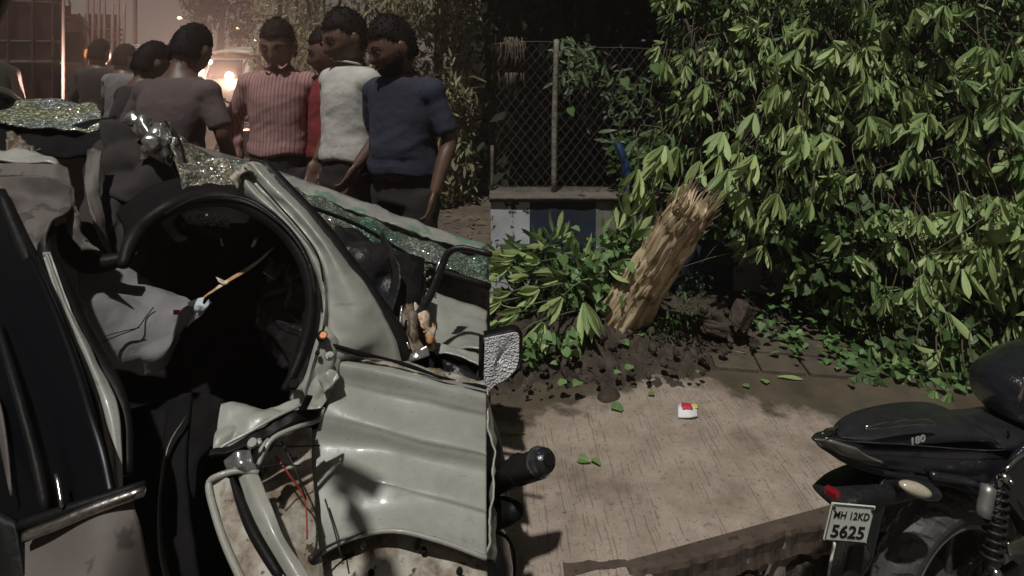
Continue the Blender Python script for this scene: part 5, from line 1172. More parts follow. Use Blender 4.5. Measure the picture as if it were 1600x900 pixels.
tag(link('crown', leaves_me(crown(at_px(346, 24), 24, 4.2, 1.4, 1.2, 2.0, 2600, 0.22), SMALL), M['leaf_night'], ft), kind='stuff')
# fallen leaves on the ground below the bush
it = []
for _ in range(420):
    p = Vector((rnd.uniform(-2.2, -0.3), rnd.uniform(4.6, 6.6), 0.004)); 
    if noise.noise(p*1.5) < -0.05: continue
    it.append((p, frame(Vector((rnd.uniform(-1, 1), rnd.uniform(-1, 1), 0.12)), rnd.uniform(-0.3, 0.3)), rnd.uniform(0.06, 0.13), rnd.random()))
tag(link('leaf_litter', leaves_me(it, LONG_FLAT), mat('dry_leaves', (0.10, 0.065, 0.03), (0.20, 0.15, 0.07), 10, 0.8)), kind='stuff')

# ------------------------------------------------------------------ right: painted wall and chain-link fence
def wall_material():
    m, nt, b = new_mat('peeling_wall_paint'); N = nt.nodes; L = nt.links
    tc = N.new('ShaderNodeTexCoord'); s = N.new('ShaderNodeSeparateXYZ'); L.new(tc.outputs['Object'], s.inputs[0])
    r = N.new('ShaderNodeValToRGB'); r.color_ramp.interpolation = 'CONSTANT'
    d = N.new('ShaderNodeMath'); d.operation = 'MULTIPLY_ADD'; d.inputs[1].default_value = 0.25; d.inputs[2].default_value = 0.1; L.new(s.outputs['X'], d.inputs[0])
    L.new(d.outputs[0], r.inputs[0])
    W = (0.62, 0.64, 0.68); B = (0.020, 0.034, 0.075); W2 = (0.30, 0.29, 0.27)
    els = r.color_ramp.elements; els[0].position = 0; els[0].color = (*W, 1); els[1].position = 0.1+0.245*0.25; els[1].color = (*B, 1)
    for p, c in ((0.1+0.69*0.25, W2), (0.1+1.12*0.25, B), (0.1+1.6*0.25, W2), (0.1+2.1*0.25, B), (0.1+2.6*0.25, W2)):
        e = els.new(p); e.color = (*c, 1)
    n = N.new('ShaderNodeTexNoise'); n.inputs['Scale'].default_value = 9; n.inputs['Detail'].default_value = 8; n.inputs['Roughness'].default_value = 0.7; L.new(tc.outputs['Object'], n.inputs['Vector'])
    pe = N.new('ShaderNodeValToRGB'); pe.color_ramp.elements[0].position = 0.545; pe.color_ramp.elements[1].position = 0.565; L.new(n.outputs['Fac'], pe.inputs[0])
    mx = N.new('ShaderNodeMix'); mx.data_type = 'RGBA'; L.new(pe.outputs[0], mx.inputs[0]); L.new(r.outputs[0], mx.inputs[6]); mx.inputs[7].default_value = (0.035, 0.035, 0.04, 1)
    n2 = N.new('ShaderNodeTexNoise'); n2.inputs['Scale'].default_value = 3.0; n2.inputs['Detail'].default_value = 6; L.new(tc.outputs['Object'], n2.inputs['Vector'])
    m2 = N.new('ShaderNodeMix'); m2.data_type = 'RGBA'; m2.blend_type = 'MULTIPLY'; m2.inputs[0].default_value = 0.8
    r2 = N.new('ShaderNodeValToRGB'); r2.color_ramp.elements[0].position = 0.3; r2.color_ramp.elements[1].position = 0.7; r2.color_ramp.elements[0].color = (0.45, 0.43, 0.40, 1)
    L.new(n2.outputs['Fac'], r2.inputs[0]); L.new(mx.outputs[2], m2.inputs[6]); L.new(r2.outputs[0], m2.inputs[7])
    L.new(m2.outputs[2], b.inputs['Base Color']); b.inputs['Roughness'].default_value = 0.85
    bp = N.new('ShaderNodeBump'); bp.inputs['Strength'].default_value = 0.6; bp.inputs['Distance'].default_value = 0.01; L.new(n.outputs['Fac'], bp.inputs['Height']); L.new(bp.outputs[0], b.inputs['Normal'])
    return m
M['wall'] = wall_material()
M['concrete'] = mat('old_concrete', (0.14, 0.12, 0.10), (0.08, 0.07, 0.058), 12, 0.9, bump=0.8, bscale=50)
M['galv'] = mat('weathered_wire', (0.09, 0.083, 0.076), (0.05, 0.044, 0.038), 18, 0.6, metal=0.2)
WY = 3.8
wl = thing('boundary_wall', 'low wall with peeling white and navy painted blocks behind the broken trunk', 'wall', (-0.14, WY, 0))
def wall_face():
    nx, nz = 90, 20; V = []
    for j in range(nz):
        for i in range(nx):
            x = -0.14+4.4*i/(nx-1); z = -0.05+0.70*j/(nz-1)
            V.append((x, WY+0.006*noise.noise(Vector((x*5, z*5, 0))), z))
    Fc = [(j*nx+i, j*nx+i+1, (j+1)*nx+i+1, (j+1)*nx+i) for j in range(nz-1) for i in range(nx-1)]
    n = len(V)
    V += [(-0.14, WY+0.2, -0.05), (4.26, WY+0.2, -0.05), (4.26, WY+0.2, 0.65), (-0.14, WY+0.2, 0.65)]
    Fc += [(n+1, n, n+3, n+2), (n, 0, (nz-1)*nx, n+3), (nx-1, n+1, n+2, nz*nx-1)]
    return mesh(V, Fc)
link('painted_face', wall_face(), M['wall'], wl)
link('coping', loft_me([[(x, WY-0.022, 0.652) for x in np.linspace(-0.15, 4.26, 12)], [(x, WY-0.022+0.004, 0.692) for x in np.linspace(-0.15, 4.26, 12)], [(x, WY+0.22, 0.70) for x in np.linspace(-0.15, 4.26, 12)]], nu=160, nv=10, thick=0.03, amp=0.006, scale=18, world=True), M['concrete'], wl)
fn = thing('chain_link_fence', 'rusty chain-link fence with one slim concrete post standing on the painted wall', 'fence', (0.285, WY+0.1, 0.70))
tube('post', [(0.283, WY+0.08, 0.69), (0.287, WY+0.08, 1.2), (0.300, WY+0.08, 1.72)], [0.020, 0.020, 0.019], mat('flaking_post', (0.26, 0.23, 0.20), (0.10, 0.085, 0.07), 22, 0.85, bump=0.6, bscale=70), fn, n=6)
tube('post', [(1.75, WY+0.08, 0.69), (1.75, WY+0.08, 1.72)], 0.022, M['concrete'], fn, n=6)
tube('post', [(-0.135, WY+0.12, 0.69), (-0.135, WY+0.12, 1.0)], 0.012, M['concrete'], fn, n=6)
bm = bmesh.new()
x0, x1, z0, z1 = -0.135, 3.2, 0.715, 1.70; dw = 0.066; sl_ = 1.25
def top_at(x): return z1-0.05*max(0, min(1, (x-0.3)/0.6))+0.01*math.sin(x*9)
k = int((x1-x0+(z1-z0)/sl_)/dw)+2
for fam in (1, -1):
    for i in range(-int((z1-z0)/sl_/dw)-1, k):
        pts = []
        for q in range(25):
            z = z0+(z1-z0)*q/24
            x = x0+i*dw+(z-z0)/sl_ if fam == 1 else x0+i*dw+(z1-z)/sl_
            if x < x0 or x > x1 or z > top_at(x): continue
            pts.append(Vector((x+0.009*noise.noise(Vector((x*4, z*4, 1))), WY+0.075+0.016*noise.noise(Vector((x*3, z*3, 8))), z+0.011*noise.noise(Vector((x*4, z*4, 5))))))
        if len(pts) > 1: add_tube(bm, pts, 0.0020, 4, len(pts), False)
tag(link('netting', from_bm(bm), M['galv'], fn), kind='stuff')
tube('top_wire', [(x, WY+0.075, top_at(x)) for x in np.linspace(x0, x1, 16)], 0.0028, M['galv'], fn, n=5)
# dried creeper caught on the fence top
bm = bmesh.new()
for _ in range(60):
    x = rnd.gauss(0.0, 0.04); h = rnd.uniform(0.04, 0.20); 
    p = Vector((x, WY+0.05+rnd.uniform(-0.02, 0.02), 1.72+rnd.uniform(-0.02, 0.02)))
    add_tube(bm, [p, p+Vector((rnd.uniform(-0.02, 0.02), 0, -h*0.5)), p+Vector((rnd.gauss(0, 0.015), 0, -h))], [0.005, 0.004, 0.001], 4, 5)
for _ in range(20):
    p = Vector((rnd.gauss(0, 0.03), WY+0.05, 1.5)); add_tube(bm, [p, p+Vector((rnd.uniform(-0.02, 0.02), 0, -rnd.uniform(0.04, 0.15)))], [0.003, 0.001], 4, 3)
dc = link('dried_creeper', from_bm(bm), mat('dead_creeper', (0.15, 0.12, 0.085), (0.08, 0.06, 0.045), 30, 0.9), at=(0, WY, 1.7)); tag(dc, 'clump of dead creeper hanging from the fence top left of the post', 'plant')
# thicket closing the view behind the fence, its darkness in the leaf colour
def thicket():
    t = thing('thicket', 'unlit trees and undergrowth behind the chain-link fence', 'trees', (1.5, 8, 0))
    for i in range(6):
        x = -0.2+1.1*i
        tube('trunk', [(x, 7.4+0.3*(i % 2), 0), (x+0.1, 7.4, 2.4), (x-0.1, 7.2, 5.2)], [0.13, 0.11, 0.06], M['bark'], t)
    it = []
    while len(it) < 9000:
        x = rnd.uniform(-0.62, 6.5); z = rnd.uniform(0, 5.6); y = 6.5+1.8*rnd.random()+0.4*noise.noise(Vector((x, z, 2)))
        if x < -0.35+0.10*(y-6.5) and y < 7.6: continue
        it.append((Vector((x, y, z)), frame(rv(0.8)+Vector((0, 0, -0.7)), rnd.uniform(-1, 1)), rnd.uniform(0.16, 0.32), rnd.random()))
    for _ in range(5000):
        x = rnd.uniform(-0.75, 7.5); z = rnd.uniform(0, 6.5)
        it.append((Vector((x, 8.7+0.5*rnd.random(), z)), frame(Vector((rnd.gauss(0, 1), rnd.gauss(0, 0.25), rnd.gauss(-0.6, 1))), rnd.uniform(-0.4, 0.4), up=Vector((rnd.gauss(0, 0.3), -1, 0.3))), rnd.uniform(0.5, 0.8), rnd.random()))
    # unseen overhanging crown, added to keep the sun off the undergrowth
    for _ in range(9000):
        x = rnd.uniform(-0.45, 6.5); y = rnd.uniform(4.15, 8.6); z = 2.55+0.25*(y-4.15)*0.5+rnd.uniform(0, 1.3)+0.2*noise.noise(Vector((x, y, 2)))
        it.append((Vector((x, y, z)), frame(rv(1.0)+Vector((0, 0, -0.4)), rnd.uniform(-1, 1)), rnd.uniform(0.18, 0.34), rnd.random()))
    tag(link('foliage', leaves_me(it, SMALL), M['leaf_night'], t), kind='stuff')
thicket()

# ------------------------------------------------------------------ the fallen tree
def wood_material():
    m, nt, b = new_mat('splintered_wood'); N = nt.nodes; L = nt.links
    tc = N.new('ShaderNodeTexCoord'); mp = N.new('ShaderNodeMapping'); mp.inputs['Rotation'].default_value = (0, R(-30), 0); mp.inputs['Scale'].default_value = (26, 20, 3.2)
    mp.vector_type = 'POINT'
    uv = N.new('ShaderNodeUVMap'); uv.uv_map = 'grain'
    n = N.new('ShaderNodeTexNoise'); n.inputs['Scale'].default_value = 1.0; n.inputs['Detail'].default_value = 8; n.inputs['Roughness'].default_value = 0.65; L.new(uv.outputs[0], n.inputs['Vector'])
    n2 = N.new('ShaderNodeTexNoise'); n2.inputs['Scale'].default_value = 5.5; n2.inputs['Detail'].default_value = 7; L.new(tc.outputs['Object'], n2.inputs['Vector'])
    r = N.new('ShaderNodeValToRGB'); e = r.color_ramp.elements; e[0].position = 0.28; e[0].color = (0.16, 0.095, 0.05, 1); e[1].position = 0.56; e[1].color = (0.68, 0.56, 0.38, 1)
    q = r.color_ramp.elements.new(0.45); q.color = (0.50, 0.37, 0.22, 1); L.new(n.outputs['Fac'], r.inputs[0])
    r2 = N.new('ShaderNodeValToRGB'); r2.color_ramp.elements[0].position = 0.54; r2.color_ramp.elements[1].position = 0.70; L.new(n2.outputs['Fac'], r2.inputs[0])
    mm = N.new('ShaderNodeMath'); mm.operation = 'MULTIPLY'; mm.inputs[1].default_value = 0.75; L.new(r2.outputs[0], mm.inputs[0])
    mx = N.new('ShaderNodeMix'); mx.data_type = 'RGBA'; L.new(mm.outputs[0], mx.inputs[0]); L.new(r.outputs[0], mx.inputs[6]); mx.inputs[7].default_value = (0.11, 0.062, 0.036, 1)
    L.new(mx.outputs[2], b.inputs['Base Color']); b.inputs['Roughness'].default_value = 0.8
    bp = N.new('ShaderNodeBump'); bp.inputs['Strength'].default_value = 0.9; bp.inputs['Distance'].default_value = 0.015; L.new(n.outputs['Fac'], bp.inputs['Height']); L.new(bp.outputs[0], b.inputs['Normal'])
    return m
M['wood'] = wood_material()
ft = thing('fallen_tree', 'fallen tree with a torn tan trunk and drooping pale leaves covering the right side', 'tree', (0.70, 3.45, 0))
A0 = P(962, 514, 3.36); A1 = P(1084, 318, 2.98)
def stump():
    ax = (A1-A0).normalized(); u = ax.orthogonal().normalized(); v = ax.cross(u)
    n, m = 96, 70; V = []; UV = []
    for j in range(m):
        t = j/(m-1)
        for i in range(n):
            a = 2*math.pi*i/n
            fib = noise.noise(Vector((math.cos(a)*4.5, math.sin(a)*4.5, t*1.6)))*0.024+noise.noise(Vector((math.cos(a)*11, math.sin(a)*11, t*4.6)))*0.018+noise.noise(Vector((math.cos(a)*26, math.sin(a)*26, t*11)))*0.011
            r = 0.138+0.030*(1-t)**2-0.008*t-0.010*t+fib
            # ragged ends
            end = 0.10*noise.noise(Vector((math.cos(a)*6, math.sin(a)*6, 9)))+0.05*noise.noise(Vector((math.cos(a)*17, math.sin(a)*17, 3)))
            tt = t
            pos = A0+ax*((A1-A0).length*tt+(end*max(0, (t-0.8)/0.2))-abs(end)*0.7*max(0, (0.12-t)/0.12))
            if t > 0.9: r *= 1-0.35*((t-0.9)/0.1)**2
            V.append(pos+(u*math.cos(a)+v*math.sin(a)*0.8)*r); UV.append((i/n*30, t*3.0))
    Fc = [(j*n+i, j*n+(i+1) % n, (j+1)*n+(i+1) % n, (j+1)*n+i) for j in range(m-1) for i in range(n)]
    V.append(A0); V.append(A1-ax*0.04); k = len(V)
    Fc += [((i+1) % n, i, k-2) for i in range(n)]+[((m-1)*n+i, (m-1)*n+(i+1) % n, k-1) for i in range(n)]
    UV += [(0, 0), (0, 3)]
    me = mesh(V, Fc); uvl = me.uv_layers.new(name='grain')
    for lp in me.loops: uvl.data[lp.index].uv = UV[lp.vertex_index]
    return me
trunk = link('broken_trunk', stump(), M['wood'], ft)
bm = bmesh.new(); ax = (A1-A0).normalized(); uu = ax.orthogonal().normalized(); vv = ax.cross(uu)
for _ in range(90):
    a = rnd.uniform(0, 6.28); top = rnd.random() < 0.5
    b0 = (A1 if top else A0)+(uu*math.cos(a)+vv*math.sin(a)*0.8)*(0.125 if top else 0.17)*rnd.uniform(0.8, 1.05)
    d = ax*(1 if top else -1)+(uu*math.cos(a)+vv*math.sin(a))*rnd.uniform(-0.1, 0.35); l = rnd.uniform(0.04, 0.15)
    add_tube(bm, [b0-d*0.05, b0+d*l*0.4, b0+d*l], [0.009, 0.006, 0.0008], 5, 5, flat=0.4)
for _ in range(260):
    a = rnd.uniform(0, 6.28); t = rnd.random(); b0 = A0.lerp(A1, t)+(uu*math.cos(a)+vv*math.sin(a)*0.8)*0.138
    d = ax+(uu*math.cos(a)+vv*math.sin(a))*rnd.uniform(0.05, 0.4); l = rnd.uniform(0.03, 0.08)
    add_tube(bm, [b0-d*0.02, b0+d*l*0.5, b0+d*l], [0.006, 0.005, 0.0006], 4, 4, flat=0.4)
me = from_bm(bm); me.uv_layers.new(name='grain')
tag(link('splinter', me, M['wood'], trunk), kind='stuff')
# limbs running into the crown
limbs = [([P(1140, 300, 3.75), P(1200, 262, 3.8), P(1330, 190, 3.8), P(1520, 110, 3.7)], [0.11, 0.10, 0.07, 0.03]),
         ([P(1150, 282, 3.7), P(1240, 150, 3.9), P(1290, -20, 4.0)], [0.07, 0.05, 0.02]),
         ([P(1250, 235, 3.75), P(1400, 260, 3.5), P(1560, 330, 3.2)], [0.05, 0.035, 0.015]),
         ([P(1120, 300, 3.6), P(1230, 330, 3.5), P(1330, 370, 3.3), P(1450, 450, 3.05)], [0.04, 0.03, 0.02, 0.01]),
         ([P(1330, 190, 3.8), P(1440, 60, 3.7), P(1500, -60, 3.6)], [0.05, 0.035, 0.015]),
         ([P(1200, 260, 3.7), P(1120, 150, 3.8), P(1070, 30, 3.9)], [0.04, 0.025, 0.012])]
for pts, r in limbs: tube('limb', pts, r, M['bark'], ft)
poly = [(1040, -60), (1025, 60), (1040, 160), (1010, 215), (985, 262), (1015, 300), (1075, 318), (1100, 372), (1200, 392), (1225, 440), (1250, 480), (1350, 545), (1400, 592), (1530, 622), (1720, 650), (1760, -60)]
def inside(px, py):
    c = False; n = len(poly)
    for i in range(n):
        x1_, y1_ = poly[i]; x2_, y2_ = poly[(i+1) % n]
        if (y1_ > py) != (y2_ > py) and px < (x2_-x1_)*(py-y1_)/(y2_-y1_)+x1_: c = not c
    return c
def front(px, py):
    """distance of the crown's near surface"""
    Y = 3.55+0.15*max(0, min(1, (1180-px)/120))-0.55*max(0, min(1, (px-1050)/550))-0.30*max(0, min(1, (py-150)/450))
    Y += 0.22*noise.noise(Vector((px*0.008, py*0.010, 3)))
    g = (EYE-0.05)*F/max(60, (py-HY)) if py > HY+60 else 99
    return min(Y, g)
tips = []     # shoot tips of the front layer
tries = 0
while len(tips) < 640 and tries < 60000:
    tries += 1
    px = rnd.uniform(985, 1720); py = rnd.uniform(-60, 640)
    if not inside(px, py): continue
    if 1110 < px < 1240 and 300 < py < 400 and rnd.random() < 0.6: continue
    if px < 1125 and py > 235: continue
    if px < 1160 and py > 120 and rnd.random() < 0.35: continue
    # thinner where the photograph shows dark hollows
    if noise.noise(Vector((px*0.011, py*0.014, 1.5))) < -0.10 and rnd.random() < 0.85: continue
    p = P(px, py, front(px, py)+rnd.uniform(0.0, 0.22))
    if any((p-q).length < 0.062 for q in tips[-260:]): continue
    tips.append(p)
big = []
for p in tips:
    axis = Vector((rnd.gauss(-0.38, 0.42), rnd.uniform(-0.8, 0.1), -0.9+rnd.uniform(-0.2, 0.5)))
    qx, qy = 800+F*p.x/p.y, HY+F*(EYE-p.z)/p.y
    small = 0.68 if (qx < 1230 and qy < 235) else (0.85 if qy < 40 or (1230 < qx < 1420 and 250 < qy < 480) else 1.0)
    whorl(p, axis, rnd.randint(5, 8), rnd.uniform(0.10, 0.165)*small, rnd.uniform(0.50, 0.95), big, tone=min(1, max(0, 0.5+0.9*noise.noise(p*2.2)+rnd.gauss(0, 0.18)-(0.25 if small < 1 else 0))))
# one bough reaching left over the trunk, big pale leaves
for px, py, Y in ((1060, 228, 3.50), (1095, 250, 3.50), (1030, 250, 3.5), (1180, 175, 3.3), (1220, 190, 3.25), (1255, 205, 3.2), (1130, 205, 3.45), (998, 262, 3.45), (1010, 285, 3.5), (1300, 215, 3.15), (1170, 305, 3.3), (1215, 300, 3.2), (1100, 130, 3.5), (1215, 130, 3.3), (1040, 225, 3.4), (1075, 285, 3.5), (1140, 262, 3.3), (1125, 240, 3.35), (1150, 285, 3.3), (1020, 300, 3.6), (1180, 240, 3.2)):
    p = P(px, py, Y); whorl(p, Vector((-0.5, -0.35, -0.75)), 7, 0.175, 0.66, big, tone=0.98)
    tips.append(p)
def size_px(it): p, f, l, t = it; return l/max(0.5, p.y)
big.sort(key=size_px, reverse=True)
# the 300 that show largest become leaves of their own
def in_view(p): return 0 <= 800+F*p.x/p.y <= 1600 and 0 <= HY+F*(EYE-p.z)/p.y <= 900
own = [i for i in big if in_view(i[0])][:300]; own_ids = {id(i) for i in own}
rest = [i for i in big if id(i) not in own_ids]
def shared_leaf(tmpl, name):
    me = leaves_me([(Vector((0, 0, 0)), Matrix.Identity(3), 1.0, 0.40)], tmpl); me.name = name
    me.polygons.foreach_set('use_smooth', [True]*len(me.polygons)); me.materials.append(M['leaf']); return me
leaf_shapes = [shared_leaf(LONG, 'leaf_shape'), shared_leaf(LONG_CURL, 'leaf_curled'), shared_leaf(LONG_FLAT, 'leaf_flat')]
def place_leaves(items, parent, shapes, name='leaf'):
    base = root_loc(parent)
    for p, f, l, t in items:
        o = bpy.data.objects.new(name, rnd.choice(shapes)); col.objects.link(o); o.parent = parent
        o.matrix_basis = Matrix.Translation(Vector(p)-base) @ f.to_4x4() @ Matrix.Scale(l, 4)
place_leaves(own, ft, leaf_shapes)
mid_ = []; dark = []; hearts = []
tries = 0
while tries < 4300:
    tries += 1
    px = rnd.uniform(990, 1720); py = rnd.uniform(-60, 600)
    if not inside(px, py): continue
    if noise.noise(Vector((px*0.009, py*0.012, 7.5))) < -0.20: continue
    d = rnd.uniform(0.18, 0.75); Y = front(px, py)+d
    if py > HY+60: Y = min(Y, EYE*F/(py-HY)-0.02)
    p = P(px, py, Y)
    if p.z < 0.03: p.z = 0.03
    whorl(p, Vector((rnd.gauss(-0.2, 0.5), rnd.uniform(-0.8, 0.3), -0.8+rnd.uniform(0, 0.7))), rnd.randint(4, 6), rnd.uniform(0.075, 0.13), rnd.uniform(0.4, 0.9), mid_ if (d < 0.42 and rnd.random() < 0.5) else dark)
tag(link('foliage', leaves_me(rest, LONG), M['leaf'], ft), kind='stuff'); tag(link('shaded_foliage', leaves_me(mid_, LONG_FLAT), M['leaf_shaded'], ft), kind='stuff')
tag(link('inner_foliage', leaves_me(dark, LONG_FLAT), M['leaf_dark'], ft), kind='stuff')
# twigs to the shoot tips
bm = bmesh.new()
for p in tips:
    q = p+Vector((rnd.uniform(0.0, 0.16), rnd.uniform(0.08, 0.25), rnd.uniform(0.10, 0.24))); r = q+Vector((rnd.uniform(0.0, 0.25), rnd.uniform(0.05, 0.2), rnd.uniform(-0.02, 0.12)))
    add_tube(bm, [p, q, r], [0.0025, 0.004, 0.006], 4, 6, False)
for _ in range(90):
    px, py = rnd.uniform(1080, 1600), rnd.uniform(60, 420); p = P(px, py, front(px, py)+rnd.uniform(0.1, 0.4))
    d = Vector((rnd.uniform(-1, 1), rnd.uniform(-0.2, 0.2), rnd.uniform(-0.6, 0.3))).normalized()*rnd.uniform(0.2, 0.6)
    add_tube(bm, [p, p+d*0.5+rv(0.03), p+d], [0.006, 0.004, 0.002], 4, 7, False)
tag(link('twigs', from_bm(bm), M['twig'], ft), kind='stuff')
# creepers: heart-shaped leaves on the inner side and along the ground
def heart_patch(regions, n, L, m, name, parent=None, label=None):
    it = []; k = 0
    while len(it) < n and k < n*60:
        k += 1
        x0_, x1_, y0_, y1_, d0, d1 = rnd.choice(regions); px = rnd.uniform(x0_, x1_); py = rnd.uniform(y0_, y1_)
        if noise.noise(Vector((px*0.018, py*0.022, 11))) < -0.12: continue
        Y = front(px, py)+rnd.uniform(d0, d1) if px > 990 else rnd.uniform(d0, d1)
        if py > HY+60: Y = min(Y, (EYE-0.02)*F/(py-HY))
        p = P(px, py, Y); p.z = max(p.z, 0.02)
        it.append((p, frame(Vector((rnd.gauss(0, 0.6), rnd.uniform(-0.9, 0.1), rnd.uniform(-0.9, 0.2))), rnd.uniform(-0.6, 0.6), up=Vector((rnd.gauss(0, 0.5), -0.8, 0.9))), L*rnd.uniform(0.6, 1.4), rnd.random()))
    return it
h1 = heart_patch([(1230, 1420, 300, 470, 0.0, 0.3), (1180, 1330, 230, 330, 0.1, 0.4), (1090, 1250, 300, 380, 0.1, 0.3), (1330, 1560, 470, 600, 0.0, 0.25)], 1300, 0.05, None, '')
tag(link('creeper', leaves_me(h1, HEART), M['leaf_dark'], ft), kind='stuff')
gp = []
while len(gp) < 620:                                  # fresh creeper spilled on the pavement under the crown
    x = rnd.uniform(1.35, 2.9); y = rnd.uniform(2.55, 3.5)
    e = 3.15-0.30*(x-1.35)+0.12*noise.noise(Vector((x*5, y*5, 2)))
    if y < e-0.18 or (y < e and rnd.random() < 0.45): continue
    p = Vector((x, y, rnd.uniform(0.01, 0.10+0.25*max(0, y-e))))
    gp.append((p, frame(Vector((rnd.gauss(0, 1), rnd.gauss(-0.3, 1), rnd.uniform(-0.3, 0.3))), rnd.uniform(-0.5, 0.5)), rnd.uniform(0.025, 0.06), rnd.random()))
tag(link('ground_creeper', leaves_me(gp, HEART), M['leaf_bright']), kind='stuff')
# blue cloth caught in the leaves
M['blue'] = mat('blue_plastic', (0.010, 0.028, 0.075), (0.014, 0.04, 0.11), 10, 0.5)
M['blue_dim'] = mat('faded_blue_sheet', (0.02, 0.05, 0.10), (0.03, 0.07, 0.13), 10, 0.6)
bp_ = link('blue_pipe', loft_me([[(0.615, 3.52, 1.08), (0.64, 3.50, 1.09), (0.68, 3.51, 1.07)], [(0.66, 3.50, 0.95), (0.69, 3.48, 0.95), (0.72, 3.5, 0.95)], [(0.68, 3.50, 0.78), (0.71, 3.47, 0.77), (0.74, 3.5, 0.77)]], nu=16, nv=24, thick=0.02, amp=0.01, scale=18, world=True), M['blue'], at=(0.68, 3.5, 0.75))
bp_.name = 'plastic_strip'; tag(bp_, 'bent blue plastic strip standing on the wall beside the leaves', 'strip')
bt = link('tarpaulin', loft_me([[P(1425, 84, 3.75), P(1470, 80, 3.72), P(1520, 92, 3.75)], [P(1430, 120, 3.72), P(1475, 116, 3.68), P(1518, 124, 3.72)], [P(1446, 160, 3.72), P(1480, 164, 3.7), P(1512, 160, 3.72)]], nu=24, nv=20, thick=0.006, amp=0.04, scale=9, world=True), M['blue_dim'], at=P(1475, 120, 3.7))
tag(bt, 'scrap of blue sheet caught high among the leaves', 'sheet')

# branch pile against the wall, left of the trunk
br = thing('leafy_branch', 'broken branches with long pale leaves heaped between the painted wall and the trunk', 'branch', (0.3, 3.3, 0))
bl = []; bmx = bmesh.new()
for px, py, Y, dx, dz in [(870, 372, 3.45, 0.2, 0.9), (800, 412, 3.3, -1, 0.1), (820, 396, 3.35, -1, 0.3), (846, 408, 3.3, -0.8, 0.2), (800, 455, 3.1, -1, -0.05), (845, 450, 3.1, -0.9, 0.0), (880, 462, 3.05, -0.7, -0.4),
                           (905, 405, 3.35, 0.1, 0.6), (940, 385, 3.4, 0.3, 0.6), (965, 360, 3.45, 0.2, 1.0), (985, 372, 3.4, 0.5, 0.8), (925, 430, 3.3, -0.1, 0.4), (950, 420, 3.3, 0.3, 0.2), (1000, 400, 3.45, 0.5, 0.2),
                           (780, 500, 2.95, -0.8, -0.2), (815, 520, 2.9, -0.6, -0.3), (785, 470, 3.0, -1, 0.0), (850, 500, 3.0, -0.3, -0.5), (770, 440, 3.2, -0.6, 0.3), (912, 470, 3.1, 0.1, -0.3), (885, 430, 3.2, -0.6, 0.2), (830, 430, 3.25, -0.9, 0.3), (815, 480, 3.0, -1, -0.1), (775, 530, 2.85, -0.5, -0.5), (860, 385, 3.4, -0.6, 0.6), (980, 340, 3.5, 0.1, 1)]:
    p = P(px, py, Y); p.z = max(p.z, 0.06)
    whorl(p, Vector((dx, -0.35, dz)), rnd.randint(6, 8), rnd.uniform(0.13, 0.20), 0.55, bl, tone=0.95)
    add_tube(bmx, [p, p+Vector((-dx*0.15, 0.05, -dz*0.12)), Vector((0.35+rnd.uniform(-0.15, 0.2), 3.45, 0.12))], [0.003, 0.004, 0.007], 5, 8, False)
bl = [i for i in bl if 768 < 800+F*i[0].x/i[0].y]
place_leaves(bl[:230], br, leaf_shapes)
sm = heart_patch([(870, 985, 380, 480, 3.1, 3.5), (880, 1000, 350, 450, 3.3, 3.6), (800, 900, 520, 580, 2.85, 3.1)], 260, 0.05, None, '')
sm = [i for i in sm if 770 < 800+F*i[0].x/i[0].y]
tag(link('creeper', leaves_me(sm, HEART), M['leaf_bright'], br), kind='stuff')
dk = []
for _ in range(260):
    px, py = rnd.uniform(778, 1010), rnd.uniform(365, 500)
    if py < 365+(960-px)*0.12: continue
    p = P(px, py, rnd.uniform(3.35, 3.7)); p.z = max(0.03, p.z)
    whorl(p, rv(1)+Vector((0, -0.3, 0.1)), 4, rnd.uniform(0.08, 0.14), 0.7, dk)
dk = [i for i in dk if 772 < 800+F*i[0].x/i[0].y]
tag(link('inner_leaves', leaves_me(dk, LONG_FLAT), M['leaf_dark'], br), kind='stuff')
link('stem', from_bm(bmx), M['vine'], br)
# thin vines hanging in front of the fence, each with a leaf
for pts, lp, l in (([(889, 85), (888, 120), (891, 168)], (891, 168), 0.06), ([(915, 75), (912, 100), (916, 120)], (910, 112), 0.10), ([(1020, 70), (1022, 110), (1016, 150), (1018, 175)], (1022, 100), 0.07), ([(1008, 130), (1004, 160), (995, 180)], (975, 122), 0.07)):
    v = thing('hanging_vine', 'thin vine hanging by %s' % {889: 'the post, ending in one round leaf', 915: 'the right of the post, with a long pale leaf', 1020: 'the edge of the crown, long and wavy', 1008: 'the middle of the netting, short and bare'}[pts[0][0]], 'vine', P(*pts[0], 3.55))
    tube('stem', [P(x, y, 3.55) for x, y in pts], 0.0028, M['vine'], v, n=5)
    me = leaves_me([(P(*lp, 3.54), frame((0.3, -0.2, -1), 0.3, up=Vector((-0.2, -1, 0.5))), l, 0.9)], HEART if l < 0.08 else LONG)
    link('leaf', me, M['leaf_bright'], v)
fc = []
for _ in range(120):
    px, py = rnd.gauss(908, 20), rnd.gauss(105, 22); p = P(px, py, rnd.uniform(3.95, 4.3)); fc.append((p, frame(rv(1)+Vector((0, -0.3, -0.5)), 0.2, up=Vector((0, -1, 0.5))), rnd.uniform(0.07, 0.13), rnd.random()))
for _ in range(160):
    px, py = rnd.gauss(980, 26), rnd.gauss(150, 30); p = P(px, py, rnd.uniform(3.95, 4.4)); fc.append((p, frame(rv(1)+Vector((0, -0.3, -0.5)), 0.2, up=Vector((0, -1, 0.5))), rnd.uniform(0.05, 0.1), rnd.random()))
for _ in range(200):
    px, py = rnd.uniform(950, 1080), rnd.uniform(200, 300); p = P(px, py, rnd.uniform(3.62, 4.2)); fc.append((p, frame(rv(1)+Vector((-0.3, -0.3, -0.3)), 0.2, up=Vector((0, -1, 0.5))), rnd.uniform(0.08, 0.14), rnd.random()))
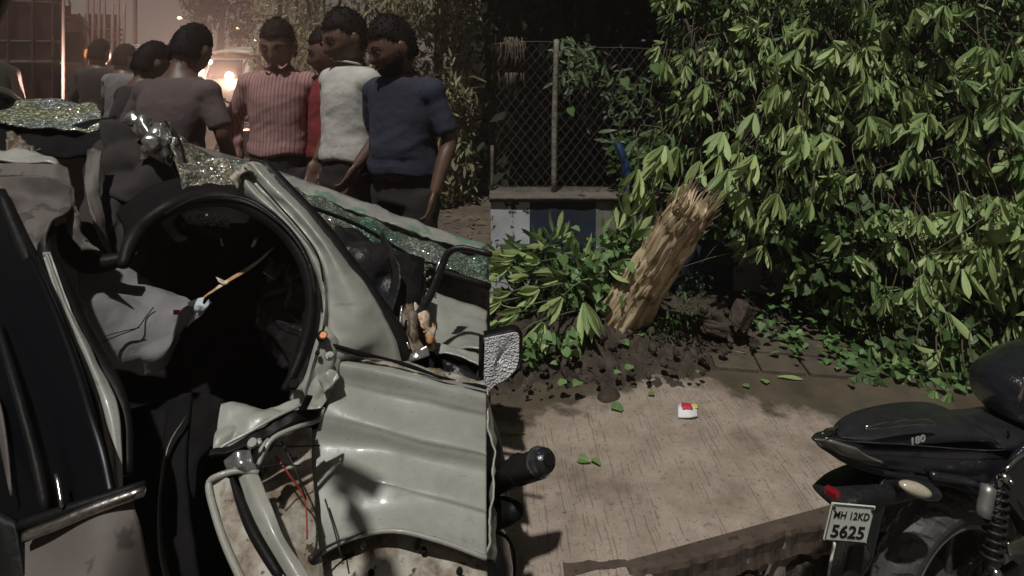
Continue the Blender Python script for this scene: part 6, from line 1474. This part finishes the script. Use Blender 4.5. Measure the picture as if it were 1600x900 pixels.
fl = link('fence_creeper', leaves_me(fc, LONG_FLAT), M['leaf_dark'], at=P(920, 105, 4.0)); tag(fl, 'dim creeper leaves growing behind the netting beside the post', 'creeper')
# fine weed at the trunk's foot
it = []
for _ in range(420):
    t = rnd.random(); p = A0.lerp(A1, t*0.55)+Vector((0.10+0.16*rnd.random(), -0.17+rnd.gauss(0, 0.03), rnd.gauss(-0.05, 0.05)))
    p.z = max(p.z, 0.06); it.append((p, frame(rv(1)+Vector((0, -0.4, 0.3))), rnd.uniform(0.012, 0.03), rnd.random()))
w_ = link('weed', leaves_me(it, SMALL), M['leaf_dark'], at=(A0.x+0.2, A0.y-0.1, 0.05)); tag(w_, 'tiny-leaved weed sprawling at the foot of the broken trunk', 'weed', kind='stuff')
for px, py, Y in ((1012, 415, 3.22), (1012, 442, 3.2), (1000, 472, 3.2)):
    o = link('stray_leaf', leaves_me([(P(px, py, Y-0.04), frame((0.2, -0.3, -1), 0, up=Vector((-0.3, -1, 0.3))), 0.06, 0.3)], HEART), M['leaf_dark'], at=P(px, py, Y-0.04))
    tag(o, 'round green leaf stuck on the torn trunk, %s' % {415: 'highest of three', 442: 'middle of three', 472: 'lowest of three'}[py], 'leaf', 'leaves stuck on the trunk')

# rubble beside the hole
M['brick'] = mat('muddy_brick', (0.075, 0.05, 0.037), (0.04, 0.03, 0.024), 14, 0.85, bump=0.8, bscale=50)
def rock(name, c, s, rot, label, m='brick', group='rubble at the edge of the root hole'):
    bm = bmesh.new(); bmesh.ops.create_icosphere(bm, subdivisions=3, radius=0.5) if m != 'brick' else add_box(bm, Vector((0, 0, 0)), (1, 1, 1), None, 0.08)
    if m == 'brick': bmesh.ops.subdivide_edges(bm, edges=bm.edges[:], cuts=3, use_grid_fill=True)
    for v in bm.verts:
        v.co = v.co*(1+0.22*noise.noise(v.co*2.6+Vector(c)*3)+0.07*noise.noise(v.co*8+Vector(c)))
        v.co = Matrix.Rotation(rot[2], 3, 'Z') @ Matrix.Rotation(rot[0], 3, 'X') @ Matrix.Rotation(rot[1], 3, 'Y') @ Vector((v.co.x*s[0], v.co.y*s[1], v.co.z*s[2]))+Vector(c)
    o = link(name, from_bm(bm), M[m], at=c, smooth=m != 'brick'); tag(o, label, 'brick' if m == 'brick' else 'stone', group); return o
rock('broken_brick', P(1160, 492, 3.15), (0.10, 0.08, 0.13), (0.2, 0.45, 0.5), 'largest broken brick standing on end at the hole right of the trunk')
rock('broken_brick', P(1122, 512, 3.2), (0.18, 0.09, 0.055), (0.1, 0.15, 0.25), 'brick lying flat just left of the one standing on end')
rock('broken_brick', P(1088, 512, 3.35), (0.16, 0.10, 0.06), (0.3, -0.1, -0.3), 'low half-buried brick nearest the trunk')
rock('stone', P(950, 622, 2.72), (0.12, 0.10, 0.09), (0, 0, 0.5), 'rounded clod of earth at the front edge of the mud', 'mud', 'clods')
rock('stone', P(915, 590, 2.86), (0.10, 0.09, 0.07), (0, 0, 0.1), 'smaller clod of earth behind the front one in the mud', 'mud', 'clods')
bm = bmesh.new()
for _ in range(380):
    x = rnd.uniform(-0.10, 1.7); y = rnd.uniform(2.62, 3.5); e = 2.66+0.18*x+max(0, x-0.9)*0.45
    if y < e-0.02: continue
    r = rnd.choice((0.006, 0.009, 0.013, 0.020))*rnd.uniform(0.6, 1.1); vs = bmesh.ops.create_icosphere(bm, subdivisions=2, radius=r, matrix=Matrix.Translation((x, y, 0.06+0.16*math.exp(-((x-0.45)**2/0.25+(y-3.45)**2/0.12))*0.7)))['verts']
    for v in vs: v.co += Vector((noise.noise(v.co*40), noise.noise(v.co*40+Vector((5, 0, 0))), noise.noise(v.co*40+Vector((0, 5, 0)))))*r*1.3
tag(link('earth_clods', from_bm(bm), M['mud']), kind='stuff')
# paving slabs showing beside the bricks
M['slab'] = mat('muddy_slab', (0.10, 0.078, 0.052), (0.06, 0.048, 0.034), 9, 0.8, bump=0.6, bscale=40)
ps = thing('paving', 'muddy paving slabs showing beside the broken bricks', 'paving', (1.45, 3.15, 0))
for i in range(3):
    for j in range(3):
        c = Vector((1.16+0.225*i+0.03*j, 3.02+0.185*j-0.03*i, 0.004+0.004*rnd.random())); box('slab', c, (0.212, 0.172, 0.03), M['slab'], ps, Matrix.Rotation(R(-9)+rnd.uniform(-0.03, 0.03), 3, 'Z') @ Matrix.Rotation(rnd.uniform(-0.03, 0.03), 3, 'X'), 0.006)
# loose leaves on the pavement
spots = [(905, 715, 0.07, 'pair of small', 1), (928, 716, 0.06, '', 1), (963, 640, 0.09, '', 1), (1018, 617, 0.05, '', 1), (880, 625, 0.07, '', 1), (905, 620, 0.08, '', 1), (972, 553, 0.09, '', 1), (1100, 545, 0.20, 'long', 0), (1130, 546, 0.16, 'long', 0),
         (1280, 547, 0.16, 'long', 0), (1215, 564, 0.07, '', 1), (1250, 556, 0.05, '', 1), (1288, 562, 0.07, '', 1), (1200, 598, 0.06, '', 1), (1215, 588, 0.12, 'long', 0), (1090, 602, 0.04, '', 1), (778, 674, 0.12, 'long', 0), (1165, 604, 0.05, '', 1),
         (1290, 580, 0.05, '', 1), (960, 605, 0.05, '', 1), (985, 600, 0.07, '', 1), (1145, 500, 0.14, 'long', 0), (935, 522, 0.16, 'long', 0), (1000, 545, 0.06, '', 1), (862, 570, 0.07, '', 1), (870, 590, 0.05, '', 1)]
hs = leaves_me([(Vector((0, 0, 0)), Matrix.Identity(3), 1.0, 0.9)], HEART); hs.materials.append(M['leaf_bright'])
lab = ['left of a pair lying on the bare pavement', 'right of a pair lying on the bare pavement', 'lying at the front edge of the mud', 'flat on the pavement just right of the mud', 'leftmost on the front of the mud', 'curled upright on the front of the mud', 'pale and twisted in the middle of the mud',
       'long and pale below the flat brick', 'long and pale, its tip touching the other long one', 'long and narrow at the edge of the painted shade', 'upright at the foot of the slabs', 'between two upright ones by the slabs', 'largest below the crown by the slabs', 'dark and small on the painted shade', 'thin and dry on the painted shade', 'small, near the printed packet',
       'long, by the left edge of the pavement', 'small on the boundary of painted shade and bare pavement', 'hanging below the largest by the slabs', 'small at the clod of earth', 'dim on the mud edge', 'long and green leaning on the standing brick', 'long and flat at the foot of the trunk', 'half buried on the mud heap', 'upper of two by the fresh creeper', 'lower of two by the fresh creeper']
for (px, py, l, _, hrt), lb in zip(spots, lab):
    p = G(px, py, 0.012); 
    if p.y > 2.62+0.18*p.x and p.x < 0.9: p.z = 0.085
    o = bpy.data.objects.new('fallen_leaf', hs if hrt else leaf_shapes[2]); col.objects.link(o)
    a = rnd.uniform(0, 6.28); d = Vector((math.cos(a), math.sin(a), 0.10)) if hrt else Vector((1, rnd.uniform(-0.4, 0.4), 0.06))
    o.matrix_basis = Matrix.Translation(p) @ frame(d, rnd.uniform(-0.3, 0.3)).to_4x4() @ Matrix.Scale(l*(0.72 if hrt else 1.0), 4)
    tag(o, ('green leaf, ' if hrt else 'pale leaf, ')+lb, 'leaf', 'leaves dropped on the pavement and mud')
# printed packet
pk = thing('packet', 'torn white packet printed red and yellow lying on the pavement', 'packet', G(1075, 638, 0.0))
c0 = G(1075, 640, 0.02)
link('wrapper', loft_me([[c0+Vector((-0.055, -0.035, -0.014)), c0+Vector((-0.005, -0.045, -0.008)), c0+Vector((0.035, -0.03, -0.012))], [c0+Vector((-0.045, 0.0, 0.012)), c0+Vector((0.0, 0.0, 0.016)), c0+Vector((0.045, 0.004, 0.006))], [c0+Vector((-0.03, 0.045, 0.0)), c0+Vector((0.01, 0.05, 0.004)), c0+Vector((0.06, 0.04, -0.004))]], nu=14, nv=12, thick=0.003, amp=0.003, scale=30, world=True), mat('white_wrapper', (0.62, 0.62, 0.62), rough=0.5), pk)
for o_, s_, cc in (((-0.006, 0.006, 0.0195), (0.045, 0.05), (0.55, 0.03, 0.06)), ((0.036, 0.016, 0.014), (0.018, 0.04), (0.65, 0.50, 0.06))):
    q = c0+Vector(o_); link('print', loft_me([[q+Vector((-s_[0]/2, -s_[1]/2, -0.004)), q+Vector((s_[0]/2, -s_[1]/2, -0.004))], [q+Vector((-s_[0]/2, 0, 0.001)), q+Vector((s_[0]/2, 0, -0.001))], [q+Vector((-s_[0]/2+0.01, s_[1]/2, -0.006)), q+Vector((s_[0]/2, s_[1]/2, -0.008))]], nu=5, nv=6, thick=0.001, world=True), mat('packet_ink', cc, rough=0.5), pk)

# ------------------------------------------------------------------ black motorbike at the kerb, seen from behind its near side
ang = R(20); bu = Vector((math.cos(ang), math.sin(ang), 0)); bn = Vector((-math.sin(ang), math.cos(ang), 0)); hub = Vector((1.375, 1.82, -0.085))
def Bp(px, py, t=0.0):
    """point of the bike's vertical plane (shifted sideways by t) behind pixel px, py"""
    a = (px-800)/F; c = hub+bn*t
    # (a*Y, Y): solve a*(c.y+s*bu.y) = c.x+s*bu.x
    s_ = (a*c.y-c.x)/(bu.x-a*bu.y); q = c+bu*s_
    return Vector((q.x, q.y, EYE-(py-HY)*q.y/F))
bike = thing('motorbike', 'black motorbike with a pointed tail and white number plate parked at the kerb', 'motorbike', (hub.x, hub.y, -0.42))
def shell(name, secs, m, parent=bike, n=28, k=64, power=2.4, noise_amp=0.0):
    """body loft: each section (px, top py, bottom py, half width)"""
    tops = cr_interp([tuple(Bp(a, b)) for a, b, c, w in secs], k); bots = cr_interp([tuple(Bp(a, c)) for a, b, c, w in secs], k); ws = cr_interp([(w, 0, 0) for *_, w in secs], k)[:, 0]
    bm = bmesh.new(); rr = []
    for tp, bt, w in zip(tops, bots, ws):
        tp, bt = Vector(tp), Vector(bt); c = (tp+bt)/2; h = (tp-bt)/2; ring = []
        for i in range(n):
            a = 2*math.pi*i/n; ca, sa = math.cos(a), math.sin(a)
            x = math.copysign(abs(ca)**(2/power), ca); y = math.copysign(abs(sa)**(2/power), sa)
            ring.append(bm.verts.new(c+bn*x*max(w, 0.002)+h*y))
        rr.append(ring)
    for a, b in zip(rr, rr[1:]):
        for i in range(n): bm.faces.new((a[i], a[(i+1) % n], b[(i+1) % n], b[i]))
    bm.faces.new(rr[0][::-1]); bm.faces.new(rr[-1])
    return link(name, from_bm(bm), M[m], parent)
tail = shell('tail_cowl', [(1270, 684, 688, 0.006), (1292, 680, 702, 0.035), (1330, 678, 720, 0.055), (1380, 674, 726, 0.070), (1430, 673, 735, 0.080), (1480, 672, 742, 0.086), (1525, 674, 750, 0.09), (1560, 684, 745, 0.09), (1590, 696, 735, 0.085), (1640, 700, 740, 0.08)], 'gloss', power=2.2)
shell('lower_cowl', [(1282, 690, 700, 0.02), (1320, 704, 722, 0.05), (1380, 712, 736, 0.066), (1440, 716, 742, 0.078), (1500, 722, 760, 0.085), (1545, 724, 764, 0.082), (1580, 716, 740, 0.07)], 'black', tail, power=2.0)
# highlight crease and silver edge line along the cowl
tube('crease', [Bp(1290, 684, -0.040), Bp(1340, 690, -0.066), (Bp(1400, 693, -0.080)), Bp(1460, 698, -0.090), Bp(1530, 703, -0.095), Bp(1580, 703, -0.092)], 0.0016, M['chrome'], tail, seg=40)
shell('pillion_seat', [(1308, 676, 680, 0.02), (1335, 667, 680, 0.05), (1370, 657, 678, 0.07), (1420, 648, 674, 0.082), (1470, 645, 670, 0.088), (1502, 650, 670, 0.09), (1516, 664, 674, 0.085)], 'seat', power=3.0)
shell('rider_seat', [(1510, 664, 680, 0.085), (1530, 659, 684, 0.095), (1560, 655, 692, 0.10), (1600, 646, 700, 0.105), (1640, 628, 700, 0.10), (1680, 618, 690, 0.08)], 'seat', power=2.8)
for t_ in (-1, 1):
    tube('grab_rail', [Bp(1352, 667, t_*0.072), Bp(1390, 659, t_*0.085), Bp(1430, 655, t_*0.092), Bp(1450, 656, t_*0.093), Bp(1462, 664, t_*0.092), Bp(1430, 663, t_*0.092), Bp(1390, 667, t_*0.085), Bp(1352, 670, t_*0.072)], 0.0035, M['chrome'], bike, seg=60)
tube('tail_rail', [Bp(1285, 678, -0.03), Bp(1292, 672, -0.02), Bp(1308, 668, 0.0), Bp(1308, 666, 0.05)], 0.004, M['chrome'], bike, seg=20)
link('tail_lamp', loft_me([[Bp(1274, 688, -0.008), Bp(1300, 690, -0.05), Bp(1340, 702, -0.070)], [Bp(1280, 694, -0.010), Bp(1310, 704, -0.05), Bp(1360, 716, -0.074)], [Bp(1286, 700, -0.010), Bp(1325, 716, -0.05), Bp(1385, 726, -0.074)]], nu=18, nv=8, thick=0.006, world=True), mat('smoked_tail_lens', (0.10, 0.10, 0.085), (0.16, 0.155, 0.13), 20, 0.2, coat=0.6), tail)
# the number on the side panel
def text(body, size, origin, xdir, ydir, m, parent, name='lettering', extrude=0.0006, bold=0.0, sx=1.0):
    cu = bpy.data.curves.new(name, 'FONT'); cu.body = body; cu.size = size; cu.extrude = extrude; cu.offset = bold; cu.align_x = 'CENTER'; cu.align_y = 'CENTER'; cu.resolution_u = 3
    o = bpy.data.objects.new('tmp', cu); col.objects.link(o)
    dg = bpy.context.evaluated_depsgraph_get(); dg.update(); me = bpy.data.meshes.new_from_object(o.evaluated_get(dg)); bpy.data.objects.remove(o)
    x = Vector(xdir).normalized(); y = Vector(ydir); y = (y-x*y.dot(x)).normalized(); z = x.cross(y)
    me.transform(Matrix.Translation(origin) @ Matrix((x, y, z)).transposed().to_4x4() @ Matrix.Diagonal((sx, 1, 1, 1)))
    return link(name, me, M[m], parent, smooth=False)
text('180', 0.028, Bp(1434, 688, -0.092), (bu-Vector((0, 0, 0.03))), Vector((0, 0, 1)), 'decal', tail, 'side_number', bold=0.0009, sx=1.5)
# rear mudguard and plate bracket
shell('fender_top', [(1292, 772, 784, 0.05), (1320, 752, 780, 0.062), (1360, 735, 775, 0.066), (1400, 728, 768, 0.062), (1440, 735, 765, 0.05)], 'black', power=2.6)
link('fender_drop', loft_me([[Bp(1352, 850, -0.04), Bp(1366, 780, -0.05), Bp(1390, 742, -0.055), Bp(1425, 730, -0.06)], [Bp(1362, 880, -0.045), Bp(1384, 790, -0.055), Bp(1405, 760, -0.06), Bp(1435, 750, -0.06)], [Bp(1340, 910, 0.02), Bp(1365, 815, 0.0), Bp(1400, 775, 0.0), Bp(1445, 760, 0.0)]], nu=40, nv=20, thick=0.006, amp=0.002, world=True), M['gloss'], bike)
link('splash_guard', loft_me([[Bp(1312, 800, 0.02), Bp(1340, 800, -0.03), Bp(1358, 800, -0.05)], [Bp(1294, 905, 0.02), Bp(1318, 905, -0.05), Bp(1345, 905, -0.06)], [Bp(1290, 960, 0.02), Bp(1312, 960, -0.05), Bp(1340, 960, -0.06)]], nu=20, nv=20, thick=0.006, world=True), M['black'], bike)
tube('guard_edge', [Bp(1304, 848, 0.0), Bp(1298, 880, 0.0), Bp(1292, 920, 0.0)], 0.004, M['plate'], bike)
bm = bmesh.new()
c = P(1301, 770, 1.565); add_box(bm, c, (0.036, 0.02, 0.022), Matrix.Rotation(R(-50), 3, 'Z'), 0.005); link('reflector', from_bm(bm), M['lens_red'], bike, smooth=False)
# plate: faces back along the bike
pc = P(1327, 817, 1.545); pxd = (P(1363, 822, 1.555)-P(1291, 816, 1.54)).normalized(); pyd = (P(1324, 790, 1.54)-P(1322, 846, 1.55)).normalized(); pyd = (pyd-pxd*pyd.dot(pxd)).normalized(); pzd = pxd.cross(pyd)
prot = Matrix((pxd, pyd, pzd)).transposed()
pw, ph = 0.128, 0.108
bm = bmesh.new(); add_box(bm, pc, (pw, ph, 0.004), prot, 0.0015); pl = link('number_plate', from_bm(bm), M['plate'], bike, smooth=False)
for sx_ in (-1, 1):
    for a_, b_ in (((sx_*(pw/2-0.003), -ph/2+0.006), (sx_*(pw/2-0.003), ph/2-0.006)), ((-pw/2+0.006, sx_*(ph/2-0.003)), (pw/2-0.006, sx_*(ph/2-0.003)))):
        tube('rim', [pc+prot @ Vector((*a_, 0.003)), pc+prot @ Vector((*b_, 0.003))], 0.0012, M['ink'], pl, n=5, seg=2)
for sx_ in (-1, 1):
    bm = bmesh.new(); add_ball(bm, pc+prot @ Vector((sx_*0.056, 0.042, 0.003)), (0.0045, 0.0045, 0.003), 12, 6, prot); link('screw', from_bm(bm), M['ink'], pl)
text('MH 12KD', 0.030, pc+prot @ Vector((0, 0.022, 0.003)), pxd, pyd, 'ink', pl, 'registration_line', bold=0.0002, sx=0.84)
text('5625', 0.050, pc+prot @ Vector((0, -0.026, 0.003)), pxd, pyd, 'ink', pl, 'registration_line', bold=0.0010, sx=1.0)
# indicator
bm = bmesh.new(); d = (Bp(1462, 775, -0.15)-Bp(1415, 760, -0.12)).normalized()
vs = add_ball(bm, Bp(1430, 764, -0.13), (0.020, 0.046, 0.017), 20, 14, frame(d)); link('indicator', from_bm(bm), M['lens_amber'], bike)
bm = bmesh.new(); vs = add_ball(bm, Bp(1440, 764, -0.118), (0.027, 0.056, 0.024), 20, 14, frame(d)); link('indicator_shell', from_bm(bm), M['gloss'], bike)
tube('indicator_stalk', [Bp(1400, 762, -0.05), Bp(1412, 764, -0.10)], 0.010, M['black'], bike)
# wheel: tyre with cut tread, rim, spokes
Rw = 0.325; rt = 0.058
def tyre_me():
    bm = bmesh.new(); n = 180; m = 18; rr = []
    for i in range(n):
        a = 2*math.pi*i/n; d = bu*math.cos(a)+Vector((0, 0, 1))*math.sin(a); ring = []
        for k_ in range(m):
            b = -math.pi*0.72+1.44*math.pi*k_/(m-1); rad = rt
            x = math.cos(b)*rad; y = math.sin(b)*rad*0.95
            if abs(b) < 1.25:
                g = ((i+int(abs(b)*5)) % 6 < 2) and abs(b) > 0.16
                if g or abs(b) < 0.08: x -= 0.006*math.cos(b); y -= 0.006*math.sin(b)
            ring.append(bm.verts.new(hub+d*(Rw-rt+x)+bn*y))
        rr.append(ring)
    for i in range(n):
        a, b = rr[i], rr[(i+1) % n]
        for k_ in range(m-1): bm.faces.new((a[k_], a[k_+1], b[k_+1], b[k_]))
    return from_bm(bm)
rw = link('rear_tyre', tyre_me(), M['tyre'], bike, smooth=False)
bm = bmesh.new(); add_ring(bm, hub-bn*0.036, bn, Rw-0.098, 0.011, 72, 8); add_ring(bm, hub+bn*0.036, bn, Rw-0.098, 0.011, 72, 8); link('rim', from_bm(bm), M['alloy'], rw)
bm = bmesh.new(); add_ring(bm, hub, bn, Rw-0.108, 0.020, 72, 8, 1.5); link('rim_bed', from_bm(bm), M['alloy_dark'], rw)
for i in range(6):
    a = 2*math.pi*i/6+0.35; d = bu*math.cos(a)+Vector((0, 0, 1))*math.sin(a); q = d.cross(bn)
    tube('spoke', [hub+d*0.04, hub+d*0.13+q*0.012, hub+d*(Rw-0.11)], [0.020, 0.013, 0.016], M['alloy_dark'], rw, flat=0.6)
bm = bmesh.new(); bmesh.ops.create_cone(bm, cap_ends=True, segments=32, radius1=0.062, radius2=0.062, depth=0.13, matrix=Matrix.Translation(hub) @ bn.to_track_quat('Z', 'Y').to_matrix().to_4x4()); link('hub', from_bm(bm), M['alloy_dark'], rw, smooth=False)
# swing arm, shock with spring and reservoir, frame tubes
tube('swing_arm', [hub-bn*0.10, hub-bn*0.10+bu*0.22+Vector((0, 0, 0.02)), hub-bn*0.09+bu*0.48+Vector((0, 0, 0.05))], [0.026, 0.028, 0.03], M['alloy'], bike, flat=0.7)
s0, s1 = Bp(1548, 890, -0.135), Bp(1562, 742, -0.125)
tube('shock_body', [s0, s0.lerp(s1, 0.5)], 0.016, M['alloy_dark'], bike); tube('shock_rod', [s0.lerp(s1, 0.4), s1], 0.009, M['chrome'], bike)
pts = []; sax = (s1-s0).normalized(); su = sax.orthogonal().normalized(); sv = sax.cross(su)
for i in range(9*14+1):
    a = 2*math.pi*i/14; pts.append(s0.lerp(s1, 0.10+0.80*i/(9*14))+(su*math.cos(a)+sv*math.sin(a))*0.026)
tube('spring', pts, 0.0046, M['black'], bike, n=7, seg=len(pts))
tube('gas_reservoir', [Bp(1536, 806, -0.14), Bp(1545, 760, -0.135)], 0.019, M['alloy'], bike, n=16)
for q in (s0, s1):
    bm = bmesh.new(); add_ball(bm, q-bn*0.012, (0.016, 0.016, 0.016), 14, 8); add_ball(bm, q-bn*0.026, (0.008, 0.012, 0.008), 10, 6); link('shock_mount', from_bm(bm), M['chrome'], bike)
tube('frame_tube', [Bp(1455, 742, -0.08), Bp(1510, 752, -0.10), Bp(1548, 760, -0.11), Bp(1600, 700, -0.11), Bp(1640, 670, -0.11)], 0.012, M['gloss'], bike, seg=30)
tube('frame_tube', [Bp(1560, 745, -0.10), Bp(1600, 800, -0.10), Bp(1640, 860, -0.10)], 0.012, M['black'], bike)
tube('frame_tube', [Bp(1570, 735, -0.12), Bp(1600, 708, -0.12), Bp(1640, 690, -0.12)], 0.006, M['chrome'], bike)
link('side_panel', loft_me([[Bp(1565, 745, -0.115), Bp(1600, 712, -0.12), Bp(1660, 690, -0.12)], [Bp(1575, 780, -0.11), Bp(1610, 770, -0.115), Bp(1660, 760, -0.115)], [Bp(1600, 815, -0.10), Bp(1620, 810, -0.105), Bp(1660, 810, -0.105)]], nu=20, nv=16, thick=0.006, amp=0.004, world=True), M['gloss'], bike)
box('chain_guard', hub-bn*0.085+bu*0.20+Vector((0, 0, 0.085)), (0.32, 0.02, 0.05), M['black'], bike, Matrix.Rotation(ang, 3, 'Z') @ Matrix.Rotation(R(-6), 3, 'Y'), 0.006)
bm = bmesh.new(); add_ball(bm, Bp(1660, 870, -0.02), (0.16, 0.12, 0.14), 20, 14); add_box(bm, Bp(1650, 900, 0.0), (0.28, 0.2, 0.2), Matrix.Rotation(ang, 3, 'Z'), 0.03); link('engine', from_bm(bm), M['alloy_dark'], bike, smooth=False)
link('footrest_plate', loft_me([[Bp(1575, 850, -0.13), Bp(1600, 838, -0.13)], [Bp(1580, 870, -0.13), Bp(1605, 866, -0.13)]], nu=8, nv=6, thick=0.012, amp=0.004, world=True), M['chrome'], bike)
shell('fuel_tank', [(1556, 606, 630, 0.03), (1565, 580, 650, 0.10), (1590, 562, 660, 0.13), (1640, 540, 660, 0.15), (1720, 540, 670, 0.15), (1780, 560, 680, 0.10)], 'gloss', power=2.4)
tube('tank_trim', [Bp(1592, 626, -0.135), Bp(1598, 606, -0.135), Bp(1600, 590, -0.135)], 0.004, M['chrome'], bike)
tube('handlebar', [Bp(1790, 560, -0.30), Bp(1800, 540, -0.1), Bp(1800, 540, 0.1), Bp(1790, 560, 0.30)], 0.013, M['black'], bike)
fwc = hub+bu*1.33; bm = bmesh.new(); add_ring(bm, fwc, bn, 0.27, 0.045, 60, 10); fw = link('front_tyre', from_bm(bm), M['tyre'], bike)
bm = bmesh.new(); add_ring(bm, fwc, bn, 0.22, 0.015, 60, 8); link('rim', from_bm(bm), M['alloy_dark'], fw)
for i in range(6):
    a = 2*math.pi*i/6; d = bu*math.cos(a)+Vector((0, 0, 1))*math.sin(a); tube('spoke', [fwc, fwc+d*0.22], 0.013, M['alloy_dark'], fw)
for t_ in (-0.09, 0.09): tube('fork', [fwc+bn*t_, fwc+bn*t_-bu*0.22+Vector((0, 0, 0.62))], 0.022, M['chrome'], bike)

# ------------------------------------------------------------------ near motorcycle at the seam: grip, lever, lamp cowl, rain-covered mirror
sc_ = thing('near_motorcycle', 'handlebar end and cowl of a black motorcycle cut by the middle of the picture', 'motorcycle', (0.0, 1.5, 0))
g0, g1, g2 = P(846, 722, 1.16), P(800, 738, 1.26), P(757, 764, 1.46)
tube('grip', [g0, g0.lerp(g1, 0.5), g1, g1.lerp(g2, 0.6), g2], [0.025, 0.0255, 0.026, 0.027, 0.030], M['rubber'], sc_, n=20, seg=24)
tube('bar_end', [P(853, 719, 1.150), P(842, 723, 1.17)], [0.022, 0.029], M['gloss'], sc_, n=20, seg=6)
bm = bmesh.new(); bmesh.ops.create_cone(bm, cap_ends=True, segments=16, radius1=0.011, radius2=0.011, depth=0.004, matrix=Matrix.Translation(P(857, 718, 1.142)) @ (g0-g1).to_track_quat('Z', 'Y').to_matrix().to_4x4()); link('bar_end_bolt', from_bm(bm), M['inner'], sc_, smooth=False)
tube('collar_ring', [P(812, 733, 1.235), P(809, 734, 1.24)], [0.030, 0.030], M['rubber'], sc_, n=20, seg=4)
tube('lever', [P(850, 741, 1.20), P(820, 752, 1.26), P(775, 768, 1.40)], [0.0085, 0.007, 0.008], M['silver'], sc_, n=10)
tube('switch_pod', [P(806, 798, 1.26), P(785, 800, 1.32), P(755, 806, 1.44)], [0.018, 0.030, 0.034], M['rubber'], sc_, n=18, seg=20)
tube('brake_hose', [P(757, 780, 1.40), P(775, 788, 1.36), P(768, 810, 1.40)], 0.012, M['rubber'], sc_, n=10)
bm = bmesh.new(); vs = add_ball(bm, P(757, 900, 1.45), (0.072, 0.10, 0.135), 36, 24); link('lamp_cowl', from_bm(bm), M['gloss'], sc_)
tube('cowl_rim', [P(762, 828, 1.36), P(790, 838, 1.36), P(803, 865, 1.36), P(804, 905, 1.36)], 0.004, M['rubber'], sc_)
mp_ = [(757, 528), (790, 522), (810, 521), (812, 545), (809, 572), (795, 590), (775, 602), (757, 611)]
mc_ = (776, 562)
def mirror_rows(Yc, g, bulge):
    rows = []
    for s_ in (0.02, 0.35, 0.7, 0.92, 1.0):
        rows.append([P(mc_[0]+(x-mc_[0])*s_*g, mc_[1]+(y-mc_[1])*s_*g, Yc+0.02*(x-mc_[0])/60+bulge*s_*s_) for x, y in mp_+[mp_[0]]])
    return rows
mirr = link('mirror_housing', loft_me(mirror_rows(1.53, 0.97, -0.01), nu=60, nv=12, thick=0.03, world=True), M['rubber'], sc_)
def droplets():
    m, nt, b = new_mat('rain_covered_mirror'); N = nt.nodes; L = nt.links
    tc = N.new('ShaderNodeTexCoord'); v = N.new('ShaderNodeTexVoronoi'); v.inputs['Scale'].default_value = 190; L.new(tc.outputs['Object'], v.inputs['Vector'])
    r = N.new('ShaderNodeValToRGB'); r.color_ramp.elements[0].position = 0.25; r.color_ramp.elements[1].position = 0.6; r.color_ramp.elements[0].color = (0.92, 0.92, 0.94, 1); r.color_ramp.elements[1].color = (0.5, 0.49, 0.5, 1)
    L.new(v.outputs['Distance'], r.inputs[0]); L.new(r.outputs[0], b.inputs['Base Color']); b.inputs['Roughness'].default_value = 0.3
    bp = N.new('ShaderNodeBump'); bp.inputs['Strength'].default_value = 1.0; bp.inputs['Distance'].default_value = 0.004; bp.invert = True; L.new(v.outputs['Distance'], bp.inputs['Height']); L.new(bp.outputs[0], b.inputs['Normal'])
    return m
link('mirror_glass', loft_me(mirror_rows(1.515, 0.98, 0.0), nu=60, nv=12, thick=0.004, world=True), droplets(), mirr)
tube('mirror_stem', [P(756, 604, 1.56), P(750, 680, 1.58), P(752, 790, 1.50)], 0.008, M['black'], sc_)
bm = bmesh.new(); add_ring(bm, Vector((-0.18, 1.9, 0.29)), (1, 0.6, 0), 0.25, 0.045, 40, 10); link('front_tyre', from_bm(bm), M['tyre'], sc_)
tube('fork', [Vector((-0.16, 1.85, 0.29)), Vector((-0.07, 1.55, 0.75))], 0.025, M['alloy_dark'], sc_)

# ------------------------------------------------------------------ haze added for the glow round the headlamps
bm = bmesh.new(); add_box(bm, Vector((0, 15, 3.0)), (60, 70, 9.0)); hz = link('haze', from_bm(bm), None, smooth=False)
hm = bpy.data.materials.new('glow_haze'); hm.use_nodes = True; hn = hm.node_tree; hn.nodes.clear()
ho = hn.nodes.new('ShaderNodeOutputMaterial'); hv = hn.nodes.new('ShaderNodeVolumePrincipled'); hv.inputs['Color'].default_value = (0.9, 0.86, 0.84, 1); hv.inputs['Density'].default_value = 0.011; hv.inputs['Anisotropy'].default_value = 0.6
hn.links.new(hv.outputs[0], ho.inputs['Volume']); hz.data.materials.append(hm); hz['kind'] = 'stuff'
